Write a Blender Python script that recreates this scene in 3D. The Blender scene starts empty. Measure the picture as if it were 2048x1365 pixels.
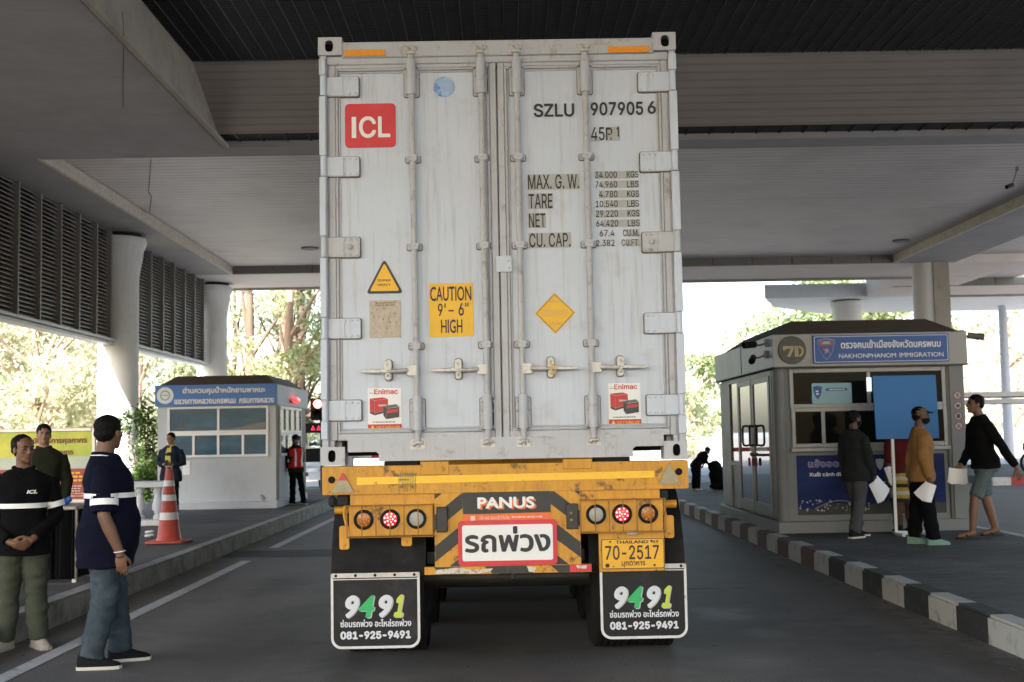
import bpy, bmesh, math, random, os
import numpy as np
from math import sin, cos, pi, radians
from mathutils import Vector, Matrix, noise
from mathutils.bvhtree import BVHTree

random.seed(7)
SC = bpy.context.scene
COL = SC.collection

# ------------------------------------------------------------------ camera, sky, sun, exposure
cd = bpy.data.cameras.new('camera')
cam = bpy.data.objects.new('camera', cd)
COL.objects.link(cam)
cam.location = (0, 0, 1.5)
cd.sensor_width = 36
cd.lens = 2450 / 2048 * 36
cd.clip_start = 0.1
cd.clip_end = 4000
cam.matrix_world = (Matrix.Translation((0, 0, 1.5)) @ Matrix.Rotation(radians(-0.47), 4, 'Z')
                    @ Matrix.Rotation(radians(90 + 4.46), 4, 'X') @ Matrix.Rotation(radians(-1.05), 4, 'Z'))
cd.dof.use_dof = True
cd.dof.focus_distance = 8.6
cd.dof.aperture_fstop = 4.0
SC.camera = cam

SUN_EL, SUN_AZ = radians(38), radians(200.5)      # azimuth clockwise from +Y: behind the camera, a little to the left
W = bpy.data.worlds.new('World')
SC.world = W
W.use_nodes = True
nt = W.node_tree
bg = nt.nodes['Background']
sky = nt.nodes.new('ShaderNodeTexSky')
sky.sky_type = 'NISHITA'
sky.sun_disc = False
sky.sun_elevation = SUN_EL
sky.sun_rotation = SUN_AZ
sky.dust_density = 2.5
sky.air_density = 1.2
nt.links.new(sky.outputs[0], bg.inputs[0])
bg.inputs[1].default_value = 0.14
sl = bpy.data.lights.new('sun', 'SUN')
sl.energy = 5.0
sl.angle = radians(0.5)
sl.color = (1.0, 0.975, 0.945)
sun = bpy.data.objects.new('sun', sl)
COL.objects.link(sun)
sd = Vector((sin(SUN_AZ) * cos(SUN_EL), cos(SUN_AZ) * cos(SUN_EL), sin(SUN_EL)))
sun.rotation_euler = (-sd).to_track_quat('-Z', 'Y').to_euler()
sun.location = (0, -20, 40)
SC.view_settings.view_transform = 'Standard'
SC.view_settings.look = 'None'
SC.view_settings.gamma = 1
SC.view_settings.exposure = 2.15
SC.render.engine = 'CYCLES'
SC.cycles.use_denoising = True
SC.cycles.max_bounces = 8
SC.cycles.diffuse_bounces = 5
SC.cycles.caustics_reflective = False
SC.cycles.caustics_refractive = False

# ------------------------------------------------------------------ materials
def srgb(r, g, b):
    return tuple(((c / 255) / 12.92 if c / 255 <= 0.04045 else ((c / 255 + 0.055) / 1.055) ** 2.4) for c in (r, g, b))

def M(name, col, rough=0.6, metal=0.0, var=0.12, vs=6.0, bump=0.0, bs=60.0, stain=None, ss=3.0, sth=(0.52, 0.7), samt=0.8,
      stretch=None, streak=None, emit=None, es=1.0, spec=0.5, coat=0.0):
    m = bpy.data.materials.new(name)
    m.use_nodes = True
    t = m.node_tree
    N, L = t.nodes, t.links
    p = N['Principled BSDF']
    p.inputs['Roughness'].default_value = rough
    p.inputs['Metallic'].default_value = metal
    p.inputs['Specular IOR Level'].default_value = spec
    p.inputs['Coat Weight'].default_value = coat
    tc = N.new('ShaderNodeTexCoord')
    cur = None
    if var > 0:
        n = N.new('ShaderNodeTexNoise'); n.inputs['Scale'].default_value = vs; n.inputs['Detail'].default_value = 6
        n.inputs['Roughness'].default_value = 0.65
        src = tc.outputs['Object']
        if stretch:
            mp = N.new('ShaderNodeMapping'); mp.inputs['Scale'].default_value = stretch
            L.new(src, mp.inputs[0]); src = mp.outputs[0]
        L.new(src, n.inputs['Vector'])
        mx = N.new('ShaderNodeMix'); mx.data_type = 'RGBA'
        mx.inputs['A'].default_value = tuple(c * (1 - var) for c in col) + (1,)
        mx.inputs['B'].default_value = tuple(min(1, c * (1 + var)) for c in col) + (1,)
        mr = N.new('ShaderNodeMapRange'); mr.inputs[1].default_value = 0.3; mr.inputs[2].default_value = 0.7
        L.new(n.outputs['Fac'], mr.inputs[0]); L.new(mr.outputs[0], mx.inputs['Factor'])
        cur = mx.outputs['Result']
    for st, sc_, th, am, sv in ([(stain, ss, sth, samt, None)] if stain else []) + ([streak] if streak else []):
        n = N.new('ShaderNodeTexNoise'); n.inputs['Scale'].default_value = sc_; n.inputs['Detail'].default_value = 8
        n.inputs['Roughness'].default_value = 0.7
        src = tc.outputs['Object']
        if sv:
            mp = N.new('ShaderNodeMapping'); mp.inputs['Scale'].default_value = sv
            L.new(src, mp.inputs[0]); src = mp.outputs[0]
        L.new(src, n.inputs['Vector'])
        mr = N.new('ShaderNodeMapRange'); mr.inputs[1].default_value = th[0]; mr.inputs[2].default_value = th[1]
        mr.inputs[4].default_value = am
        L.new(n.outputs['Fac'], mr.inputs[0])
        mx = N.new('ShaderNodeMix'); mx.data_type = 'RGBA'
        if cur: L.new(cur, mx.inputs['A'])
        else: mx.inputs['A'].default_value = tuple(col) + (1,)
        mx.inputs['B'].default_value = tuple(st) + (1,)
        L.new(mr.outputs[0], mx.inputs['Factor'])
        cur = mx.outputs['Result']
    if cur: L.new(cur, p.inputs['Base Color'])
    else: p.inputs['Base Color'].default_value = tuple(col) + (1,)
    if bump > 0:
        n = N.new('ShaderNodeTexNoise'); n.inputs['Scale'].default_value = bs; n.inputs['Detail'].default_value = 5
        L.new(tc.outputs['Object'], n.inputs['Vector'])
        b = N.new('ShaderNodeBump'); b.inputs['Strength'].default_value = bump; b.inputs['Distance'].default_value = 0.01
        L.new(n.outputs['Fac'], b.inputs['Height']); L.new(b.outputs[0], p.inputs['Normal'])
    if emit:
        p.inputs['Emission Color'].default_value = tuple(emit) + (1,)
        p.inputs['Emission Strength'].default_value = es
    return m

GRIME = (0.10, 0.075, 0.05)
RUST = (0.10, 0.035, 0.012)
m_cont = M('container_paint', (0.545, 0.60, 0.71), 0.42, var=0.05, vs=1.5, stain=(0.36, 0.33, 0.31), ss=5, sth=(0.56, 0.8), samt=0.5,
           streak=((0.32, 0.28, 0.25), 3.0, (0.52, 0.76), 0.62, (9, 9, 0.45)), bump=0.05, bs=40)
m_contf = M('container_frame_paint', (0.46, 0.475, 0.525), 0.45, var=0.07, vs=3, stain=(0.22, 0.15, 0.10), ss=9, sth=(0.56, 0.74), samt=0.75,
            streak=((0.33, 0.26, 0.19), 4.0, (0.55, 0.75), 0.55, (10, 10, 0.8)), bump=0.06, bs=50)
m_bar = M('grimy_bar_paint', (0.45, 0.45, 0.465), 0.45, var=0.10, vs=6, stain=(0.17, 0.12, 0.085), ss=12, sth=(0.52, 0.72), samt=0.8, streak=((0.26, 0.21, 0.17), 4.0, (0.5, 0.75), 0.6, (12, 12, 0.8)))
m_grime_shade = M('dirty_gasket', (0.17, 0.14, 0.115), 0.8, var=0.4, vs=18)  # dark margins round the hardware: painted contact shade together with grime
m_steel = M('worn_steel', (0.50, 0.49, 0.47), 0.4, 0.2, var=0.15, vs=20, stain=RUST, ss=30, sth=(0.58, 0.7), samt=0.6)
m_rubber = M('black_rubber', (0.015, 0.015, 0.016), 0.8, var=0.35, vs=9, bump=0.1, bs=90, stain=(0.07, 0.064, 0.058), ss=3.0, sth=(0.52, 0.85), samt=0.5, spec=0.2)
m_seal = M('door_seal', (0.46, 0.47, 0.51), 0.6, var=0.10, vs=10, stain=(0.27, 0.23, 0.20), ss=14, sth=(0.55, 0.75), samt=0.6)
m_black = M('matt_black', (0.012, 0.012, 0.013), 0.8, var=0.2)
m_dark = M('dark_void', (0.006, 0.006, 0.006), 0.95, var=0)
m_orange = M('amber_reflector', (0.85, 0.30, 0.02), 0.3, var=0.08, vs=40)
m_red = M('signal_red', srgb(205, 45, 58), 0.45, var=0.08, vs=8, stain=srgb(225, 110, 115), ss=6, sth=(0.55, 0.75), samt=0.4)
m_white = M('white_vinyl', (0.80, 0.80, 0.82), 0.45, var=0.03)
m_ink = M('black_ink', (0.025, 0.025, 0.032), 0.6, var=0.15, vs=30)
m_greybox = M('grey_vinyl', (0.42, 0.425, 0.43), 0.6, var=0.08, vs=14)
m_cyel = M('caution_yellow', (0.85, 0.48, 0.025), 0.5, var=0.06, vs=9)
m_dkgrey = M('dark_grey_vinyl', (0.05, 0.05, 0.052), 0.6, var=0.2)
m_oldplate = M('weathered_plate', (0.52, 0.45, 0.37), 0.7, var=0.15, vs=25, stain=(0.22, 0.12, 0.06), ss=38, sth=(0.55, 0.65), samt=0.75)
m_bluedot = M('faded_blue_sticker', (0.36, 0.52, 0.76), 0.5, var=0.2, vs=9, stain=(0.05, 0.18, 0.52), ss=11, sth=(0.5, 0.62), samt=0.9)
m_yel = M('trailer_yellow', (0.62, 0.29, 0.018), 0.5, var=0.14, vs=4, stain=(0.07, 0.03, 0.014), ss=9, sth=(0.575, 0.64), samt=0.85,
          streak=((0.25, 0.12, 0.04), 4.0, (0.48, 0.76), 0.65, (8, 8, 1.2)), bump=0.08, bs=40)
m_yeltape = M('reflective_yellow', (0.90, 0.50, 0.0), 0.25, var=0.06, vs=18, stain=(0.30, 0.16, 0.03), ss=18, sth=(0.62, 0.68), samt=0.8)
m_blk = M('black_paint', (0.02, 0.02, 0.021), 0.5, var=0.3, vs=14, stain=(0.13, 0.10, 0.06), ss=16, sth=(0.62, 0.72), samt=0.5)
m_chip = M('chipped_white_paint', (0.62, 0.58, 0.50), 0.6, var=0.1, vs=20, stain=(0.30, 0.15, 0.05), ss=30, sth=(0.52, 0.62), samt=0.8)
m_orange2 = M('orange_vinyl', (0.78, 0.16, 0.035), 0.5, var=0.05)
m_plate = M('plate_yellow', (0.80, 0.42, 0.015), 0.4, var=0.06, vs=12, stain=(0.4, 0.2, 0.05), ss=25, sth=(0.62, 0.72), samt=0.5)
m_green = M('green_vinyl', (0.02, 0.42, 0.13), 0.5, var=0.04)
m_lime = M('lime_vinyl', (0.50, 0.62, 0.06), 0.5, var=0.04)
m_offwhite = M('pale_vinyl', (0.62, 0.64, 0.72), 0.5, var=0.05)
m_flapframe = M('flap_border_white', (0.62, 0.63, 0.64), 0.55, var=0.1, vs=20, stain=(0.15, 0.14, 0.12), ss=22, sth=(0.6, 0.68), samt=0.8)
m_flap = M('flap_black', (0.013, 0.014, 0.016), 0.55, var=0.3, vs=4, stain=(0.075, 0.075, 0.08), ss=4, sth=(0.55, 0.85), samt=0.5, spec=0.25)
m_lens_w = M('white_lens', (0.48, 0.48, 0.44), 0.15, var=0.25, vs=90)
m_lens_a = M('amber_lens', (0.42, 0.13, 0.01), 0.2, var=0.4, vs=70)
m_lens_r = M('red_lens', (0.30, 0.012, 0.02), 0.25, var=0.2, vs=60, emit=(1, 0.02, 0.05), es=0.13)
m_led = M('lit_red_led', (0.9, 0.3, 0.3), 0.3, var=0, emit=(1.0, 0.22, 0.20), es=1.0)
m_led_a = M('amber_led', (0.62, 0.26, 0.04), 0.3, var=0.2)
m_glasslamp = M('clear_lamp', (0.75, 0.75, 0.85), 0.2, var=0.1)
m_galv = M('galvanised_metal', (0.42, 0.41, 0.40), 0.4, 0.5, var=0.15, vs=12)

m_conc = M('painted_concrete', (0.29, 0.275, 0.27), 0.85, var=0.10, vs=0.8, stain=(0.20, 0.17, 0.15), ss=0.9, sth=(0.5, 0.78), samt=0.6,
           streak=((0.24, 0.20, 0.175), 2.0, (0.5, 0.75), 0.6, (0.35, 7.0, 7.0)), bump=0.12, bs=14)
m_concside = M('stained_beam_side', (0.29, 0.255, 0.21), 0.85, var=0.12, vs=1.2, stain=(0.12, 0.09, 0.065), ss=1.3, sth=(0.5, 0.75), samt=0.7, bump=0.1, bs=14)
m_slat = M('soffit_slat', (0.50, 0.45, 0.42), 0.55, var=0.08, vs=0.5, stain=(0.24, 0.19, 0.17), ss=0.6, sth=(0.5, 0.8), samt=0.55,
           streak=((0.25, 0.21, 0.19), 1.2, (0.52, 0.75), 0.55, (0.3, 5.0, 5.0)))
def slat_lines(m, axis, period, frac, dark):
    t = m.node_tree; N, L = t.nodes, t.links; p = N['Principled BSDF']
    src = p.inputs['Base Color'].links[0].from_socket
    tc = N.new('ShaderNodeTexCoord'); sx = N.new('ShaderNodeSeparateXYZ'); L.new(tc.outputs['Object'], sx.inputs[0])
    d = N.new('ShaderNodeMath'); d.operation = 'DIVIDE'; L.new(sx.outputs[axis], d.inputs[0]); d.inputs[1].default_value = period
    f = N.new('ShaderNodeMath'); f.operation = 'FRACT'; L.new(d.outputs[0], f.inputs[0])
    c = N.new('ShaderNodeMath'); c.operation = 'LESS_THAN'; L.new(f.outputs[0], c.inputs[0]); c.inputs[1].default_value = frac
    n = N.new('ShaderNodeTexNoise'); n.inputs['Scale'].default_value = 1.4; n.inputs['Detail'].default_value = 5; L.new(tc.outputs['Object'], n.inputs['Vector'])
    k = N.new('ShaderNodeMapRange'); k.inputs[1].default_value = .3; k.inputs[2].default_value = .7; k.inputs[3].default_value = .35; k.inputs[4].default_value = 1; L.new(n.outputs['Fac'], k.inputs[0])
    g = N.new('ShaderNodeMath'); g.operation = 'MULTIPLY'; L.new(c.outputs[0], g.inputs[0]); L.new(k.outputs[0], g.inputs[1])
    mx = N.new('ShaderNodeMix'); mx.data_type = 'RGBA'; mx.inputs['B'].default_value = dark + (1,)
    L.new(src, mx.inputs['A']); L.new(g.outputs[0], mx.inputs['Factor']); L.new(mx.outputs['Result'], p.inputs['Base Color'])
    return m
slat_lines(m_slat, 1, 0.27, 0.22, (0.29, 0.26, 0.24))
m_panel = slat_lines(M('ribbed_panel', (0.32, 0.275, 0.24), 0.6, var=0.08, vs=0.6, stain=(0.24, 0.19, 0.16), ss=0.7, sth=(0.5, 0.8), samt=0.6, streak=((0.22, 0.18, 0.15), 1.2, (0.52, 0.75), 0.5, (0.3, 5.0, 5.0))), 1, 0.176, 0.28, (0.235, 0.20, 0.172))
m_mesh = M('black_grating', (0.014, 0.014, 0.0135), 0.6, var=0.2, vs=3)
m_meshl = M('grating_runner', (0.05, 0.05, 0.047), 0.6, var=0.3, vs=3)
m_trim = M('mortar_trim', (0.50, 0.45, 0.37), 0.85, var=0.2, vs=9, bump=0.2, bs=30)
m_tile = M('dark_fascia_tile', (0.125, 0.115, 0.10), 0.6, var=0.2, vs=4)
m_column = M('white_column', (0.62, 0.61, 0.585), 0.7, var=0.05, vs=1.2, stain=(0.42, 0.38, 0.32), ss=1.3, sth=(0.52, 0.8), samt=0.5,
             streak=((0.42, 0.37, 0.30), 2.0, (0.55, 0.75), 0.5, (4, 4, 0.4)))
m_louvre = M('louvre_metal', (0.20, 0.178, 0.16), 0.5, var=0.15, vs=3)
m_fin = M('louvre_fin', (0.20, 0.182, 0.168), 0.5, var=0.1, vs=3)
m_rail = M('pale_rail', (0.48, 0.47, 0.45), 0.5, var=0.08)
m_whitewall = M('white_booth_wall', (0.50, 0.53, 0.58), 0.6, var=0.05, vs=1.5, stain=(0.36, 0.33, 0.28), ss=1.6, sth=(0.55, 0.8), samt=0.5,
                streak=((0.30, 0.27, 0.22), 3.0, (0.58, 0.8), 0.55, (7, 7, 0.6)))
m_greywall = M('grey_metal_panel', (0.36, 0.345, 0.325), 0.5, var=0.1, vs=3, stain=(0.15, 0.14, 0.12), ss=2.2, sth=(0.52, 0.78), samt=0.65)
m_alu = M('aluminium_frame', (0.58, 0.57, 0.55), 0.4, 0.3, var=0.08, vs=9)
m_aludk = M('dull_aluminium', (0.20, 0.185, 0.165), 0.45, 0.25, var=0.12, vs=9)
m_roof = M('booth_roof', (0.095, 0.075, 0.06), 0.75, var=0.15, vs=6)
m_blue = M('sign_blue', (0.018, 0.085, 0.33), 0.45, var=0.05)
m_blueL = M('bright_sign_blue', (0.025, 0.16, 0.52), 0.45, var=0.05)
m_blueboard = M('blue_board_face', (0.03, 0.17, 0.46), 0.6, var=0.06, vs=4)
m_glassdk = M('dark_glass', (0.007, 0.008, 0.008), 0.06, var=0, spec=0.05)
m_glassdoor = M('door_glass', (0.035, 0.038, 0.034), 0.02, var=0, spec=1.0)
m_glassL = M('sky_tinted_glass', (0.060, 0.125, 0.185), 0.15, var=0.35, vs=1.1, stretch=(1, 1, 2.4), spec=0.08)  # blue base colour stands in for sky reflected in the panes
m_poster = M('night_poster', (0.010, 0.022, 0.11), 0.5, spec=0.15, var=0.5, vs=2.5, stretch=(0.6, 1, 1.6))
m_gold = M('brass_paint', (0.50, 0.38, 0.20), 0.5, var=0.1)
m_olive = M('olive_plaque', (0.085, 0.085, 0.065), 0.55, var=0.2, vs=10)
m_tarpurp = M('lilac_ink', (0.62, 0.42, 0.55), 0.5, var=0.1)
m_cone = M('cone_orange', (0.55, 0.085, 0.055), 0.5, var=0.12, vs=12, stain=(0.30, 0.05, 0.03), ss=9, sth=(0.55, 0.75), samt=0.5)
m_refl = M('silver_reflective_band', (0.80, 0.80, 0.84), 0.3, var=0.05)
m_band = M('bright_reflective_tape', (0.92, 0.93, 0.96), 0.35, var=0.03)
m_paper = M('white_paper', (0.85, 0.85, 0.90), 0.7, var=0.02)
m_fleshdk = M('skin_dark', (0.095, 0.043, 0.026), 0.55, var=0.10, vs=25)
m_flesh = M('skin_tan', (0.165, 0.080, 0.048), 0.52, var=0.10, vs=25)
m_flesh2 = M('skin_light', (0.25, 0.135, 0.09), 0.52, var=0.08, vs=25)
m_hair = M('black_hair', (0.006, 0.005, 0.005), 0.65, var=0.4, vs=120, bump=0.3, bs=180, spec=0.12)
m_eye = M('dark_eye', (0.02, 0.015, 0.012), 0.2, var=0)
m_lip = M('lip', (0.20, 0.075, 0.06), 0.5, var=0.05)
def cloth(n, c, r=0.95, **k): return M(n, c, r, var=k.pop('var', 0.14), vs=k.pop('vs', 30), bump=0.15, bs=220, spec=0.12, **k)
c_black = cloth('black_cloth', (0.0045, 0.0045, 0.0055))
c_navy = cloth('navy_cloth', (0.0055, 0.006, 0.018))
c_jean = cloth('washed_denim', (0.045, 0.062, 0.080), stain=(0.11, 0.135, 0.15), ss=5, sth=(0.5, 0.72), samt=0.7)
c_olive = cloth('olive_trousers', (0.060, 0.068, 0.052))
c_dkolive = cloth('dark_olive_cloth', (0.016, 0.018, 0.011))
c_grey = cloth('charcoal_cloth', (0.022, 0.025, 0.025))
c_grey2 = cloth('grey_trouser_cloth', (0.07, 0.07, 0.078))
c_ochre = cloth('ochre_cloth', (0.26, 0.135, 0.05))
c_maroon = cloth('maroon_cloth', (0.10, 0.014, 0.016))
c_yshirt = cloth('yellow_cloth', (0.58, 0.50, 0.12))
c_redvest = cloth('red_vest', (0.62, 0.03, 0.03))
c_short = cloth('denim_shorts', (0.085, 0.11, 0.125), stain=(0.17, 0.19, 0.19), ss=6, sth=(0.5, 0.72), samt=0.6)
c_tan = cloth('tan_cap', (0.16, 0.115, 0.075))
c_mask = cloth('black_mask', (0.012, 0.012, 0.014))
c_wmask = cloth('pale_mask', (0.45, 0.47, 0.48))
c_shoe = cloth('canvas_black', (0.014, 0.014, 0.016))
c_shoew = cloth('dusty_white_shoe', (0.46, 0.42, 0.37))
c_sole = M('shoe_sole', (0.60, 0.57, 0.50), 0.7, var=0.1)
c_mint = cloth('mint_shoe', (0.17, 0.30, 0.25))

def leaf_mat(name, c1, c2, trans=0.45):
    m = bpy.data.materials.new(name); m.use_nodes = True
    t = m.node_tree; N, L = t.nodes, t.links
    N.remove(N['Principled BSDF'])
    g = N.new('ShaderNodeNewGeometry')
    mx = N.new('ShaderNodeMix'); mx.data_type = 'RGBA'
    mx.inputs['A'].default_value = c1 + (1,); mx.inputs['B'].default_value = c2 + (1,)
    L.new(g.outputs['Random Per Island'], mx.inputs['Factor'])
    d = N.new('ShaderNodeBsdfDiffuse'); tr = N.new('ShaderNodeBsdfTranslucent'); ms = N.new('ShaderNodeMixShader')
    ms.inputs[0].default_value = trans
    L.new(mx.outputs['Result'], d.inputs[0]); L.new(mx.outputs['Result'], tr.inputs[0])
    L.new(d.outputs[0], ms.inputs[1]); L.new(tr.outputs[0], ms.inputs[2])
    L.new(ms.outputs[0], N['Material Output'].inputs[0])
    return m
lf_green = leaf_mat('bright_leaf', (0.22, 0.27, 0.10), (0.64, 0.63, 0.40), 0.55)
lf_pale = leaf_mat('dry_leaf', (0.36, 0.39, 0.22), (0.72, 0.66, 0.52), 0.55)
lf_soft = leaf_mat('soft_leaf', (0.13, 0.18, 0.07), (0.42, 0.46, 0.25), 0.5)
lf_dark = leaf_mat('deep_leaf', (0.02, 0.05, 0.012), (0.10, 0.16, 0.04), 0.3)
lf_mid = leaf_mat('mid_leaf', (0.24, 0.28, 0.14), (0.60, 0.60, 0.42), 0.55)
m_bark = M('tree_bark', (0.12, 0.085, 0.06), 0.9, var=0.3, vs=8, stretch=(4, 4, 0.6), bump=0.5, bs=20)
m_barkl = M('pale_bark', (0.30, 0.21, 0.15), 0.9, var=0.3, vs=8, stretch=(4, 4, 0.6), bump=0.5, bs=20)

def ground_mat(name, col, var=0.15, vs=0.7, fine=55, finev=0.25, stain=(0.03, 0.03, 0.03), ss=0.5, sth=(0.5, 0.75), samt=0.6, rough=0.85, dust=None, streak=None):
    m = M(name, col, rough, var=var, vs=vs, stain=stain, ss=ss, sth=sth, samt=samt, bump=0.25, bs=70, streak=streak)
    return m
m_road = ground_mat('asphalt', (0.135, 0.122, 0.115), stain=(0.055, 0.052, 0.050), ss=0.9, samt=0.7, streak=((0.175, 0.158, 0.14), 1.3, (0.54, 0.76), 0.6, (1.6, 0.22, 1)), rough=0.68)

def road_wear(m, spots):
    t = m.node_tree; N, L = t.nodes, t.links; p = N['Principled BSDF']
    cur = p.inputs['Base Color'].links[0].from_socket
    tc = N.new('ShaderNodeTexCoord')
    fn = N.new('ShaderNodeTexNoise'); fn.inputs['Scale'].default_value = 75; fn.inputs['Detail'].default_value = 3; L.new(tc.outputs['Object'], fn.inputs['Vector'])
    fr = N.new('ShaderNodeMapRange'); fr.inputs[1].default_value = .3; fr.inputs[2].default_value = .7; fr.inputs[3].default_value = .55; fr.inputs[4].default_value = 1.45; L.new(fn.outputs['Fac'], fr.inputs[0])
    mm = N.new('ShaderNodeMix'); mm.data_type = 'RGBA'; mm.blend_type = 'MULTIPLY'; mm.inputs['Factor'].default_value = 1
    L.new(cur, mm.inputs['A']); L.new(fr.outputs[0], mm.inputs['B']); cur = mm.outputs['Result']
    wn = N.new('ShaderNodeTexNoise'); wn.inputs['Scale'].default_value = 4.5; wn.inputs['Detail'].default_value = 7; L.new(tc.outputs['Object'], wn.inputs['Vector'])
    for x, y, rx, ry, c, amt in spots:
        mp = N.new('ShaderNodeMapping'); mp.vector_type = 'POINT'; mp.inputs['Location'].default_value = (-x / rx, -y / ry, 0); mp.inputs['Scale'].default_value = (1 / rx, 1 / ry, 0)
        L.new(tc.outputs['Object'], mp.inputs[0])
        ln = N.new('ShaderNodeVectorMath'); ln.operation = 'LENGTH'; L.new(mp.outputs[0], ln.inputs[0])
        ad = N.new('ShaderNodeMath'); ad.operation = 'ADD'; L.new(ln.outputs['Value'], ad.inputs[0])
        sc_ = N.new('ShaderNodeMath'); sc_.operation = 'MULTIPLY_ADD'; L.new(wn.outputs['Fac'], sc_.inputs[0]); sc_.inputs[1].default_value = 2.2; sc_.inputs[2].default_value = -1.1; L.new(sc_.outputs[0], ad.inputs[1])
        mr = N.new('ShaderNodeMapRange'); mr.interpolation_type = 'SMOOTHSTEP'; mr.inputs[1].default_value = 0.1; mr.inputs[2].default_value = 1.1; mr.inputs[3].default_value = amt; mr.inputs[4].default_value = 0; L.new(ad.outputs[0], mr.inputs[0])
        mx = N.new('ShaderNodeMix'); mx.data_type = 'RGBA'; mx.inputs['B'].default_value = c + (1,); L.new(cur, mx.inputs['A']); L.new(mr.outputs[0], mx.inputs['Factor']); cur = mx.outputs['Result']
    L.new(cur, p.inputs['Base Color'])
_o, _w, _b = (.050, .047, .045), (.34, .33, .32), (.15, .105, .07)
road_wear(m_road, [(1.80, 10.3, .30, .55, _w, .55), (1.95, 9.3, .22, .35, _w, .4), (1.95, 11.9, .5, .14, _w, .5), (1.7, 8.2, .35, .35, _w, .25), (2.35, 8.3, .9, 2.6, _o, .45), (-2.0, 8.6, .7, 2.4, _o, .4), (-2.7, 10.5, .35, 2.5, _w, .14), (1.4, 6.9, .8, .25, _b, .7), (2.1, 7.2, .25, .12, _o, .8), (-.2, 7.3, .7, .5, _o, .7), (-1.1, 9.5, .28, 4.5, _o, .65), (1.15, 12, .28, 5, _o, .55), (-2.4, 13, .35, 1.3, _o, .6), (2.6, 9, .3, 1.2, _o, .5), (-1.8, 6.8, .5, .3, _w, .3)])
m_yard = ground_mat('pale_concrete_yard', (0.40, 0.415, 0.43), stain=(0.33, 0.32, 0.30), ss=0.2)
m_line = M('worn_road_paint', (0.52, 0.52, 0.53), 0.7, var=0.1, vs=5, stain=(0.075, 0.072, 0.07), ss=7, sth=(0.54, 0.70), samt=0.8)
m_line2 = M('faded_road_paint', (0.17, 0.165, 0.16), 0.7, var=0.1, vs=5, stain=(0.065, 0.062, 0.06), ss=5, sth=(0.44, 0.62), samt=0.9)
m_patch = M('fresh_asphalt_patch', (0.022, 0.022, 0.022), 0.7, var=0.3, vs=4)

def paver_mat():
    m = bpy.data.materials.new('brick_pavers'); m.use_nodes = True
    t = m.node_tree; N, L = t.nodes, t.links; p = N['Principled BSDF']
    tc = N.new('ShaderNodeTexCoord'); b = N.new('ShaderNodeTexBrick')
    b.inputs['Scale'].default_value = 1.0; b.inputs['Brick Width'].default_value = 0.24; b.inputs['Row Height'].default_value = 0.12
    b.inputs['Mortar Size'].default_value = 0.008; b.inputs['Mortar Smooth'].default_value = 0.3
    b.inputs['Color1'].default_value = (0.072, 0.068, 0.067, 1); b.inputs['Color2'].default_value = (0.115, 0.107, 0.103, 1)
    b.inputs['Mortar'].default_value = (0.05, 0.045, 0.042, 1)
    L.new(tc.outputs['Object'], b.inputs['Vector'])
    n = N.new('ShaderNodeTexNoise'); n.inputs['Scale'].default_value = 0.9; n.inputs['Detail'].default_value = 7
    L.new(tc.outputs['Object'], n.inputs['Vector'])
    mr = N.new('ShaderNodeMapRange'); mr.inputs[1].default_value = 0.35; mr.inputs[2].default_value = 0.7; mr.inputs[3].default_value = 0.6; mr.inputs[4].default_value = 1.15
    L.new(n.outputs['Fac'], mr.inputs[0])
    mx = N.new('ShaderNodeMix'); mx.data_type = 'RGBA'; mx.blend_type = 'MULTIPLY'; mx.inputs['Factor'].default_value = 1
    L.new(b.outputs['Color'], mx.inputs['A']); L.new(mr.outputs[0], mx.inputs['B'])
    L.new(mx.outputs['Result'], p.inputs['Base Color'])
    bu = N.new('ShaderNodeBump'); bu.inputs['Strength'].default_value = 0.6; bu.inputs['Distance'].default_value = 0.006
    L.new(b.outputs['Fac'], bu.inputs['Height']); bu.invert = True; L.new(bu.outputs[0], p.inputs['Normal'])
    p.inputs['Roughness'].default_value = 0.8
    return m
m_paver = paver_mat()

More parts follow.
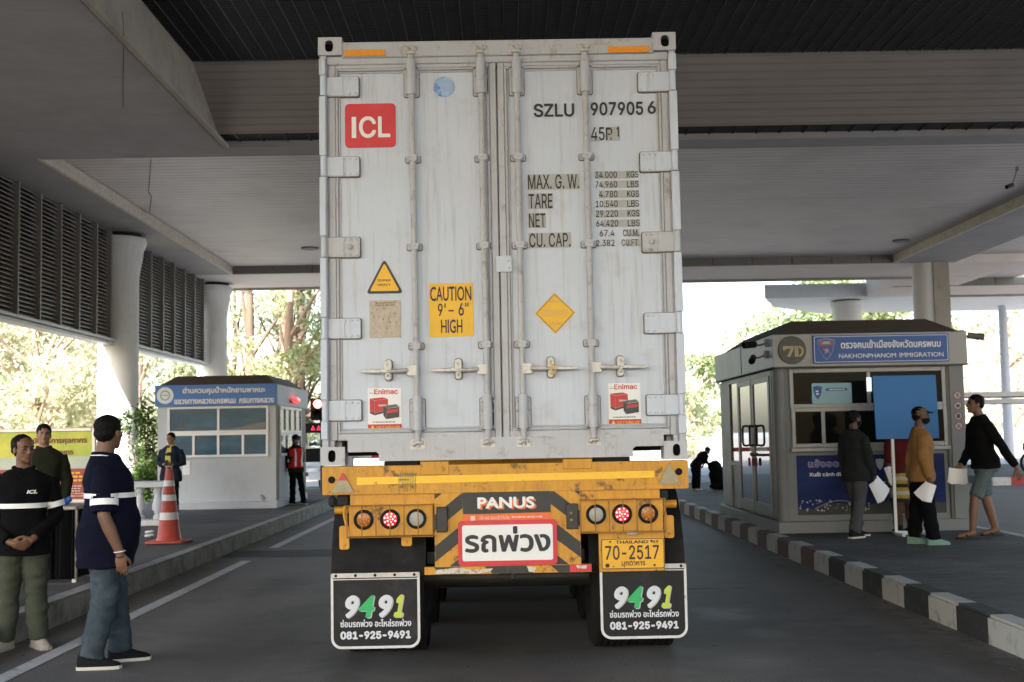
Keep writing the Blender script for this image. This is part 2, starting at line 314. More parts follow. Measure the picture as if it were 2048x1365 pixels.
def stripe_mat(name, axis, start, step, light, dark, dark2=None, switch=0):
    m = M(name, light, 0.75, var=0.0)
    t = m.node_tree; N, L = t.nodes, t.links; p = N['Principled BSDF']
    tc = N.new('ShaderNodeTexCoord'); sx = N.new('ShaderNodeSeparateXYZ'); L.new(tc.outputs['Object'], sx.inputs[0])
    nz = N.new('ShaderNodeTexNoise'); nz.inputs['Scale'].default_value = 9; nz.inputs['Detail'].default_value = 6
    L.new(tc.outputs['Object'], nz.inputs['Vector'])
    def math_(op, a, b=None):
        x = N.new('ShaderNodeMath'); x.operation = op
        if isinstance(a, float): x.inputs[0].default_value = a
        else: L.new(a, x.inputs[0])
        if b is not None:
            if isinstance(b, float): x.inputs[1].default_value = b
            else: L.new(b, x.inputs[1])
        return x.outputs[0]
    v = math_('DIVIDE', math_('SUBTRACT', math_('ADD', sx.outputs[axis], math_('MULTIPLY', nz.outputs['Fac'], 0.02)), float(start)), float(step * 2))
    par = math_('GREATER_THAN', math_('FRACT', v), 0.5)
    dk = N.new('ShaderNodeMix'); dk.data_type = 'RGBA'
    dk.inputs['A'].default_value = dark + (1,); dk.inputs['B'].default_value = (dark2 or dark) + (1,)
    L.new(math_('GREATER_THAN', sx.outputs[axis], float(switch)), dk.inputs['Factor'])
    mx = N.new('ShaderNodeMix'); mx.data_type = 'RGBA'; mx.inputs['A'].default_value = light + (1,)
    L.new(dk.outputs['Result'], mx.inputs['B']); L.new(par, mx.inputs['Factor'])
    gr = N.new('ShaderNodeMix'); gr.data_type = 'RGBA'; gr.inputs['B'].default_value = (0.10, 0.085, 0.07, 1)
    mr = N.new('ShaderNodeMapRange'); mr.inputs[1].default_value = 0.54; mr.inputs[2].default_value = 0.80; mr.inputs[4].default_value = 0.7
    L.new(nz.outputs['Fac'], mr.inputs[0]); L.new(mr.outputs[0], gr.inputs['Factor']); L.new(mx.outputs['Result'], gr.inputs['A'])
    L.new(gr.outputs['Result'], p.inputs['Base Color'])
    return m
m_kerbR = stripe_mat('striped_kerb_paint', 1, 8.05, 0.6, (0.47, 0.46, 0.44), (0.030, 0.031, 0.033), (0.12, 0.060, 0.052), 13.0)
m_kerbL = M('whitewashed_kerb', (0.30, 0.29, 0.27), 0.8, var=0.2, vs=4, stain=(0.10, 0.095, 0.085), ss=3.5, sth=(0.45, 0.68), samt=0.85)
m_kerbF = stripe_mat('red_white_kerb_paint', 0, 12.7, 0.5, (0.62, 0.60, 0.56), (0.42, 0.06, 0.045))

# ------------------------------------------------------------------ object helpers
def origin_of(o):
    v = Vector((0, 0, 0))
    while o:
        v += o.location; o = o.parent
    return v

def thing(name, label, cat, loc=(0, 0, 0), rot=0, group=None):
    o = bpy.data.objects.new(name, None)
    COL.objects.link(o)
    o.empty_display_size = 0.1
    o.location = loc; o.rotation_euler = (0, 0, rot)
    o['label'] = label; o['category'] = cat
    if group: o['group'] = group
    return o

def tag(o, label=None, cat=None, group=None, kind=None):
    if label: o['label'] = label
    if cat: o['category'] = cat
    if group: o['group'] = group
    if kind: o['kind'] = kind
    return o

def link(name, me, parent=None):
    o = bpy.data.objects.new(name, me)
    COL.objects.link(o)
    if parent: o.parent = parent
    return o

class MB:
    def __init__(s): s.v, s.f, s.mi, s.m = [], [], [], 0
    def _add(s, vs, fs):
        n = len(s.v); s.v += [tuple(p) for p in vs]
        for f in fs: s.f.append(tuple(n + i for i in f)); s.mi.append(s.m)
        return s
    def box(s, x0, x1, y0, y1, z0, z1):
        return s._add([(x0, y0, z0), (x1, y0, z0), (x1, y1, z0), (x0, y1, z0), (x0, y0, z1), (x1, y0, z1), (x1, y1, z1), (x0, y1, z1)],
                      [(3, 2, 1, 0), (4, 5, 6, 7), (0, 1, 5, 4), (1, 2, 6, 5), (2, 3, 7, 6), (3, 0, 4, 7)])
    def poly(s, pts): return s._add(pts, [tuple(range(len(pts)))])
    def rect(s, x0, x1, z0, z1, y): return s.poly([(x0, y, z0), (x1, y, z0), (x1, y, z1), (x0, y, z1)])
    def flat(s, pts, y): return s.poly([(x, y, z) for x, z in pts])
    def prism(s, pts, y0, y1):        # pts anticlockwise in x,z seen from -y; y0 is the near face
        n = len(pts)
        vs = [(x, y0, z) for x, z in pts] + [(x, y1, z) for x, z in pts]
        fs = [tuple(range(n)), tuple(range(2 * n - 1, n - 1, -1))] + [(i, n + i, n + (i + 1) % n, (i + 1) % n) for i in range(n)]
        return s._add(vs, fs)
    def prismx(s, pts, x0, x1):       # pts in y,z
        n = len(pts)
        vs = [(x0, y, z) for y, z in pts] + [(x1, y, z) for y, z in pts]
        fs = [tuple(range(n - 1, -1, -1)), tuple(range(n, 2 * n))] + [(i, (i + 1) % n, n + (i + 1) % n, n + i) for i in range(n)]
        return s._add(vs, fs)
    def holeplate(s, x0, x1, z0, z1, y0, y1, cx, cz, rx, rz, n=20, sq=0.0):
        out, inn = [], []
        for k in range(n):
            a = 2 * pi * k / n
            c, d = cos(a), sin(a)
            inn.append((cx + rx * math.copysign(abs(c) ** (1 - sq), c), cz + rz * math.copysign(abs(d) ** (1 - sq), d)))
            mx, mz = (x0 + x1) / 2, (z0 + z1) / 2
            t = 1 / max(abs(c), abs(d))
            out.append((mx + (x1 - x0) / 2 * c * t, mz + (z1 - z0) / 2 * d * t))
        vs = [(x, y0, z) for x, z in out] + [(x, y0, z) for x, z in inn] + [(x, y1, z) for x, z in inn] + [(x, y1, z) for x, z in out]
        fs = []
        for i in range(n):
            j = (i + 1) % n
            fs += [(i, j, n + j, n + i), (n + i, n + j, 2 * n + j, 2 * n + i), (j, i, 3 * n + i, 3 * n + j), (2 * n + i, 2 * n + j, 3 * n + j, 3 * n + i)]
        return s._add(vs, fs)
    def tube(s, pts, r, n=10, flat=None, cap=True):
        pts = [Vector(p) for p in pts]
        rs = list(r) if isinstance(r, (list, tuple)) else [r] * len(pts)
        d0 = (pts[1] - pts[0]).normalized()
        up = Vector((0, 0, 1)) if abs(d0.z) < 0.9 else Vector((0, 1, 0))
        u = (up - d0 * up.dot(d0)).normalized()
        vs, fs = [], []
        for i, p in enumerate(pts):
            d = ((pts[min(i + 1, len(pts) - 1)] - pts[max(i - 1, 0)])).normalized()
            u = (u - d * u.dot(d)).normalized(); w = d.cross(u)
            for k in range(n):
                a = 2 * pi * k / n
                vs.append(p + (u * cos(a) + w * sin(a)) * rs[i])
        for i in range(len(pts) - 1):
            for k in range(n):
                fs.append((i * n + k, i * n + (k + 1) % n, (i + 1) * n + (k + 1) % n, (i + 1) * n + k))
        if cap:
            fs.append(tuple(range(n - 1, -1, -1))); fs.append(tuple(range((len(pts) - 1) * n, len(pts) * n)))
        return s._add(vs, fs)
    def lathe(s, prof, c=(0, 0, 0), n=20, axis='z'):
        vs, fs = [], []
        for r, z in prof:
            for k in range(n):
                a = 2 * pi * k / n
                p = (r * cos(a), r * sin(a), z)
                if axis == 'x': p = (p[2], p[0], p[1])
                elif axis == 'y': p = (p[1], p[2], p[0])
                vs.append((c[0] + p[0], c[1] + p[1], c[2] + p[2]))
        for i in range(len(prof) - 1):
            for k in range(n):
                fs.append((i * n + k, i * n + (k + 1) % n, (i + 1) * n + (k + 1) % n, (i + 1) * n + k))
        fs.append(tuple(range(n - 1, -1, -1))); fs.append(tuple(range((len(prof) - 1) * n, len(prof) * n)))
        return s._add(vs, fs)
    def ell(s, c, r, R=None, nu=14, nv=9):
        vs, fs = [], []
        c = Vector(c)
        for i in range(nv + 1):
            th = pi * i / nv
            for k in range(nu):
                a = 2 * pi * k / nu
                p = Vector((r[0] * sin(th) * cos(a), r[1] * sin(th) * sin(a), -r[2] * cos(th)))
                if R is not None: p = R @ p
                vs.append(c + p)
        for i in range(nv):
            for k in range(nu):
                fs.append((i * nu + k, i * nu + (k + 1) % nu, (i + 1) * nu + (k + 1) % nu, (i + 1) * nu + k))
        return s._add(vs, fs)
    def loft(s, rings, cap=True):
        n = len(rings[0]); vs = [p for r in rings for p in r]; fs = []
        for i in range(len(rings) - 1):
            for k in range(n):
                fs.append((i * n + k, i * n + (k + 1) % n, (i + 1) * n + (k + 1) % n, (i + 1) * n + k))
        if cap:
            fs.append(tuple(range(n - 1, -1, -1))); fs.append(tuple(range((len(rings) - 1) * n, len(rings) * n)))
        return s._add(vs, fs)
    def disc(s, cx, cz, r, y, n=20, rz=None):
        return s.flat([(cx + r * cos(2 * pi * k / n), cz + (rz or r) * sin(2 * pi * k / n)) for k in range(n)], y)
    def xform(s, Mx, start=0):
        for i in range(start, len(s.v)): s.v[i] = tuple(Mx @ Vector(s.v[i]))
        return s
    def build(s, name, mats, parent=None, bevel=0, seg=1, smooth=38, local=False):
        if not isinstance(mats, (list, tuple)): mats = [mats]
        off = Vector((0, 0, 0)) if local or parent is None else origin_of(parent)
        me = bpy.data.meshes.new(name)
        me.from_pydata([tuple(Vector(p) - off) for p in s.v], [], s.f)
        for m in mats: me.materials.append(m)
        me.polygons.foreach_set('material_index', s.mi)
        if bevel > 0:
            bm = bmesh.new(); bm.from_mesh(me)
            es = [e for e in bm.edges if len(e.link_faces) == 2 and e.calc_face_angle(0) > radians(35)]
            bmesh.ops.bevel(bm, geom=es, offset=bevel, segments=seg, affect='EDGES', clamp_overlap=True)
            bm.to_mesh(me); bm.free()
        if smooth:
            me.polygons.foreach_set('use_smooth', [True] * len(me.polygons))
            me.set_sharp_from_angle(angle=radians(smooth))
        me.update()
        return link(name, me, parent)

def rrect(x0, x1, z0, z1, r, n=5):
    pts = []
    for cx, cz, a0 in ((x1 - r, z0 + r, -pi / 2), (x1 - r, z1 - r, 0), (x0 + r, z1 - r, pi / 2), (x0 + r, z0 + r, pi)):
        for k in range(n + 1):
            a = a0 + pi / 2 * k / n
            pts.append((cx + r * cos(a), cz + r * sin(a)))
    return pts

# ------------------------------------------------------------------ lettering: outlines filled by scan lines (non-zero winding)
_fonts = {}
def font(which):
    if which in _fonts: return _fonts[which]
    f = None
    if which:
        try:
            f = bpy.data.fonts.load(os.path.join(bpy.utils.resource_path('LOCAL'), 'datafiles', 'fonts', which))
        except Exception:
            f = None
    _fonts[which] = f
    return f

def outlines(body, fnt):
    cu = bpy.data.curves.new('lettering', 'FONT')
    cu.body = body; cu.fill_mode = 'NONE'; cu.size = 1; cu.resolution_u = 4
    f = font(fnt)
    if f: cu.font = f
    o = bpy.data.objects.new('lettering', cu); COL.objects.link(o)
    dg = bpy.context.evaluated_depsgraph_get()
    me = bpy.data.meshes.new_from_object(o.evaluated_get(dg))
    co = [v.co.copy() for v in me.vertices]
    nxt = {}
    for e in me.edges:
        a, b = e.vertices
        nxt.setdefault(a, []).append(b); nxt.setdefault(b, []).append(a)
    loops, seen = [], set()
    for st in range(len(co)):
        if st in seen or st not in nxt: continue
        lp = [st]; seen.add(st); cur = st
        while True:
            c = [q for q in nxt[cur] if q not in seen]
            if not c: break
            cur = st + 1 if (cur == st and st + 1 in c) else c[0]
            seen.add(cur); lp.append(cur)
        if len(lp) > 2: loops.append([(co[i].x, co[i].y) for i in lp])
    bpy.data.objects.remove(o); bpy.data.meshes.remove(me); bpy.data.curves.remove(cu)
    return loops

def spans_at(edges, y):
    xs = []
    for x0, y0, x1, y1 in edges:
        if (y0 <= y) != (y1 <= y):
            xs.append((x0 + (x1 - x0) * (y - y0) / (y1 - y0), 1 if y1 > y0 else -1))
    xs.sort(); out, w = [], 0
    for i, (x, d) in enumerate(xs):
        if w == 0: st = x
        w += d
        if w == 0: out.append((st, x))
    return out

def text_rects(body, x0, x1, z0, z1, bold=0.0, fnt=None, nb=36, shear=0.0, erase=None):
    lp = outlines(body, fnt)
    ed = []
    for l in lp:
        for i in range(len(l)):
            a, b = l[i], l[(i + 1) % len(l)]
            ed.append((a[0], a[1], b[0], b[1]))
    if not ed: return []
    bx0 = min(min(e[0], e[2]) for e in ed); bx1 = max(max(e[0], e[2]) for e in ed)
    by0 = min(min(e[1], e[3]) for e in ed); by1 = max(max(e[1], e[3]) for e in ed)
    h = (by1 - by0) / nb
    k = bold
    out = []
    sx = (x1 - x0) / (bx1 - bx0 + 2 * k); sz = (z1 - z0) / (by1 - by0 + 2 * k)
    y = by0 - k
    while y < by1 + k - 1e-6:
        ym = y + h / 2
        sp = []
        for dy in ((0,) if k == 0 else (-k, -k * 0.5, 0, k * 0.5, k)):
            kk = k * math.sqrt(max(0, 1 - (dy / k) ** 2)) if k else 0
            sp += [(a - kk, b + kk) for a, b in spans_at(ed, ym + dy)]
        sp.sort(); mg = []
        for a, b in sp:
            if mg and a <= mg[-1][1]: mg[-1][1] = max(b, mg[-1][1])
            else: mg.append([a, b])
        za = z0 + (y - by0 + k) * sz; zb = min(z1, z0 + (y + h - by0 + k) * sz)
        sh = shear * (za - z0)
        for a, b in mg:
            out.append((x0 + (a - bx0 + k) * sx + sh, x0 + (b - bx0 + k) * sx + sh, za, zb))
        y += h
    return out

INTER = 'Inter.woff2'
def text(mb, body, x0, x1, z0, z1, y, bold=0.0, fnt=None, nb=36, shear=0.0):
    for a, b, c, d in text_rects(body, x0, x1, z0, z1, bold, fnt, nb, shear):
        mb.rect(a, b, c, d, y)

def scribble(mb, x0, x1, z0, z1, y, rows, seed=0, fill=0.55):
    rg = random.Random(seed); h = (z1 - z0) / rows
    for r in range(rows):
        x = x0 + rg.random() * 0.1 * (x1 - x0)
        while x < x1 - 0.12 * (x1 - x0) * rg.random():
            w = h * (0.3 + 1.5 * rg.random())
            mb.rect(x, min(x + w, x1), z0 + h * (r + 0.5 - fill / 2), z0 + h * (r + 0.5 + fill / 2), y)
            x += w + h * 0.35

def clip_rect(poly, x0, x1, z0, z1):
    for ax, lim, sg in ((0, x0, 1), (0, x1, -1), (1, z0, 1), (1, z1, -1)):
        out = []
        for i in range(len(poly)):
            a, b = poly[i - 1], poly[i]
            ia, ib = (a[ax] - lim) * sg >= 0, (b[ax] - lim) * sg >= 0
            if ia != ib:
                t = (lim - a[ax]) / (b[ax] - a[ax])
                out.append((a[0] + t * (b[0] - a[0]), a[1] + t * (b[1] - a[1])))
            if ib: out.append(b)
        poly = out
        if not poly: return []
    return poly

def stripes(mb, x0, x1, z0, z1, y, period, slope, phase=0.0, frac=0.5):
    for k in range(-12, 14):
        a = z0 + phase + k * period
        p = [(x0, a), (x1, a + slope * (x1 - x0)), (x1, a + slope * (x1 - x0) + period * frac), (x0, a + period * frac)]
        p = clip_rect(p, x0, x1, z0, z1)
        if len(p) > 2: mb.flat(p, y)

# ------------------------------------------------------------------ setting: ground, roads, islands, kerbs, markings
def struct(name, mb, m, **k):
    o = mb.build(name, m, None, **k); o['kind'] = 'structure'; return o
def sheet(name, x0, x1, y0, y1, z, m):
    b = MB(); b.poly([(x0, y0, z), (x1, y0, z), (x1, y1, z), (x0, y1, z)]); return struct(name, b, m, smooth=0)
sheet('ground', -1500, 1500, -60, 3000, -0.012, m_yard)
sheet('road', -3.74, 3.36, -40, 44, 0.0, m_road)
sheet('road', 6.2, 17, -40, 44, 0.0, m_road)
sheet('verge', -60, -14.2, -40, 80, 0.0, M('dry_verge', (0.13, 0.12, 0.06), 0.95, var=0.3, vs=0.6))
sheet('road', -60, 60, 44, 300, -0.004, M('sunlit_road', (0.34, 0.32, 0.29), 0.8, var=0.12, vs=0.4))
def island(name, x0, x1, y0, y1):
    b = MB(); b.box(x0, x1, y0, y1, -0.05, 0.198); return struct(name, b, m_paver, smooth=0)
island('pavement', -14, -3.93, -12, 33)
island('pavement', 3.53, 6.14, -12, 32.5)
island('pavement', 12.9, 40, 32.2, 44)
b = MB(); b.box(-3.93, -3.75, -12, 33, -0.05, 0.205); b.box(-14, -3.75, 33, 33.18, -0.05, 0.205)
struct('kerb', b, m_kerbL, bevel=0.02, seg=2)
b = MB(); b.box(3.35, 3.53, -12, 32.5, -0.05, 0.203); struct('kerb', b, m_kerbR, bevel=0.02, seg=2)
b = MB(); b.box(6.14, 6.30, -12, 32.5, -0.05, 0.203); struct('kerb', b, m_line, bevel=0.02, seg=2)
b = MB(); b.box(12.7, 40, 32.0, 32.2, -0.05, 0.205); struct('kerb', b, m_kerbF, bevel=0.02, seg=2)
def line(x0, x1, y0, y1, m): return sheet('road_marking', x0, x1, y0, y1, 0.004, m)
line(-3.33, -3.2, 5, 15.6, m_line); line(-3.33, -3.2, 17.4, 44, m_line)
line(3.12, 3.25, 5, 44, m_line2)
line(1.55, 2.35, 11.92, 11.99, m_line2)
line(-1.75, -1.1, 6.25, 6.9, m_line2)
b = MB(); b.poly([(-3.7, 16.05, 0.0045), (-1.0, 16.05, 0.0045), (-1.0, 17.0, 0.0045), (-3.7, 17.0, 0.0045)]); struct('road_patch', b, m_patch, smooth=0)
# small litter on the road and gutter, one mass
b = MB(); rg = random.Random(4)
for _ in range(120):
    sd_ = rg.random()
    x = rg.uniform(3.28, 3.34) if sd_ < 0.3 else (rg.uniform(-3.72, -3.45) if sd_ < 0.4 else rg.uniform(-3, 3.2))
    if sd_ < 0.3: x = 3.26 + 0.08 * rg.random()
    y = rg.uniform(6.2, 20); s = rg.uniform(0.008, 0.026)
    a = rg.random() * pi
    z = 0.006 if sd_ < 0.99 else 0.21
    b.poly([(x + s * cos(a), y + s * sin(a), z), (x - s * 0.6 * sin(a), y + s * 0.6 * cos(a), z + 0.006), (x - s * cos(a), y - s * sin(a), z), (x + s * 0.5 * sin(a), y - s * 0.5 * cos(a), z + 0.002)])
tag(b.build('litter', M('dry_leaf_litter', (0.09, 0.06, 0.035), 0.9, var=0.6, vs=3), None, smooth=0), 'dry leaf scraps scattered over the dark asphalt', 'litter', kind='stuff')

# ------------------------------------------------------------------ checkpoint canopy
ZB = 6.5
CRACK1 = [(-4.339, 13.917, 6.495), (-4.593, 14.798, 6.495), (-4.861, 15.646, 6.495), (-5.226, 16.807, 6.495), (-5.575, 17.958, 6.495)]
CRACK2 = [(-6.447, 22.429, 6.72), (-7.319, 25.291, 6.72), (-7.377, 25.713, 6.72), (-7.939, 27.519, 6.72)]
canopy = thing('checkpoint_canopy', 'long concrete canopy roof spanning the lanes on round white columns', 'canopy', (0, 20, 0))
Yb = -12.0
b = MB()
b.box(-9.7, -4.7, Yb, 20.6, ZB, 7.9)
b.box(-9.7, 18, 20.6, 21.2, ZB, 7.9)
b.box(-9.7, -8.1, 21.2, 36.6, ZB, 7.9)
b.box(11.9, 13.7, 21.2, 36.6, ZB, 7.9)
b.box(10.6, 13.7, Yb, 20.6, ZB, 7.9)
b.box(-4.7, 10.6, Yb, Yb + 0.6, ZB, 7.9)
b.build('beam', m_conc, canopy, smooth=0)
b = MB(); b.box(-4.7, -4.66, Yb + 0.6, 18.4, 6.515, 7.3)
b.prismx([(18.4, 6.515), (20.07, 6.515), (20.07, 6.6), (18.4, 7.3)], -4.7, -4.66)
b.build('beam_side', m_concside, canopy, smooth=0)
b = MB(); b.box(-4.66, -4.58, Yb + 0.6, 20.55, 6.47, 6.53); b.build('beam_lip', m_concside, canopy, smooth=0)
# coffer: black grating
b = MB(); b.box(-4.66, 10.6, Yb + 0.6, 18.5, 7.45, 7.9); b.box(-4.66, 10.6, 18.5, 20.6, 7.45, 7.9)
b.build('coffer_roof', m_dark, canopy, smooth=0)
b = MB()
y = 2.0
while y < 18.4:
    b.box(-4.66, 10.6, y, y + 0.02, 7.3, 7.36); y += 0.085
b.build('grating', m_mesh, canopy, smooth=0)
b = MB()
for k in range(76):
    x = -4.5 + 0.2 * k
    b.box(x, x + (0.005 if k % 4 else 0.010), 2.0, 18.4, 7.292, 7.31)
b.build('grating_runner', m_meshl, canopy, smooth=0)
# sloped slatted panel and dark strip below it
b = MB(); b.prismx([(18.4, 7.3), (20.07, 6.6), (20.09, 6.64), (18.42, 7.34)], -4.66, 10.6)
b.build('ribbed_panel', m_panel, canopy, smooth=0)
b = MB(); b.prismx([(18.43, 7.335), (20.09, 6.64), (20.09, 6.68), (18.43, 7.375)], -4.66, 10.6); b.build('panel_backing', M('panel_backing_dark', (0.07, 0.06, 0.055), 0.8, var=0), canopy, smooth=0)
b = MB()
for k in range(6): b.box(-4.66, 10.6, 20.10 + 0.085 * k, 20.12 + 0.085 * k, 6.6, 6.66)
for k in range(39): b.box(-4.4 + 0.4 * k, -4.385 + 0.4 * k, 20.1, 20.6, 6.59, 6.61)
b.box(-4.66, 10.6, 20.08, 20.6, 6.72, 6.76)
b.build('grating', m_mesh, canopy, smooth=0)
# recessed slatted soffit
b = MB(); b.box(-8.1, 11.9, 21.2, 36.6, 6.74, 6.80)
b.build('soffit', m_slat, canopy, smooth=0)
b = MB(); b.box(13.7, 18, 21.2, 42.6, 6.74, 6.80); b.box(13.7, 18, 10, 20.6, 6.74, 6.8)
b.build('soffit', m_slat, canopy, smooth=0)
for xa_ in (-8.1, 11.83):
    b = MB(); b.box(xa_, xa_ + .07, 21.2, 36.55, 6.50, 6.745); b.build('soffit_trim', m_trim, canopy, smooth=0)
b = MB(); b.box(-8.03, 11.83, 21.2, 21.26, 6.50, 6.745); b.build('soffit_trim', m_concside, canopy, smooth=0)
b = MB()
x = -8.03
while x < 11.8:
    b.box(x + 0.012, min(x + 1.2, 11.83) - 0.012, 36.5, 36.62, 6.505, 6.735); x += 1.2
b.build('tiled_fascia', m_tile, canopy, smooth=0); b = MB()
x = 13.72
while x < 20.8:
    b.box(x + 0.012, x + 1.188, 42.5, 42.62, 6.48, 6.735); x += 1.2
b.build('tiled_fascia', m_tile, canopy, smooth=0)
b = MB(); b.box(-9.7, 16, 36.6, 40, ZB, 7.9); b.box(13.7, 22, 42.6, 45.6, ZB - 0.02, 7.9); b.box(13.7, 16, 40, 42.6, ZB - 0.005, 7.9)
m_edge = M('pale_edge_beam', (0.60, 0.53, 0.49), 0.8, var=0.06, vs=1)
b.build('edge_beam', m_edge, canopy, smooth=0)
b = MB(); b.box(-9.7, 13.69, 39.85, 40.02, ZB - 0.07, ZB + 0.3); b.box(16, 22, 45.5, 45.64, ZB - 0.09, ZB + 0.3); b.build('drip_edge', m_concside, canopy, smooth=0)
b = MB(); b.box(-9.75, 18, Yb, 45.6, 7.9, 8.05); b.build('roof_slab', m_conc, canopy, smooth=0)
for (x, y) in ((-5.2, 33.19), (11.15, 33.64)):
    b = MB(); b.m = 0; b.lathe([(0.20, 6.70), (0.24, 6.70), (0.24, 6.738), (0.20, 6.738)], (x, y, 0), 20)
    b.m = 1; b.lathe([(0.185, 6.722), (0.19, 6.738)], (x, y, 0), 20)
    b.build('downlight', [m_tile, m_glasslamp], canopy)
b = MB(); b.tube(CRACK2, 0.007, 6)
b.tube([(-4.62, 12.0, 6.55), (-4.62, 14.2, 6.9), (-4.62, 14.6, 7.25)], 0.008, 5); b.build('cable', m_dark, canopy)
b = MB(); b.tube(CRACK1, 0.0035, 5); b.build('cable', m_dark, canopy)

def column(x, y, r, ztop, z0=0.15, base=True, plain=False):
    if plain:
        b = MB(); b.lathe([(r, z0), (r, ztop)], (x, y, 0), 36); b.build('column', m_column, canopy); return
    pts = [(r * 1.32, ztop), (r * 1.36, ztop - 0.06), (r * 1.36, ztop - 0.13), (r * 1.27, ztop - 0.24), (r * 1.22, ztop - 0.27), (r * 1.16, ztop - 0.5), (r * 1.06, ztop - 0.75), (r * 1.0, ztop - 0.95)]
    b = MB(); low = [(r, ztop - 0.951), (r, 1.45)] + ([(r * 1.12, 1.43), (r * 1.18, 1.0), (r * 1.32, z0)] if base else [(r, z0)])
    b.lathe(low[::-1], (x, y, 0), 40); c = b.build('column', m_column, canopy)
    b = MB(); b.lathe(pts[::-1], (x, y, 0), 40); k = b.build('capital', m_column, c)
    b = MB(); b.lathe([(r * 1.1, ztop), (r * 1.1, ztop + 0.12)], (x, y, 0), 30); b.build('neck', m_dark, c)
column(-9.15, 29.2, 0.47, 6.40); column(-9.15, 38.6, 0.47, 6.40); column(12.95, 36.9, 0.43, 6.5, 0.15, False, True); column(-9.15, 19.8, 0.47, 6.4)
b = MB(); b.box(12.98, 13.46, 36.42, 36.75, 0.15, 6.5); b.build('downpipe_casing', m_concside, canopy, smooth=0)  # brown box in front of the column's right half

def louvre(y0, y1, fins):
    b = MB(); z = 3.98
    while z < 6.46:
        # slanted blade running along y
        b._add([(-9.30, y0, z + 0.080), (-9.18, y0, z), (-9.18, y1, z), (-9.30, y1, z + 0.080), (-9.30, y0, z + 0.095), (-9.18, y0, z + 0.02), (-9.18, y1, z + 0.02), (-9.30, y1, z + 0.095)],
               [(0, 1, 2, 3), (7, 6, 5, 4), (1, 5, 6, 2), (0, 3, 7, 4), (0, 4, 5, 1), (2, 6, 7, 3)])
        z += 0.088
    s = b.build('louvre_screen', m_louvre, canopy, smooth=0)
    b = MB(); b.box(-9.42, -9.40, y0, y1, 3.95, 6.5); b.build('backing', M('louvre_backing', (0.10, 0.09, 0.082), 0.8, var=0.1), s, smooth=0)
    for y in fins:
        b = MB(); b.box(-9.30, -9.10, y - 0.03, y + 0.03, 3.96, 6.495); b.build('fin', m_fin, s, smooth=0)
    b = MB(); b.box(-9.44, -9.06, y0 - 0.05, y1 + 0.05, 3.90, 3.95); b.box(-9.40, -9.12, y0 - 0.05, y1 + 0.05, 3.82, 3.88); b.build('bottom_rail', m_rail, s, smooth=0)
louvre(9.0, 28.80, [10.7 + 1.12 * k for k in range(16)] + [28.5])
louvre(30.6, 38.0, [31.8, 32.92, 34.04, 35.16, 36.28, 37.4])

far = thing('walkway_canopy', 'pale concrete canopy slab on a flared white column behind the immigration booth', 'canopy', (13.2, 46.5, 0))
b = MB(); b.loft([[(9.9, 45.7, z), (40, 45.7, z), (40, 52, z), (13.6, 52, z), (11.0, 49, z)] for z in (6.50, 7.02)]); b.build('slab', M('pale_slab', (0.60, 0.62, 0.64), 0.7, var=0.06), far, smooth=0)
canopy, _c = far, canopy
column(13.35, 47.0, 0.47, 6.45, 0.0, False)
canopy = _c

# covered footpath, far right
fp = thing('covered_footpath', 'low flat roof of the footpath at the far right behind the parked vehicles', 'footpath roof', (18, 40, 0))
b = MB(); b.box(14.2, 40, 39.5, 41.2, 2.50, 2.66); b.box(14.2, 40, 39.6, 41.1, 2.28, 2.42); b.build('roof', M('footpath_roof', (0.50, 0.45, 0.42), 0.6, var=0.08), fp, smooth=0)
for x in (14.6, 20, 26): 
    b = MB(); b.tube([(x, 40.9, 0.15), (x, 40.9, 2.3)], 0.06, 10); b.build('post', m_alu, fp)

lp = thing('lamp_post', 'thick pale lamp post rising behind the footpath roof', 'lamp post', (20.6, 50, 0))
b = MB(); b.tube([(20.6, 50, -0.02), (20.6, 50, 10.5)], [0.21, 0.13], 14); b.build('pole', M('pale_pole', (0.40, 0.43, 0.50), 0.5, var=0.05), lp)
b = MB(); b.tube([(20.6, 50, 10.4), (20.1, 50, 10.9), (19.0, 50, 11.1)], 0.05, 8); b.build('arm', m_galv, lp)
b = MB(); b.ell((18.8, 50, 11.05), (0.35, 0.14, 0.08)); b.build('lamp_head', m_galv, lp)
fpz = thing('flagpole', 'very thin pale pole standing alone in the sunlit yard', 'flagpole', (11.2, 60, 0))
b = MB(); b.tube([(11.2, 60, -0.02), (11.2, 60, 12)], [0.05, 0.03], 10); b.build('pole', M('pale_thin_pole', (0.42, 0.45, 0.48), 0.5, var=0), fpz)
b = MB(); b.ell((11.2, 60, 12.03), (0.07, 0.07, 0.07)); b.build('finial', m_gold, fpz)

# ------------------------------------------------------------------ shipping container
CN = thing('shipping_container', 'white refrigerated shipping container with closed double doors, loaded on the yellow trailer', 'container', (0.004, 14.3, 1.33))
YF, YD = 8.205, 8.262          # frame face, door skin
b = MB(); b.box(-1.205, 1.213, 8.40, 20.35, 1.52, 4.19)
for k in range(38): b.box(-1.214, 1.222, 8.75 + 0.305 * k, 8.89 + 0.305 * k, 1.55, 4.1)
b.build('body', m_cont, CN, smooth=0)
b = MB(); b.box(-1.212, -1.10, 8.36, 20.3, 1.428, 1.50); b.box(1.108, 1.22, 8.36, 20.3, 1.428, 1.50)
b.box(-1.212, 1.22, 20.3, 20.45, 1.335, 1.52); b.build('bottom_rail', m_contf, CN, smooth=0)
b = MB(); b.box(-1.09, 1.098, 8.55, 20.2, 1.386, 1.515); b.build('underfloor', m_dark, CN, smooth=0)
b = MB(); b.box(-1.212, -1.12, 8.36, 20.4, 4.12, 4.225); b.box(1.128, 1.22, 8.36, 20.4, 4.12, 4.225); b.build('top_rail', m_contf, CN, smooth=0)
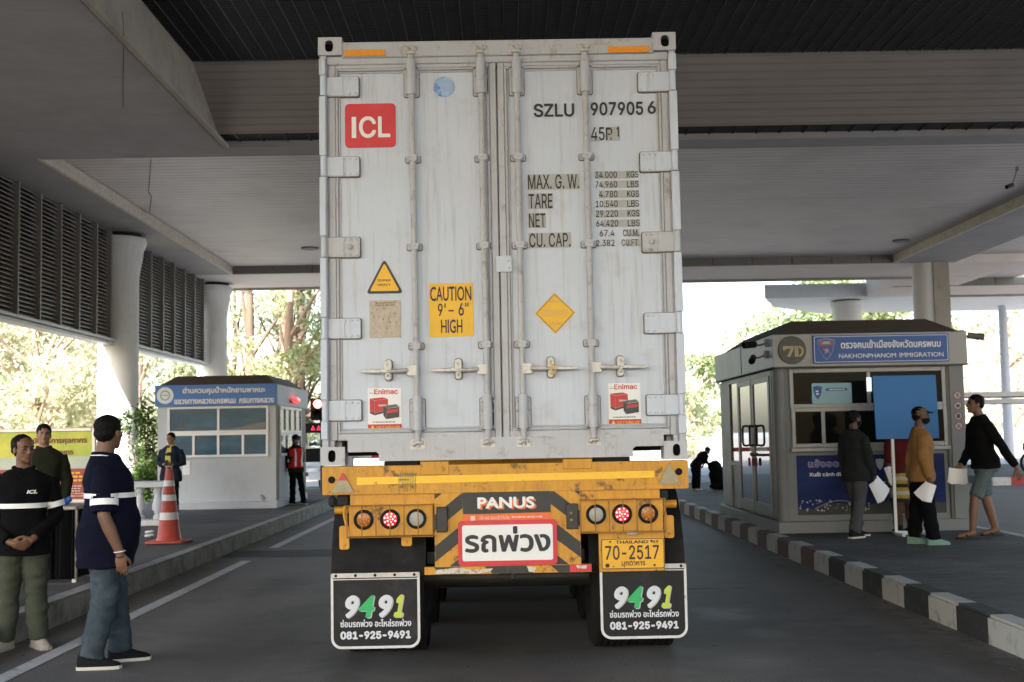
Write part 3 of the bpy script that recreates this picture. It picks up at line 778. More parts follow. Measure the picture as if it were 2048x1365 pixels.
for x0, x1 in ((-1.214, -1.168), (1.176, 1.222)):
    b = MB(); b.box(x0, x1, YF + 0.015, 8.36, 1.44, 4.13)
    xi0, xi1 = (x1 - 0.002, x1 + 0.035) if x0 < 0 else (x0 - 0.035, x0 + 0.002)
    b.box(xi0, xi1, YF + 0.05, 8.36, 1.44, 4.13)
    b.build('corner_post', m_contf, CN, bevel=0.006)
    b = MB()
    for z0, z1 in ((1.50, 1.625), (1.768, 2.172), (2.322, 2.725), (2.875, 3.28), (3.428, 3.838), (3.985, 4.10)):
        b.box(x0 - 0.004, x1 - 0.006 if x0 < 0 else x1 + 0.004, YF - 0.004, YF + 0.02, z0, z1)
    b.build('post_cover', m_cont, CN, bevel=0.004)
b = MB(); b.box(-1.065, 1.075, YF + 0.008, 8.38, 4.106, 4.214); b.box(-1.168, 1.176, YF + 0.03, 8.38, 4.062, 4.12); b.build('header', m_contf, CN, bevel=0.006)
b = MB(); b.prism([(-1.042, 1.415), (-0.852, 1.415), (-0.835, 1.40), (-0.835, 1.352), (0.862, 1.352), (0.862, 1.405), (0.88, 1.42), (1.07, 1.42), (1.07, 1.50), (-1.042, 1.50)], YF + 0.006, YF + 0.05)
b.box(-0.835, 0.862, YF + 0.052, 8.38, 1.352, 1.49)
b.build('sill', m_contf, CN, smooth=0)
for sx in (-1, 1):
    for top in (0, 1):
        x0, x1 = (-1.222, -1.06) if sx < 0 else (1.068, 1.226)
        z0, z1 = (4.122, 4.245) if top else (1.33, 1.452)
        b = MB()
        hx = (x0 + x1) / 2 + 0.006 * sx
        b.m = 0; b.holeplate(x0, x1, z0, z1, YF - 0.006, YF + 0.02, hx, (z0 + z1) / 2, 0.029 if top else 0.026, 0.040, 24, 0.25)
        b.box(x0, x1, YF + 0.10, YF + 0.17, z0, z1)
        for q in ((x0, x0 + 0.02, z0, z1), (x1 - 0.02, x1, z0, z1), (x0 + 0.02, x1 - 0.02, z0, z0 + 0.02), (x0 + 0.02, x1 - 0.02, z1 - 0.02, z1)):
            b.box(q[0], q[1], YF + 0.02, YF + 0.10, q[2], q[3])
        b.m = 1; b.box(x0 + 0.022, x1 - 0.022, YF + 0.085, YF + 0.098, z0 + 0.022, z1 - 0.022)
        b.build('corner_casting', [m_contf, m_dark], CN, smooth=0)
b = MB(); b.box(-1.10, 1.108, 8.33, 8.39, 1.49, 4.08); b.build('door_recess', m_seal, CN, smooth=0)

def ring(b, x0, x1, z0, z1, w, y0, y1):
    b.box(x0, x0 + w, y0, y1, z0, z1); b.box(x1 - w, x1, y0, y1, z0, z1)
    b.box(x0 + w, x1 - w, y0, y1, z1 - w, z1); b.box(x0 + w, x1 - w, y0, y1, z0, z0 + w)
for sx, x0, x1 in ((-1, -1.160, -0.010), (1, -0.003, 1.168)):
    b = MB(); b.box(x0 + 0.05, x1 - 0.05, YD, YD + 0.06, 1.53, 4.05)
    d = b.build('door', m_cont, CN, smooth=0)
    d['label'] = 'left-hand door leaf with red square logo' if sx < 0 else 'right-hand door leaf with registration numbers'
    b = MB(); ring(b, x0, x1, 1.492, 4.085, 0.048, YD - 0.012, YD + 0.05); b.build('door_frame', m_contf, d, bevel=0.006)
    b = MB(); ring(b, x0 + 0.049, x1 - 0.049, 1.541, 4.036, 0.016, YD - 0.018, YD + 0.03); ring(b, x0 + 0.069, x1 - 0.069, 1.561, 4.016, 0.012, YD - 0.010, YD + 0.03)
    b.build('seal_moulding', m_seal, d, bevel=0.003)
    for k, z in enumerate((1.695, 2.247, 2.80, 3.354, 3.91)):
        h = 0.067
        if sx < 0: xa, xb, xm = -1.168, -0.952, -1.06
        else: xa, xb, xm = 1.176, 0.966, 1.072
        lo, hi = min(xa, xb), max(xa, xb)
        b = MB()
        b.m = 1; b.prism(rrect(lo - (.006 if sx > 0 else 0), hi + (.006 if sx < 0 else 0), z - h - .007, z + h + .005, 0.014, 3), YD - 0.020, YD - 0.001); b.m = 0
        b.prism(rrect(lo, hi, z - h, z + h, 0.012, 3), YD - 0.030, YD - 0.0205)
        b.box(min(xa, xm), max(xa, xm), YD - 0.036, YD - 0.028, z - h + 0.004, z + h - 0.004)
        b.tube([(xa - sx * -0.022, YF + 0.004, z - h - 0.002), (xa - sx * -0.022, YF + 0.004, z + h + 0.002)], 0.02, 10)
        for dz in (-0.052, 0.052):
            for q in range(3): b.ell((xb - sx * -0.02 - sx * -0.042 * q, YD - 0.031, z + dz), (0.010, 0.007, 0.010), None, 8, 5)
        if k == 2: b.ell(((xb + xm) / 2 + sx * 0.01, YD - 0.034, z), (0.02, 0.02, 0.02), None, 10, 6)
        b.build('hinge', [m_cont if k != 2 else m_contf, m_grime_shade], d, bevel=0)
b = MB(); b.prism(rrect(-0.030, 0.075, 2.613, 2.720, 0.01, 3), YD - 0.03, YD - 0.018); b.ell((0.055, YD - 0.03, 2.69), (.009, .006, .009), None, 8, 5); b.ell((0.055, YD - 0.03, 2.64), (.009, .006, .009), None, 8, 5)
b.build('overlap_plate', m_cont, CN)

BY = YD - 0.045
for sx, xt, xb in ((-1, -0.590, -0.574), (-1, -0.115, -0.104), (1, 0.131, 0.135), (1, 0.599, 0.603)):
    X = lambda z: xb + (xt - xb) * (z - 1.5) / 2.6
    b = MB(); b.tube([(X(1.44), BY, 1.44), (X(4.165), BY, 4.165)], 0.0205, 14)
    bar = b.build('locking_bar', m_bar, CN)
    def bracket(z, hh, hw, big):
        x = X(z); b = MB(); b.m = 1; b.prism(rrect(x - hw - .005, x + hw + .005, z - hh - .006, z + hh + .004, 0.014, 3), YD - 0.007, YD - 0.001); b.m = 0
        b.prism(rrect(x - hw, x + hw, z - hh, z + hh, 0.012, 3), YD - 0.018, YD - 0.0075)
        if big: b.tube([(x, BY, z - hh + 0.006), (x, BY, z + hh + 0.02)], 0.032, 14)
        else: b.prism(rrect(x - 0.028, x + 0.028, z - hh, z + hh, 0.008, 3), YD - 0.07, YD - 0.014)
        zz = (-hh + 0.02, 0.02, hh - 0.025) if big else (0,)
        for q in zz:
            for s_ in (-1, 1): b.ell((x + s_ * (hw - 0.012), YD - 0.018, z + q), (0.010, 0.008, 0.010), None, 8, 5)
        b.ell((x, YD - 0.072 if not big else BY - 0.032, z), (0.006, 0.004, 0.006), None, 6, 4)
        b.build('bar_bracket', [m_contf, m_grime_shade], bar)
    bracket(3.95, 0.115, 0.05, True); bracket(3.398, 0.021, 0.05, False); bracket(2.794, 0.021, 0.05, False); bracket(2.12, 0.021, 0.05, False); bracket(1.655, 0.108, 0.05, True)
    for z, dz in ((4.145, 1), (1.457, -1)):
        x = X(z); b = MB()
        b.lathe([(0.034, z - 0.028 * dz), (0.04, z - 0.012 * dz), (0.028, z + 0.0 * dz)] if dz > 0 else [(0.028, z), (0.036, z + 0.012), (0.03, z + 0.028)], (x, BY, 0), 12)
        b.box(x - 0.042, x - 0.018, BY - 0.02, YF + 0.02, z - 0.012, z + 0.026); b.box(x + 0.004, x + 0.04, BY - 0.024, YF + 0.02, z - 0.002, z + 0.03)
        b.ell((x - 0.022, BY - 0.02, z + 0.006), (0.017, 0.014, 0.017), None, 8, 6); b.ell((x + 0.024, BY - 0.022, z + 0.014), (0.014, 0.012, 0.012), None, 8, 6)
        b.box(x - 0.052, x + 0.052, YF + 0.004, YF + 0.016, z - 0.03, z + 0.034)
        b.build('cam_lock', m_steel, bar, bevel=0.003)
    # handle reaching outwards, with its latch
    z = 1.954; hs = -1 if sx < 0 else 1
    x = X(z)
    b = MB()
    b.prism(rrect(min(x, x + hs * 0.064), max(x, x + hs * 0.064), z - 0.036, z + 0.036, 0.008, 3), BY - 0.02, BY + 0.004)
    b.tube([(x + hs * 0.05, BY - 0.016, z + 0.002), (x + hs * 0.18, BY - 0.012, z - 0.002), (x + hs * 0.24, BY - 0.02, z)], [0.014, 0.016, 0.010], 8)
    b.prism([(x + hs * 0.36, z + 0.008), (x + hs * 0.19, z + 0.016), (x + hs * 0.19, z - 0.012), (x + hs * 0.36, z - 0.012)][::-hs], BY - 0.03, BY - 0.018)
    b.prism([(x + hs * 0.368, z + 0.009), (x + hs * 0.24, z + 0.009), (x + hs * 0.24, z - 0.014), (x + hs * 0.368, z - 0.012)][::-hs], BY - 0.036, BY - 0.022)
    b.build('handle', m_steel, bar, bevel=0.003)
    b = MB(); xl = x + hs * 0.19
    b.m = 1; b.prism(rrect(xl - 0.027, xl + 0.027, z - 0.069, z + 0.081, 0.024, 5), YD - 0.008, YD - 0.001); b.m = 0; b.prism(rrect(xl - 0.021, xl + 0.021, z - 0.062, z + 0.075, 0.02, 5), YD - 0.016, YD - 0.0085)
    b.holeplate(xl - 0.021, xl + 0.021, z + 0.005, z + 0.062, BY - 0.045, BY - 0.03, xl, z + 0.036, 0.011, 0.016, 16)
    b.prism(rrect(xl - 0.018, xl + 0.018, z - 0.058, z - 0.012, 0.015, 4), BY - 0.04, BY - 0.02)
    b.ell((xl, BY - 0.045, z - 0.03), (0.012, 0.01, 0.012), None, 8, 6)
    b.build('latch', [m_steel, m_grime_shade], bar)
    if 0 < x < 0.3:
        b = MB(); b.tube([(xl + 0.014 + 0.014 * cos(a), BY - 0.05, z - 0.012 + 0.034 * sin(a)) for a in np.linspace(0, 2 * pi, 14)], 0.005, 6)
        b.build('wire_seal', m_cyel, bar)

# decals and marks: flat vinyl just proud of the doors
YV, YT = YD - 0.004, YD - 0.007
for x0, x1 in ((-1.041, -0.764), (0.764, 1.042)):
    b = MB(); b.box(x0, x1, YF - 0.002, YF + 0.006, 4.113, 4.155) if x0 < 0 else b.box(x0, x1, YF - 0.002, YF + 0.006, 4.108, 4.152)
    b.build('amber_reflector', m_orange, CN)
b = MB(); b.flat(rrect(-1.049, -0.702, 3.488, 3.795, 0.03), YV); o = b.build('logo_panel', m_red, CN, smooth=0); o['label'] = 'red square with the white letters ICL'
b = MB(); b.rect(-1.003, -0.972, 3.556, 3.703, YT); text(b, 'CL', -0.953, -0.739, 3.555, 3.706, YT, 0.020, INTER, 44); b.build('lettering', m_white, o, smooth=0)
b = MB(); b.disc(-0.368, 3.903, 0.072, YV, 28); o = b.build('round_sticker', m_bluedot, CN, smooth=0)
b = MB()
for k in range(40):
    a0, a1 = 2 * pi * k / 40, 2 * pi * (k + 1) / 40
    b.flat([(-0.368 + r * cos(a), 3.903 + r * sin(a)) for r, a in ((0.0715, a0), (0.0715, a1), (0.067, a1), (0.067, a0))], YT)
for k in range(11):
    a0 = pi * 1.2 + k * 0.12
    b.flat([(-0.368 + r * cos(a), 3.903 + r * sin(a)) for r, a in ((0.062, a0), (0.062, a0 + 0.08), (0.054, a0 + 0.08), (0.054, a0))], YT)
b.build('sticker_border', m_bluedot, o, smooth=0)
def tri_pts(cx, zb, w, h, r):
    pts = []
    V = [(cx - w / 2 + r * 1.6, zb + r, 7 * pi / 6), (cx + w / 2 - r * 1.6, zb + r, -pi / 2 + 0.0), (cx, zb + h - r * 1.9, pi / 6)]
    for (x, z, a) in ((V[0][0], V[0][1], 5 * pi / 6), (V[1][0], V[1][1], -pi / 2), (V[2][0], V[2][1], pi / 6)):
        for k in range(5):
            t = a + 2 * pi / 3 * k / 4
            pts.append((x + r * cos(t), z + r * sin(t)))
    return pts
b = MB(); b.m = 0; b.flat(tri_pts(-0.789, 2.482, 0.252, 0.236, 0.014), YV); b.m = 1; b.flat(tri_pts(-0.789, 2.499, 0.200, 0.190, 0.008), YT)
o = b.build('warning_triangle', [m_dkgrey, m_cyel], CN, smooth=0)
b = MB(); text(b, 'SUPER', -0.834, -0.747, 2.564, 2.580, YT - .002, 0.01, INTER, 14); text(b, 'HEAVY', -0.834, -0.747, 2.533, 2.549, YT - .002, 0.01, INTER, 14); b.build('lettering', m_ink, o, smooth=0)
b = MB(); b.box(-0.893, -0.684, YD - 0.006, YD - 0.001, 2.182, 2.436); o = b.build('identity_plate', m_oldplate, CN)
b = MB(); scribble(b, -0.86, -0.72, 2.395, 2.425, YT - .002, 2, 3, 0.45); b.build('worn_print', M('worn_print', (0.25, 0.17, 0.11), 0.7), o, smooth=0)
b = MB(); b.flat([(-0.487, 2.178), (-0.189, 2.182), (-0.191, 2.545), (-0.49, 2.541)], YV); o = b.build('height_sticker', m_cyel, CN, smooth=0); o['label'] = 'yellow CAUTION 9 feet 6 inches HIGH sticker'
b = MB(); text(b, 'CAUTION', -0.481, -0.203, 2.424, 2.522, YT, 0.010, None, 36); text(b, 'HIGH', -0.410, -0.266, 2.205, 2.297, YT, 0.010, None, 36)
text(b, '9', -0.430, -0.398, 2.322, 2.408, YT, 0.012, INTER, 36); b.rect(-0.385, -0.378, 2.378, 2.408, YT); b.rect(-0.358, -0.323, 2.352, 2.362, YT); text(b, '6', -0.29, -0.255, 2.322, 2.408, YT, 0.012, INTER, 36)
b.rect(-0.245, -0.238, 2.384, 2.41, YT); b.rect(-0.230, -0.223, 2.384, 2.41, YT); b.build('lettering', m_ink, o, smooth=0)
b = MB(); b.m = 0; b.flat([(0.227, 2.328), (0.363, 2.187), (0.500, 2.330), (0.361, 2.468)], YV); b.m = 1
dia = [(0.235, 2.328), (0.363, 2.196), (0.492, 2.330), (0.361, 2.459)]; dib = [(0.239, 2.328), (0.363, 2.2005), (0.488, 2.330), (0.361, 2.4545)]
for k in range(4): b.flat([dia[k], dia[(k + 1) % 4], dib[(k + 1) % 4], dib[k]], YT)
o = b.build('diamond_sticker', [m_cyel, m_dkgrey], CN, smooth=0)
b = MB(); scribble(b, 0.315, 0.41, 2.402, 2.412, YT - .001, 1, 5, 0.6); scribble(b, 0.268, 0.458, 2.308, 2.352, YT - .001, 4, 6, 0.3); scribble(b, 0.32, 0.41, 2.245, 2.268, YT - .001, 3, 8, 0.3); b.build('fine_print', m_oldplate, o, smooth=0)

b = MB()
text(b, 'SZLU', 0.245, 0.524, 3.680, 3.775, YT, 0.022, INTER, 40); text(b, '907905', 0.637, 0.998, 3.684, 3.779, YT, 0.022, INTER, 40); text(b, '6', 1.027, 1.085, 3.690, 3.780, YT, 0.022, INTER, 40)
b.build('registration_number', m_ink, CN, smooth=0)
# stencilled figures on pale vinyl strips, worn
b = MB(); g = []
def st(body, x0, x1, z0, z1, tone=True):
    if tone: g.append((x0 - 0.004, x1 + 0.004, z0 - 0.004, z1 + 0.004))
    text(b, body, x0, x1, z0, z1, YT, 0.008, INTER, 34)
st('45', 0.636, 0.728, 3.511, 3.605, False)
b.rect(0.738, 0.748, 3.513, 3.60, YT); b.rect(0.748, 0.772, 3.585, 3.60, YT); b.rect(0.772, 0.780, 3.555, 3.592, YT); b.rect(0.752, 0.768, 3.548, 3.558, YT); b.rect(0.768, 0.776, 3.514, 3.53, YT)
b.rect(0.818, 0.827, 3.535, 3.607, YT); b.rect(0.812, 0.82, 3.585, 3.598, YT)
g += [(0.632, 0.70, 3.505, 3.53), (0.735, 0.832, 3.508, 3.605)]
st('MAX. G. W.', 0.197, 0.546, 3.181, 3.280); st('TARE', 0.199, 0.361, 3.048, 3.148); st('NET', 0.198, 0.310, 2.918, 3.013); st('CU. CAP.', 0.198, 0.478, 2.780, 2.876)
for k, (a, u) in enumerate((('34.000', 'KGS'), ('74.960', 'LBS'), ('4.780', 'KGS'), ('10.540', 'LBS'), ('29.220', 'KGS'), ('64.420', 'LBS'), ('67.4', 'CU.M.'), ('2.382', 'CU.FT.'))):
    z = 3.250 - 0.0672 * k
    n = len(a) / 6
    xr = 0.806 if k < 6 else 0.778
    text(b, a, xr - 0.150 * n, xr, z, z + 0.045, YT, 0.006, INTER, 20)
    xu = (0.872, 0.952) if k < 6 else ((0.838, 0.946) if k == 6 else (0.826, 0.946))
    text(b, u, xu[0], xu[1], z, z + 0.045, YT, 0.006, INTER, 20)
    if k in (0, 1, 2, 3, 4, 5): g.append((xr - 0.150 * n if k % 2 == 0 else xr - 0.1, 0.955 if k % 3 else 0.93, z - 0.003, z + 0.048))
    else: g.append((0.86, 0.95, z - 0.003, z + 0.048))
o = b.build('weight_stencil', m_ink, CN, smooth=0)
b = MB()
for q in g: b.rect(q[0], q[1], q[2], q[3], YV)
b.build('stencil_backing', m_greybox, o, smooth=0)
b = MB(); scribble(b, -0.372, -0.304, 1.642, 1.752, YV, 9, 11, 0.25); b.build('worn_label', M('faint_print', (0.45, 0.45, 0.47), 0.6), CN, smooth=0)

m_batred = M('battery_red', (0.50, 0.035, 0.035), 0.5, var=0.1); m_batdk = M('battery_dark', (0.035, 0.04, 0.045), 0.5, var=0.2); m_batmid = M('battery_grey', (0.11, 0.12, 0.13), 0.5, var=0.1)
def advert(x0, z0, w, h):
    P = lambda u, v: (x0 + u * w, z0 + v * h)
    b = MB(); b.rect(x0, x0 + w, z0, z0 + h, YV); o = b.build('battery_sticker', m_white, CN, smooth=0)
    b = MB(); b.rect(x0, x0 + w, z0, z0 + 0.13 * h, YT); b.flat([P(0.06, 0.46), P(0.20, 0.40), P(0.20, 0.70), P(0.06, 0.745)], YT); b.flat([P(0.205, 0.40), P(0.60, 0.48), P(0.60, 0.73), P(0.205, 0.70)], YT)
    b.flat([P(0.06, 0.75), P(0.205, 0.705), P(0.60, 0.735), P(0.45, 0.775)], YT); b.flat([P(0.56, 0.385), P(0.90, 0.42), P(0.90, 0.50), P(0.56, 0.47)], YT - .003); b.build('red_artwork', m_batred, o, smooth=0)
    b = MB(); b.flat([P(0.06, 0.40), P(0.20, 0.345), P(0.20, 0.398), P(0.06, 0.455)], YT); b.flat([P(0.205, 0.345), P(0.60, 0.425), P(0.60, 0.475), P(0.205, 0.395)], YT)
    b.flat([P(0.46, 0.34), P(0.54, 0.25), P(0.54, 0.50), P(0.46, 0.56)], YT - .002); b.flat([P(0.545, 0.25), P(0.93, 0.295), P(0.93, 0.54), P(0.545, 0.50)], YT - .002); b.build('dark_artwork', m_batdk, o, smooth=0)
    b = MB(); b.flat([P(0.46, 0.57), P(0.545, 0.51), P(0.93, 0.55), P(0.84, 0.605)], YT - .002); scribble(b, x0 + .12 * w, x0 + .9 * w, z0 + .165 * h, z0 + .20 * h, YT, 1, 4, 0.7); scribble(b, x0 + .04 * w, x0 + .16 * w, z0 + .87 * h, z0 + .89 * h, YT, 1, 9, 0.8); b.build('grey_artwork', m_batmid, o, smooth=0)
    b = MB(); text(b, 'Enimac', x0 + .19 * w, x0 + .9 * w, z0 + .85 * h, z0 + .975 * h, YT, 0.02, INTER, 24); b.build('brand_lettering', m_red, o, smooth=0)
    b = MB(); text(b, 'CHÚ Ý THẮNG GẤP', x0 + .24 * w, x0 + .95 * w, z0 + .025 * h, z0 + .11 * h, YT - .002, 0.02, INTER, 14); b.flat([P(0.07, 0.02), P(0.21, 0.02), P(0.14, 0.115)], YT - .002); b.build('caution_lettering', m_cyel, o, smooth=0)
    b = MB(); text(b, 'Enimac', x0 + .33 * w, x0 + .57 * w, z0 + .56 * h, z0 + .61 * h, YT - .002, 0.02, INTER, 10); b.build('white_lettering', m_white, o, smooth=0)
advert(-0.910, 1.562, 0.226, 0.280); advert(0.710, 1.566, 0.218, 0.280)

# ------------------------------------------------------------------ trailer
TR = thing('semi_trailer', 'yellow skeletal semi-trailer carrying the white container, hazard stripes on its tail', 'trailer', (0.005, 14.0, 0))
YR = 8.16
b = MB(); b.prism(rrect(-1.206, 1.220, 1.137, 1.322, 0.012, 3), YR, YR + 0.012); b.box(-1.206, 1.220, YR + 0.0125, YR + 0.20, 1.31, 1.322); b.box(-1.206, 1.220, YR + 0.0125, YR + 0.20, 1.137, 1.149)
b.box(-1.206, -1.19, YR + 0.0125, YR + 0.2, 1.15, 1.309); b.box(1.204, 1.22, YR + 0.0125, YR + 0.2, 1.15, 1.309); b.box(-1.18, 1.19, YR + 0.19, YR + 0.2, 1.15, 1.309)
b.build('rear_beam', m_yel, TR, smooth=0)
for x0, x1, z0 in ((-0.556, -0.366, 1.236), (0.391, 0.583, 1.258)):
    b = MB(); b.box(x0, x1, YR - 0.006, YR + 0.2, z0 + 0.02, 1.345); b.build('container_stop', m_yel, TR, bevel=0.004)
b = MB(); b.box(-0.80, -0.57, YR + 0.05, YR + 0.19, 1.3225, 1.350); b.box(0.60, 0.84, YR + 0.05, YR + 0.19, 1.3225, 1.350); b.build('added_packing_strip', m_dark, TR, smooth=0)  # black strips added to dim the bright gap under the sill
b = MB(); b.flat([(-0.976, 1.200), (0.995, 1.212), (0.995, 1.258), (-0.976, 1.248)], YR - 0.003); b.build('reflective_strip', m_yeltape, TR, smooth=0)
for x, z, w in ((-1.071, 1.151, 0.155), (1.092, 1.17, 0.148)):
    b = MB(); b.prism(tri_pts(x, z, w, 0.135, 0.006), YR - 0.016, YR - 0.001)
    o = b.build('triangular_reflector', M('old_reflector', (0.36, 0.31, 0.20), 0.5, var=0.15, vs=20), TR)
    if x < 0:
        b = MB(); b.flat([(x - 0.028, z + 0.080), (x + 0.028, z + 0.080), (x, z + 0.134)], YR - 0.018); b.build('red_tip', m_red, o, smooth=0)
    b = MB()
    for q in (-0.05, 0.05): b.ell((x + q, YR - 0.016, z + 0.018), (.006, .004, .006), None, 8, 5)
    b.build('screw', m_steel, o)
b = MB(); rgp = random.Random(6)
for k in range(11):
    x = -0.70 + .011 * k; z1_ = 1.29 - .03 * rgp.random(); b.rect(x, x + .0035, z1_ - .03 - .13 * rgp.random(), z1_, YR - .0045)
b.rect(-.70, -.63, 1.225, 1.232, YR - .0048); b.rect(-.665, -.58, 1.262, 1.268, YR - .0048)
b.build('paint_drip', M('green_paint_drip', (.10, .13, .06), .5, var=.2), TR, smooth=0)
for x, z in ((-1.143, 1.236), (1.157, 1.248)):
    b = MB(); b.lathe([(0.022, YR - 0.006), (0.024, YR - 0.001)], (x, 0, z), 16, 'y'); b.lathe([(0.008, YR - 0.012), (0.008, YR - 0.005)], (x, 0, z), 8, 'y'); b.build('pin_hole', m_dark, TR)
for xs in (-0.42, 0.42):
    b = MB(); b.box(xs - 0.07, xs + 0.07, YR + 0.21, 19.8, 1.12, 1.14); b.box(xs - 0.008, xs + 0.008, YR + 0.21, 19.8, 0.86, 1.119); b.box(xs - 0.07, xs + 0.07, YR + 0.21, 19.8, 0.84, 0.86); b.build('main_rail', m_yel, TR, smooth=0)
for y in (10.2, 12.5, 15, 17.5, 19.6):
    b = MB(); b.box(-1.18, 1.18, y, y + 0.1, 1.16, 1.28); b.build('cross_beam', m_yel, TR, smooth=0)
b = MB(); b.box(-1.025, 1.03, YR + 0.03, YR + 0.10, 1.05, 1.136); b.build('lower_beam', m_yel, TR, smooth=0)

# centre: two striped uprights, panel, boards, bumper
for x0, x1, sl_ in ((-0.467, -0.278, 1.0), (0.302, 0.497, -1.0)):
    b = MB(); b.m = 0; b.box(x0, x1, YR + 0.004, YR + 0.03, 0.652, 1.136); b.m = 1
    xa, xb2 = (x0 + 0.06, x1) if sl_ > 0 else (x0, x1 - 0.04)
    stripes(b, x0 + 0.002, x1 - 0.002, 0.655, 1.134, YR + 0.0015, 0.205, 0.78 * sl_, 0.03 if sl_ > 0 else 0.19, 0.5)
    b.build('striped_upright', [m_yel, m_blk], TR, smooth=0)
b = MB(); b.box(-0.278, 0.302, YR + 0.012, YR + 0.03, 0.66, 1.136); b.build('centre_panel', m_yel, TR, smooth=0)
b = MB(); b.box(-0.277, 0.302, YR + 0.001, YR + 0.011, 0.995, 1.135); o = b.build('maker_board', m_blk, TR, smooth=0)
b = MB(); text(b, 'PANUS', -0.169, 0.209, 1.020, 1.090, YR - 0.001, 0.034, None, 48); b.build('shadow_lettering', m_orange2, o, smooth=0)
b = MB(); text(b, 'PANUS', -0.182, 0.196, 1.028, 1.104, YR - 0.0035, 0.034, None, 48); b.build('lettering', m_white, o, smooth=0)
b = MB(); b.flat([(-0.277, 0.93), (0.301, 0.93), (0.301, 0.998), (-0.277, 0.992)], YR - 0.001); o = b.build('address_strip', m_orange2, TR, smooth=0)
b = MB(); b.rect(-0.228, -0.198, 0.952, 0.982, YR - 0.003); text(b, 'บริษัท พนัส แอสเซมบลีย์ จำกัด โทร.', -0.17, 0.03, 0.957, 0.984, YR - 0.003, 0.01, None, 14); scribble(b, 0.04, 0.255, 0.962, 0.978, YR - 0.003, 1, 21, 0.6); b.build('lettering', M('pale_pink', (0.8, 0.55, 0.45), 0.5), o, smooth=0)
b = MB(); b.m = 0; b.prism(rrect(-0.312, 0.340, 0.655, 0.952, 0.028), YR - 0.012, YR - 0.002); b.m = 1; b.flat(rrect(-0.285, 0.312, 0.688, 0.922, 0.014), YR - 0.0145)
o = b.build('warning_board', [m_red, m_white], TR, smooth=0)
b = MB(); text(b, 'รถพ่วง', -0.268, 0.296, 0.742, 0.912, YR - 0.017, 0.028, None, 56); b.build('lettering', m_ink, o, smooth=0)
b = MB(); b.m = 0; b.box(-0.536, 0.562, YR - 0.012, YR + 0.06, 0.604, 0.653); b.m = 1
stripes(b, -0.535, 0.012, 0.605, 0.652, YR - 0.0145, 0.30, -0.9, 0.10, 0.5); stripes(b, 0.013, 0.42, 0.605, 0.652, YR - 0.0145, 0.30, -0.9, 0.0, 0.5)
b.m = 2; b.flat([(-0.47, 0.61), (-0.18, 0.607), (-0.10, 0.62), (-0.085, 0.64), (-0.2, 0.632), (-0.33, 0.648), (-0.46, 0.635)], YR - 0.017); b.flat([(0.15, 0.612), (0.185, 0.61), (0.2, 0.64), (0.14, 0.648)], YR - 0.017)
b.m = 3; b.box(0.42, 0.563, YR - 0.016, YR - 0.011, 0.605, 0.652); b.m = 2; b.flat([(0.47, 0.63), (0.53, 0.625), (0.535, 0.645), (0.46, 0.65)], YR - 0.0185)
b.build('rear_bumper', [m_yel, m_blk, m_chip, m_red], TR, smooth=0)
for x in (-0.30, 0.32):
    b = MB(); b.box(x - 0.04, x + 0.04, YR + 0.061, YR + 0.3, 0.60, 0.66); b.build('bumper_bracket', m_blk, TR, smooth=0)
for x0, x1, z0, z1, vert in ((-0.452, -0.380, 0.880, 1.046, 0), (0.404, 0.480, 0.886, 1.052, 1)):
    b = MB(); b.m = 0; b.box(x0, x1, YR - 0.03, YR + 0.003, z0, z1); b.m = 1
    if vert:
        for z in (0.945, 0.99): b.lathe([(0.015, YR - 0.036), (0.017, YR - 0.029)], ((x0 + x1) / 2 - 0.006, 0, z), 12, 'y')
    b.build('marker_lamp', [m_blk, M('dull_gold_lens', (0.2, 0.13, 0.05), 0.4)], TR, bevel=0.005)

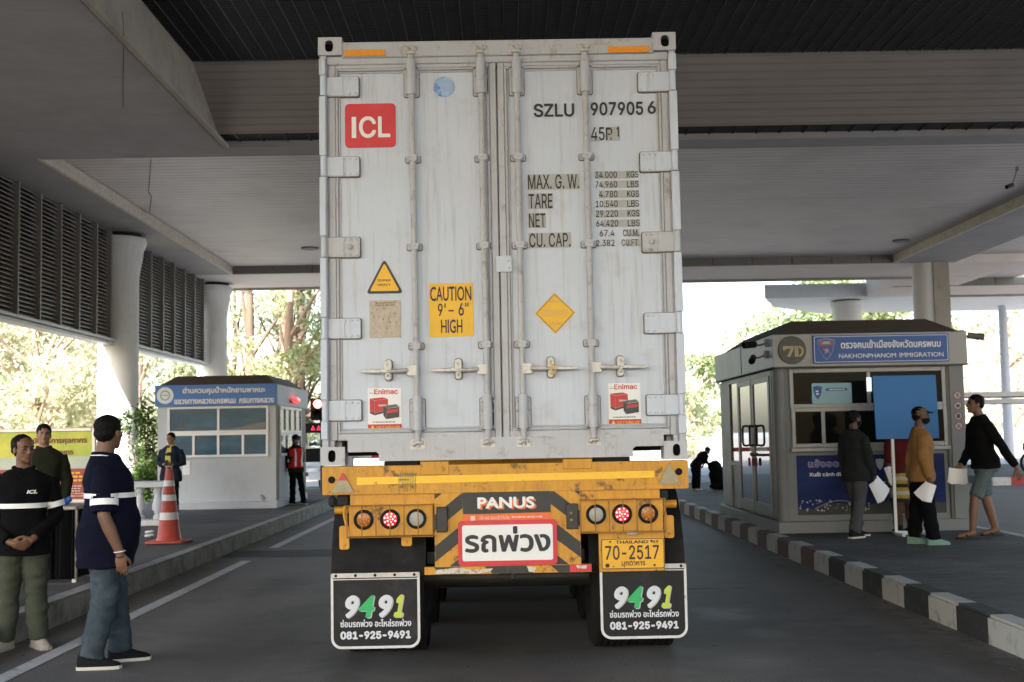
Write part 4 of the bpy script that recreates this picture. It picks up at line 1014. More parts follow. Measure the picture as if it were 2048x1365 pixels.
def light_box(x0, x1, z0, z1, order):
    b = MB(); b.box(x0, x1, YR - 0.004, YR + 0.03, z0, z1); o = b.build('light_panel', m_yel, TR, bevel=0.006)
    w = x1 - x0
    for k, kind in enumerate(order):
        x = x0 + w * (0.175 + 0.315 * k) if order[0] == 'amber' else x0 + w * (0.185 + 0.315 * k)
        z = (z0 + z1) / 2 + 0.008
        b = MB(); b.m = 0; b.lathe([(0.066, YR - 0.003), (0.066, YR - 0.014), (0.058, YR - 0.02), (0.047, YR - 0.016), (0.047, YR - 0.004)], (x, 0, z), 28, 'y')
        b.m = 1; b.lathe([(0.001, YR - 0.0145), (0.03, YR - 0.0135), (0.047, YR - 0.010)], (x, 0, z), 28, 'y')
        b.m = 2
        if kind != 'white':
            for r, n in ((0, 1), (0.0185, 5), (0.037, 8)):
                for q in range(n):
                    a = 2 * pi * q / n + (0.5 if r > 0.02 else 0)
                    b.ell((x + r * cos(a), YR - 0.015, z + r * sin(a)), (0.0066, 0.003, 0.0066), None, 8, 5)
        else:
            for q in range(-3, 4):
                hw = math.sqrt(0.046 ** 2 - (q * 0.0125) ** 2)
                b.box(x + q * 0.0125 - 0.001, x + q * 0.0125 + 0.001, YR - 0.0175, YR - 0.014, z - hw, z + hw); b.box(x - hw, x + hw, YR - 0.0175, YR - 0.014, z + q * 0.0125 - 0.001, z + q * 0.0125 + 0.001)
        lens, led = {'amber': (m_lens_a, m_led_a), 'red': (m_lens_r, m_led), 'white': (m_lens_w, m_greybox)}[kind]
        l = b.build('tail_lamp', [m_rubber, lens, led], o); l['label'] = {'amber': 'amber indicator lamp, unlit', 'red': 'lit red tail lamp', 'white': 'clear reversing lamp'}[kind]
    b = MB(); r = 0.004; yg = YR - 0.075
    for z in (z0, z1): b.tube([(x0 - 0.005, yg + 0.07, z), (x0 - 0.005, yg, z), (x1 + 0.005, yg, z), (x1 + 0.005, yg + 0.07, z)], r, 6)
    for k in range(7):
        x = x0 + w * k / 6 if k not in (0, 6) else (x0 - 0.005 if k == 0 else x1 + 0.005)
        b.tube([(x, yg, z0), (x, yg, z1)], r, 6)
    b.build('wire_guard', M('rusty_yellow_wire', (0.30, 0.13, 0.025), 0.6, var=0.3, vs=30), o)
light_box(-1.030, -0.477, 0.860, 1.066, ('amber', 'red', 'white')); light_box(0.500, 1.046, 0.862, 1.076, ('white', 'red', 'amber'))

# fender brackets, fenders, mud flaps, plate
for x0, x1 in ((-1.165, -0.535), (0.555, 1.197)):
    b = MB(); ri, ro = 0.655, 0.67
    cy, cz = 8.93, 0.52
    def arc(rr): return [(cy + rr * cos(a), cz + rr * sin(a)) for a in np.linspace(pi * 0.97, pi * 0.10, 18)]
    A_, B_ = arc(ro), arc(ri)
    for k in range(17):
        b._add([(x0, *A_[k]), (x1, *A_[k]), (x1, *A_[k + 1]), (x0, *A_[k + 1]), (x0, *B_[k]), (x1, *B_[k]), (x1, *B_[k + 1]), (x0, *B_[k + 1])],
               [(0, 1, 2, 3), (7, 6, 5, 4), (0, 3, 7, 4), (1, 5, 6, 2)] + ([(0, 4, 5, 1)] if k == 0 else []) + ([(3, 2, 6, 7)] if k == 16 else []))
    b.build('fender', m_rubber, TR)
for x0, x1, z0, z1 in ((-1.10, -1.035, 0.775, 0.93), (-0.69, -0.62, 0.79, 0.86), (1.055, 1.12, 0.81, 0.96)):
    b = MB(); b.prism(rrect(x0, x1, z0, z1, 0.015, 4), YR + 0.035, YR + 0.05); b.ell(((x0 + x1) / 2, YR + 0.033, z0 + 0.03), (.010, .006, .010), None, 8, 5); b.build('fender_strap', m_yel, TR)
for s_, x in ((-1, -1.06), (1, 1.07)):
    b = MB(); b.tube([(x - 0.08, YR + 0.12, 1.03), (x + 0.08, YR + 0.12, 1.03)], 0.028, 12); b.tube([(x, YR + 0.08, 1.12), (x - 0.01, YR + 0.07, 1.0), (x + 0.012, YR + 0.07, 0.9)], 0.012, 6); b.build('fender_stay', m_yel, TR)
    b = MB(); b.box(x - 0.06, x + 0.02, YR + 0.06, YR + 0.14, 1.06, 1.13); b.ell((x - 0.09, YR + 0.08, 1.09), (.03, .03, .04)); b.build('valve', m_black, TR, bevel=0.008)

def mudflap(x0, x1, z0, z1):
    y = YR + 0.03
    rr = rrect(x0, x1, z0, z1, 0.07, 8)
    b = MB(); b.prism(rr[:9] + [(x1, z1), (x0, z1)] + rr[27:], y, y + 0.012)
    o = b.build('mud_flap', m_flap, TR)
    b = MB(); w = 0.017
    ou = rrect(x0, x1, z0, z1, 0.07, 8); inn = rrect(x0 + w, x1 - w, z0 + w, z1 - w, 0.055, 8)
    ou = ou[:9] + [(x1, z1), (x0, z1)] + ou[27:]; inn = inn[:9] + [(x1 - w, z1 - 0.04), (x0 + w, z1 - 0.04)] + inn[27:]
    n = len(ou)
    for k in range(n):
        j = (k + 1) % n
        if k == 9: continue
        b.flat([ou[k], ou[j], inn[j], inn[k]], y - 0.003)
    b.rect(x0 + w, x1 - w, z1 - 0.046, z1 - 0.040, y - 0.003)
    b.build('painted_border', m_flapframe, o, smooth=0)
    b = MB(); b.m = 0; b.box(x0 + 0.006, x1 - 0.006, y - 0.008, y - 0.004, z1 - 0.032, z1 - 0.002); b.m = 1
    for k in range(5): b.ell((x0 + 0.035 + (x1 - x0 - 0.07) * k / 4, y - 0.009, z1 - 0.017), (.010, .007, .010), None, 8, 5)
    b.build('clamp_strip', [m_steel, m_dark], o)
    P = lambda u: x0 + u * (x1 - x0)
    Z = lambda v: z0 + v * (z1 - z0)
    sh = 0.30
    for ch, u0, u1, m in (('9', .13, .285, m_offwhite), ('4', .295, .465, m_green), ('9', .505, .66, m_offwhite), ('1', .70, .80, m_lime)):
        b = MB(); text(b, ch, P(u0), P(u1), Z(.405), Z(.705), y - 0.0045, 0.042, INTER if ch == '1' else None, 48, sh * 0.62); b.build('digit', m, o, smooth=0)
        b = MB(); text(b, ch, P(u0) + 0.008, P(u1) + 0.008, Z(.405) - 0.005, Z(.705) - 0.004, y - 0.002, 0.042, INTER if ch == '1' else None, 48, sh * 0.62); b.build('digit_shadow', m_greybox, o, smooth=0)
    b = MB(); text(b, 'ซ่อมรถพ่วง อะไหล่รถพ่วง', P(.105), P(.90), Z(.285), Z(.385), y - 0.003, 0.03, None, 26); text(b, '081-925-9491', P(.105), P(.895), Z(.125), Z(.232), y - 0.003, 0.045, INTER, 28)
    b.build('lettering', m_offwhite, o, smooth=0)
mudflap(-1.158, -0.571, 0.128, 0.622); mudflap(0.618, 1.192, 0.158, 0.645)
b = MB(); b.box(0.615, 1.048, YR - 0.002, YR + 0.028, 0.60, 0.868); b.build('plate_holder', m_yel, TR, bevel=0.004)
b = MB(); b.m = 0; b.prism(rrect(0.628, 1.047, 0.616, 0.818, 0.012), YR - 0.010, YR - 0.003); b.m = 1
ou, inn = rrect(0.630, 1.045, 0.618, 0.816, 0.012), rrect(0.635, 1.040, 0.623, 0.811, 0.01)
for k in range(len(ou)): b.flat([ou[k], ou[(k + 1) % len(ou)], inn[(k + 1) % len(ou)], inn[k]], YR - 0.0125)
o = b.build('number_plate', [m_plate, m_ink], TR, smooth=0)
b = MB(); text(b, 'THAILAND', 0.725, 0.940, 0.783, 0.804, YR - 0.0125, 0.03, None, 18); text(b, '49', 0.968, 1.008, 0.783, 0.804, YR - 0.0125, 0.02, INTER, 14); text(b, '70-2517', 0.655, 1.010, 0.678, 0.772, YR - 0.0125, 0.012, INTER, 40); text(b, 'มุกดาหาร', 0.762, 0.918, 0.628, 0.668, YR - 0.0125, 0.02, None, 20)
b.disc(0.668, 0.642, 0.014, YR - 0.0125, 14); b.disc(0.978, 0.64, 0.008, YR - 0.0125, 10); b.disc(0.707, 0.636, 0.005, YR - 0.0125, 8); b.disc(0.69, 0.796, 0.007, YR - 0.0125, 10); b.disc(0.962, 0.797, 0.008, YR - 0.0125, 10); b.build('lettering', m_ink, o, smooth=0)
b = MB(); b.box(0.80, 0.872, YR - 0.03, YR - 0.003, 0.842, 0.866); b.m = 1; b.box(0.815, 0.857, YR - 0.034, YR - 0.029, 0.848, 0.858); b.build('plate_lamp', [m_galv, m_glasslamp], TR, bevel=0.004)

# axles and twin wheels
for ya in (8.93, 10.22, 11.5):
    b = MB(); b.tube([(-0.98, ya, 0.50), (0.98, ya, 0.50)], 0.075, 12); b.build('axle', m_blk, TR)
    for x in (-1.02, -0.70, 0.71, 1.03):
        b = MB(); R_ = 0.505; wd = 0.125
        prof = [(0.28, -wd + 0.01), (0.40, -wd), (0.46, -wd + 0.005), (0.495, -wd + 0.03)]
        for q in range(5):
            a0 = -wd + 0.035 + q * 0.046
            prof += [(R_, a0), (R_, a0 + 0.036), (R_ - 0.014, a0 + 0.038), (R_ - 0.014, a0 + 0.044)]
        prof += [(0.495, wd - 0.03), (0.46, wd - 0.005), (0.40, wd), (0.28, wd - 0.01)]
        b.lathe(prof, (x, ya, 0.503), 40, 'x'); w_ = b.build('wheel', m_rubber, TR)
        b = MB(); b.lathe([(0.275, -0.10), (0.285, -0.02), (0.285, 0.02), (0.275, 0.10)], (x, ya, 0.503), 28, 'x'); b.build('rim', m_galv, w_)
for xs in (-0.5, 0.5):
    b = MB(); b.box(xs - 0.04, xs + 0.04, 8.5, 12.0, 0.64, 0.72); b.build('leaf_spring', m_blk, TR, smooth=0)
b = MB(); b.lathe([(0.09, 8.6), (0.09, 8.9)], (-0.1, 0, 0.62), 14, 'y'); b.tube([(0.05, YR + 0.1, 0.56), (0.05, YR + 0.1, 0.64)], 0.012, 8); b.build('brake_chamber', m_blk, TR)
for xs in (-0.55, 0.55):
    b = MB(); b.box(xs - 0.06, xs + 0.06, 17.4, 17.52, 0.35, 1.13); b.box(xs - 0.13, xs + 0.13, 17.33, 17.6, 0.30, 0.35); b.build('landing_leg', m_blk, TR, smooth=0)
for x0 in (-0.30, 0.05):
    b = MB(); b.lathe([(0.02, 0), (0.10, 0.02), (0.12, 0.06), (0.12, 0.9), (0.10, 0.94), (0.02, 0.96)], (x0 + 0.12, 12.6, 0.68), 16, 'y'); b.build('added_air_tank', m_blk, TR)  # unseen tanks added to darken the road below the trailer
for x0, x1 in ((-1.16, -0.75), (0.76, 1.17)):
    for y0_, y1_ in ((12.3, 14.0), (14.2, 16.6)):
        b = MB(); b.box(x0, x1, y0_, y1_, 0.38, 1.05); b.build('added_tool_box', m_blk, TR, bevel=0.02)  # unseen boxes added along the sides to keep light off the road
b = MB(); b.box(-0.7, 0.7, 12.1, 12.2, 0.32, 0.84); b.build('splash_board', m_rubber, TR, smooth=0)
TT = thing('tractor_unit', 'truck cab pulling the yellow trailer, standing ahead of the white container', 'truck', (0, 21, 0))
m_cab = M('cab_paint', (0.45, 0.46, 0.48), 0.35, var=0.05)
b = MB(); b.prismx([(20.75, 0.75), (22.9, 0.55), (23.0, 1.9), (22.6, 3.3), (21.9, 3.6), (20.75, 3.65)], -1.18, 1.18); b.build('cab', m_cab, TT, bevel=0.06, seg=2)
b = MB(); b.box(-0.5, -0.38, 16.3, 22.5, 0.75, 1.0); b.box(0.38, 0.5, 16.3, 22.5, 0.75, 1.0); b.build('chassis', m_blk, TT, smooth=0)
b = MB(); b.box(-0.45, 0.45, 17.9, 18.9, 1.0, 1.11); b.build('coupling_plate', m_blk, TT, bevel=0.02)
for x in (-1.2, 1.2):
    b = MB(); b.box(x - 0.12, x + 0.12, 22.4, 22.55, 2.1, 2.7); b.build('mirror', m_blk, TT, bevel=0.03)
for ya, xs in ((17.6, (-1.02, -0.70, 0.70, 1.02)), (18.9, (-1.02, -0.70, 0.70, 1.02)), (22.0, (-1.02, 1.02))):
    b = MB(); b.tube([(-0.98, ya, 0.50), (0.98, ya, 0.50)], 0.07, 12); b.build('axle', m_blk, TT)
    for x in xs:
        b = MB(); b.lathe([(0.28, -0.12), (0.46, -0.125), (0.5, -0.09), (0.5, 0.09), (0.46, 0.125), (0.28, 0.12)], (x, ya, 0.503), 36, 'x'); w_ = b.build('wheel', m_rubber, TT)
        b = MB(); b.lathe([(0.27, -0.1), (0.27, 0.1)], (x, ya, 0.503), 24, 'x'); b.build('rim', m_galv, w_)
b = MB(); b.box(-1.0, -0.55, 19.6, 21.2, 0.5, 1.05); b.build('fuel_tank', m_galv, TT, bevel=0.06, seg=2)

# ------------------------------------------------------------------ booths
def frame_panes(parent, x0, x1, z0, z1, y, cols, glass, fm, fw=0.045, label=None):
    """One framed glazing unit on a wall facing -y: cols are pane boundaries as x positions."""
    b = MB(); ring(b, x0, x1, z0, z1, fw, y - 0.035, y - 0.002)
    for x in cols: b.box(x - fw * 0.5, x + fw * 0.5, y - 0.032, y - 0.002, z0 + fw, z1 - fw)
    w = b.build('window', fm, parent, bevel=0.004)
    if label: w['label'] = label
    xs = [x0 + fw * 0.8] + list(cols) + [x1 - fw * 0.8]
    for k in range(len(xs) - 1):
        b = MB(); b.box(xs[k] + 0.004, xs[k + 1] - 0.004, y - 0.016, y - 0.004, z0 + fw * 0.8, z1 - fw * 0.8)
        b.build('pane', glass, w, smooth=0)
    return w

def shield(b, cx, z0, z1, y, w, k=1.0):
    h = z1 - z0
    pts = [(-0.5, 0.92), (-0.42, 0.55), (-0.30, 0.28), (0, 0), (0.30, 0.28), (0.42, 0.55), (0.5, 0.92), (0.3, 0.96), (0, 1.0), (-0.3, 0.96)]
    b.flat([(cx + p * w * k, z0 + h * (0.55 + (q - 0.55) * k)) for p, q in pts], y)

ZI = 0.2
# right: immigration booth
m_boothR = M('grimy_booth_wall', (0.205, 0.212, 0.22), 0.6, var=0.07, vs=1.5, stain=(0.17, 0.155, 0.135), ss=1.8, sth=(0.52, 0.78), samt=0.6, streak=((0.14, 0.125, 0.105), 3.0, (0.56, 0.8), 0.6, (7, 7, 0.6)))
m_aluR = M('grey_window_frame', (0.34, 0.335, 0.33), 0.45, 0.1, var=0.1, vs=6, stain=(0.16, 0.15, 0.13), ss=5, sth=(0.55, 0.75), samt=0.6)
BR = thing('immigration_booth', 'grey and white booth with the blue immigration sign and a round 7D plaque', 'booth', (4.8, 17.9, ZI))
x0, x1, y0, y1 = 3.54, 5.99, 15.9, 19.95
b = MB(); b.box(3.50, 6.03, 15.80, 20.08, 0.19, 0.345); b.build('plinth', m_boothR, BR, bevel=0.01)
b = MB(); ch = 0.0
b.box(x0 + 0.03, x1, y0, y1, 0.345, 2.33); b.build('wall', m_boothR, BR, smooth=0)
b = MB()
b.tube([(x0 + 0.075, y0 + 0.06, 0.345), (x0 + 0.075, y0 + 0.06, 2.33)], 0.085, 20); b.build('corner_post', m_boothR, BR)
b = MB(); b.box(3.50, 6.02, 15.78, 20.12, 2.331, 2.755); b.build('fascia', M('fascia_panel', (0.36, 0.355, 0.35), 0.45, var=0.08, vs=2, stain=(0.17, 0.155, 0.13), ss=1.6, sth=(0.5, 0.78), samt=0.7), BR, bevel=0.006)
b = MB(); b.box(3.495, 3.503, 17.9, 17.906, 2.335, 2.75); b.box(3.47, 6.05, 15.75, 20.15, 2.322, 2.334); b.build('fascia_joint', m_tile, BR, smooth=0)
b = MB()
lo = [(3.56, 15.84), (5.97, 15.84), (5.97, 20.05), (3.56, 20.05)]; hi = [(3.86, 16.25), (5.66, 16.25), (5.66, 19.4), (3.86, 19.4)]
b._add([(x, y, 2.755) for x, y in lo] + [(x, y, 2.965) for x, y in hi], [(0, 1, 5, 4), (1, 2, 6, 5), (2, 3, 7, 6), (3, 0, 4, 7), (4, 5, 6, 7), (3, 2, 1, 0)])
b.build('roof', m_roof, BR, smooth=0)
# side with glass doors (facing the lane)
for ya_, yb_ in ((16.0, 16.095), (19.185, 19.92)):
    b = MB(); b.box(3.538, 3.569, ya_, yb_, 0.36, 2.30); b.build('side_panel', m_greywall, BR, smooth=0)
b = MB(); b.box(3.53, 3.568, 16.1, 19.18, 2.25, 2.31); b.box(3.53, 3.568, 16.10, 16.16, 0.36, 2.25); b.box(3.53, 3.568, 19.1, 19.18, 0.36, 2.25); b.box(3.53, 3.568, 18.42, 18.47, 0.36, 2.25); b.box(3.53, 3.568, 18.47, 19.1, 1.0, 1.06); b.build('door_surround', m_aludk, BR, smooth=0)
b = MB(); b.box(3.552, 3.566, 18.475, 19.095, 1.065, 2.245); b.build('side_window', m_glassdoor, BR, smooth=0)
b = MB(); b.box(3.55, 3.566, 18.475, 19.095, 0.365, 0.995); b.build('lower_panel', m_greywall, BR, smooth=0)
for ya, yb2, hy in ((17.40, 18.40, 17.5), (16.22, 17.36, 17.26)):
    b = MB(); w = 0.085
    b.box(3.522, 3.560, ya, ya + w, 0.38, 2.245); b.box(3.522, 3.560, yb2 - w, yb2, 0.38, 2.245); b.box(3.523, 3.560, ya + w, yb2 - w, 2.17, 2.244); b.box(3.523, 3.560, ya + w, yb2 - w, 0.381, 0.53)
    d = b.build('door', m_aludk, BR, smooth=0)
    b = MB(); b.box(3.536, 3.548, ya + w, yb2 - w, 0.53, 2.17); b.build('door_pane', m_glassdoor, d, smooth=0)
    b = MB(); hy_ = hy + (-0.02 if hy > 17.4 else 0.02)
    s_ = 1 if hy > 17.4 else -1
    pts = [(3.52, hy, 1.58)] + [(3.46 , hy + s_ * 0.02, 1.59), (3.44, hy + s_ * 0.10, 1.585), (3.435, hy + s_ * 0.13, 1.54), (3.435, hy + s_ * 0.13, 1.36), (3.44, hy + s_ * 0.10, 1.315), (3.46, hy + s_ * 0.02, 1.31), (3.52, hy, 1.32)]
    b.tube(pts, 0.016, 8); b.build('handle', m_black, d)
b = MB(); b.box(3.49, 3.521, 17.32, 17.44, 1.17, 1.21); b.tube([(3.50, 17.40, 1.18), (3.50, 16.5, 1.19)], 0.018, 8); b.build('lock_bar', m_black, BR)
b = MB(); b.m = 0; b.box(3.475, 3.5, 17.44, 17.52, 1.02, 1.14); b.m = 1; b.box(3.475, 3.5, 17.16, 17.25, 1.03, 1.14); b.build('padlock', [m_red, m_black], BR, bevel=0.008)
# front
b = MB(); b.box(5.80, 5.985, 15.86, 15.899, 0.35, 2.33); b.build('corner_panel', m_boothR, BR, smooth=0)
b = MB(); b.box(5.755, 5.798, 15.87, 15.899, 0.35, 2.33); b.build('shadow_joint', m_tile, BR, smooth=0)
frame_panes(BR, 3.72, 5.75, 1.80, 2.305, 15.9, [4.75], m_glassdk, m_aluR, 0.05)
frame_panes(BR, 3.73, 5.75, 1.29, 1.80, 15.893, [4.14, 5.2], m_glassdk, m_aluR, 0.05)
b = MB(); b.box(3.70, 5.76, 15.80, 15.899, 1.235, 1.285); b.build('counter', m_aluR, BR, bevel=0.006)
b = MB(); b.box(4.75 - 0.03, 4.75 + 0.03, 15.845, 15.862, 2.0, 2.18); b.build('lit_tube', M('white_glow', (0.9, 0.9, 0.9), 0.4, var=0, emit=(0.9, 0.97, 1), es=0.22), BR, smooth=0)  # white strip on the window mullion with a faint glow
b = MB(); b.rect(4.23, 4.245, 1.72, 1.725, 15.87); ring(b, 4.20, 4.55, 1.55, 1.72, 0.006, 15.8815, 15.885); b.box(4.2, 4.55, 15.8815, 15.885, 1.632, 1.638); b.build('inner_shelf', m_tile, BR, smooth=0)
b = MB()
for q in range(5): b.ell((3.84 + 0.075 * (q % 3), 15.886, 1.58 - 0.13 * (q // 3) + 0.01 * (q % 2)), (0.010, 0.003, 0.014), None, 8, 6)
b.build('pane_sticker', m_gold, BR)
o = None
b = MB(); b.flat(rrect(4.01, 4.53, 1.845, 2.118, 0.02), 15.882); o = b.build('notice', M('pale_blue_notice', (0.30, 0.50, 0.58), 0.5, var=0.1, vs=3), BR, smooth=0)
b = MB(); shield(b, 4.085, 1.905, 2.085, 15.879, 0.12); b.flat(rrect(4.19, 4.47, 2.015, 2.05, 0.015), 15.879); b.build('notice_emblem', m_blue, o, smooth=0)
b = MB(); scribble(b, 4.205, 4.46, 2.022, 2.043, 15.876, 1, 2, 0.7); scribble(b, 4.06, 4.11, 1.96, 2.03, 15.876, 2, 6, 0.6); b.build('notice_print', m_white, o, smooth=0)
b = MB(); b.rect(3.78, 5.70, 0.42, 1.185, 15.894); o = b.build('travel_poster', m_poster, BR, smooth=0)
b = MB(); text(b, 'แจ้งออกเมือง', 3.93, 4.72, 1.03, 1.135, 15.8905, 0.035, None, 24); b.build('outline_lettering', m_tarpurp, o, smooth=0)
b = MB(); text(b, 'แจ้งออกเมือง', 3.935, 4.715, 1.034, 1.13, 15.8885, 0.004, None, 24); b.build('lettering', m_blue, o, smooth=0)
b = MB(); text(b, 'Xuất cảnh đến Lào', 3.94, 4.55, 0.915, 0.975, 15.8905, 0.02, INTER, 20); scribble(b, 4.82, 5.05, 0.72, 0.85, 15.8905, 3, 4, 0.35); b.build('lettering', m_white, o, smooth=0)
b = MB(); shield(b, 4.86, 0.98, 1.13, 15.8905, 0.11); b.build('emblem', m_greybox, o, smooth=0)
b = MB(); rg = random.Random(2)
for k in range(60):
    x = 3.80 + 0.9 * rg.random() ** 1.2; z = 0.47 + 0.16 * rg.random() * (1 - (x - 3.8) * 0.5); r_ = 0.004 + 0.012 * rg.random()
    b.disc(x, z, r_, 15.8905, 6)
for k in range(14): b.tube([(4.0 + 0.05 * k, 15.892, 0.50 + 0.10 * sin(k / 13 * pi)), (4.05 + 0.05 * k, 15.892, 0.50 + 0.10 * sin((k + 1) / 13 * pi))], 0.004, 4)
b.build('poster_lights', m_greybox, o, smooth=0)
b = MB(); b.flat([(3.78, 0.42), (5.70, 0.42), (5.70, 0.55), (5.0, 0.60), (4.6, 0.52), (4.3, 0.57), (3.9, 0.48), (3.78, 0.5)], 15.892); b.build('poster_ground', M('poster_dark', (0.016, 0.018, 0.012), 0.5, var=0.4), o, smooth=0)
# sign and plaque
b = MB(); b.box(4.015, 5.775, 15.755, 15.779, 2.365, 2.73); o = b.build('name_sign', m_blue, BR, bevel=0.004); o['label'] = 'blue sign with Thai and English lettering and a police shield'
b = MB(); ou, inn = rrect(4.03, 5.76, 2.38, 2.715, 0.02), rrect(4.037, 5.753, 2.387, 2.708, 0.018)
for k in range(len(ou)): b.flat([ou[k], ou[(k + 1) % len(ou)], inn[(k + 1) % len(ou)], inn[k]], 15.752)
text(b, 'ตรวจคนเข้าเมืองจังหวัดนครพนม', 4.375, 5.67, 2.555, 2.665, 15.752, 0.03, None, 30); text(b, 'NAKHONPHANOM', 4.345, 5.085, 2.43, 2.487, 15.752, 0.010, None, 30); text(b, 'IMMIGRATION', 5.13, 5.70, 2.432, 2.489, 15.752, 0.010, None, 30); b.build('lettering', m_white, o, smooth=0)
b = MB(); b.m = 0; shield(b, 4.185, 2.405, 2.69, 15.752, 0.225); b.m = 1; shield(b, 4.185, 2.405, 2.69, 15.749, 0.225, 0.93); b.m = 0; b.rect(4.10, 4.27, 2.615, 2.655, 15.746); b.m = 2; b.rect(4.10, 4.14, 2.62, 2.65, 15.744); b.rect(4.23, 4.27, 2.62, 2.65, 15.744); b.rect(4.105, 4.265, 2.592, 2.606, 15.746)
b.m = 3; b.disc(4.19, 2.535, 0.026, 15.746, 14); b.flat([(4.13, 2.565), (4.16, 2.535), (4.165, 2.545)], 15.746); b.flat([(4.20, 2.53), (4.235, 2.475), (4.21, 2.535)], 15.746); b.flat([(4.15, 2.50), (4.19, 2.50), (4.185, 2.515)], 15.746)
b.build('shield_emblem', [m_greybox, m_blue, m_red, m_gold], o, smooth=0)
b = MB(); b.lathe([(0.178, 15.752), (0.182, 15.76), (0.182, 15.779)], (3.748, 0, 2.548), 36, 'y'); o = b.build('round_plaque', m_olive, BR)
b = MB()
b.flat([(3.625, 2.60), (3.765, 2.60), (3.765, 2.565), (3.715, 2.46), (3.675, 2.46), (3.725, 2.565), (3.665, 2.565), (3.65, 2.545), (3.625, 2.545)], 15.7485)
b.rect(3.775, 3.795, 2.46, 2.60, 15.7485); b.rect(3.80, 3.822, 2.46, 2.60, 15.7485)
dpts = [(3.828 + 0.0 * k, 0) for k in range(0)]
for k in range(10):
    a0, a1 = -pi / 2 + pi * k / 10, -pi / 2 + pi * (k + 1) / 10
    b.flat([(3.832 + 0.035 * cos(a0), 2.53 + 0.045 * sin(a0)), (3.832 + 0.06 * cos(a0), 2.53 + 0.07 * sin(a0)), (3.832 + 0.06 * cos(a1), 2.53 + 0.07 * sin(a1)), (3.832 + 0.035 * cos(a1), 2.53 + 0.045 * sin(a1))], 15.7485)
b.build('lettering', m_gold, o, smooth=0)
for k, z in enumerate((1.93, 1.795, 1.66, 1.53)):
    b = MB(); b.m = 0; b.disc(5.893, z, 0.055, 15.857, 20); b.m = 1
    for q in range(20):
        a0, a1 = 2 * pi * q / 20, 2 * pi * (q + 1) / 20
        b.flat([(5.893 + r_ * cos(a), z + r_ * sin(a)) for r_, a in ((0.056, a0), (0.056, a1), (0.046, a1), (0.046, a0))], 15.854)
    b.flat([(5.893 - 0.036, z + 0.03), (5.893 - 0.03, z + 0.036), (5.893 + 0.036, z - 0.03), (5.893 + 0.03, z - 0.036)], 15.852)
    b.m = 2
    if k == 1: b.rect(5.872, 5.914, z - 0.02, z + 0.016, 15.854)
    elif k == 2: b.disc(5.893, z - 0.004, 0.024, 15.854, 10); b.rect(5.89, 5.91, z + 0.01, z + 0.03, 15.854)
    elif k == 0: b.flat([(5.88, z - 0.03), (5.888, z - 0.03), (5.908, z + 0.03), (5.90, z + 0.03)], 15.854)
    else: b.flat([(5.87, z - 0.03), (5.88, z - 0.03), (5.905, z + 0.02), (5.895, z + 0.02)], 15.854); b.rect(5.885, 5.915, z - 0.012, z - 0.004, 15.854)
    s_ = b.build('prohibition_sticker', [m_greybox, M('dull_red', (0.28, 0.05, 0.05), 0.5, var=0), m_ink], BR, smooth=0)

def camera_unit(label, p, d, bracket):
    d = Vector(d).normalized(); p = Vector(p)
    t = thing('security_camera', label, 'camera', p, 0, 'surveillance cameras')
    b = MB(); b.tube([p, p + d * 0.20], [0.042, 0.045], 12); b.build('body', m_black if 'dark' in label else m_tile, t)
    b = MB(); b.tube([p + d * 0.195, p + d * 0.205], 0.034, 12); b.build('lens', m_glassdk, t)
    b = MB(); b.tube([Vector(bracket), (Vector(bracket) + p) / 2 + Vector((0, 0, -0.02)), p + d * 0.04], 0.013, 8); b.box(bracket[0] - 0.02, bracket[0] + 0.02, bracket[1] - 0.03, bracket[1] + 0.03, bracket[2] - 0.05, bracket[2] + 0.05); b.build('bracket', m_aludk, t)
camera_unit('small dark camera on the booth corner above the other one by the plaque', (3.36, 16.20, 2.66), (-0.5, -0.3, -0.05), (3.48, 16.1, 2.67))
camera_unit('larger dark camera on the booth corner below the other one by the plaque', (3.34, 16.25, 2.49), (-0.3, -0.9, -0.3), (3.48, 16.15, 2.52))
camera_unit('grey camera sticking out to the right from the end of the immigration booth roof', (6.10, 15.95, 2.71), (0.9, -0.2, -0.12), (6.03, 15.97, 2.735))
camera_unit('dark camera hanging under the canopy at the right edge', (10.3, 24.2, 6.35), (-0.8, -0.5, -0.3), (10.45, 24.3, 6.70))

# left: weigh station booth
BL = thing('weigh_station_booth', 'white booth with a bright blue Thai sign and sliding windows on the left island', 'booth', (-5.6, 26, ZI))
b = MB(); b.box(-6.86, -4.43, 24.05, 27.75, 0.19, 0.335); b.build('plinth', m_whitewall, BL, bevel=0.01)
b = MB(); b.box(-6.80, -4.46, 24.2, 27.62, 0.335, 2.21); b.build('wall', m_whitewall, BL, smooth=0)
b = MB(); b.box(-4.475, -4.445, 24.18, 24.36, 0.34, 2.2); b.box(-4.475, -4.445, 27.0, 27.62, 0.34, 2.2); b.build('corner_strip', m_tile, BL, smooth=0)
b = MB(); b.box(-6.83, -4.43, 24.10, 27.85, 2.211, 2.615); b.build('fascia', m_whitewall, BL, bevel=0.006)
b = MB(); lo = [(-6.78, 24.16), (-4.48, 24.16), (-4.48, 27.8), (-6.78, 27.8)]; hi = [(-6.50, 24.5), (-4.72, 24.5), (-4.72, 27.1), (-6.50, 27.1)]
b._add([(x, y, 2.615) for x, y in lo] + [(x, y, 2.82) for x, y in hi], [(0, 1, 5, 4), (1, 2, 6, 5), (2, 3, 7, 6), (3, 0, 4, 7), (4, 5, 6, 7), (3, 2, 1, 0)]); b.build('roof', m_roof, BL, smooth=0)
b = MB(); b.box(-6.82, -4.44, 24.07, 24.099, 2.215, 2.625); o = b.build('name_sign', m_blueL, BL, smooth=0)
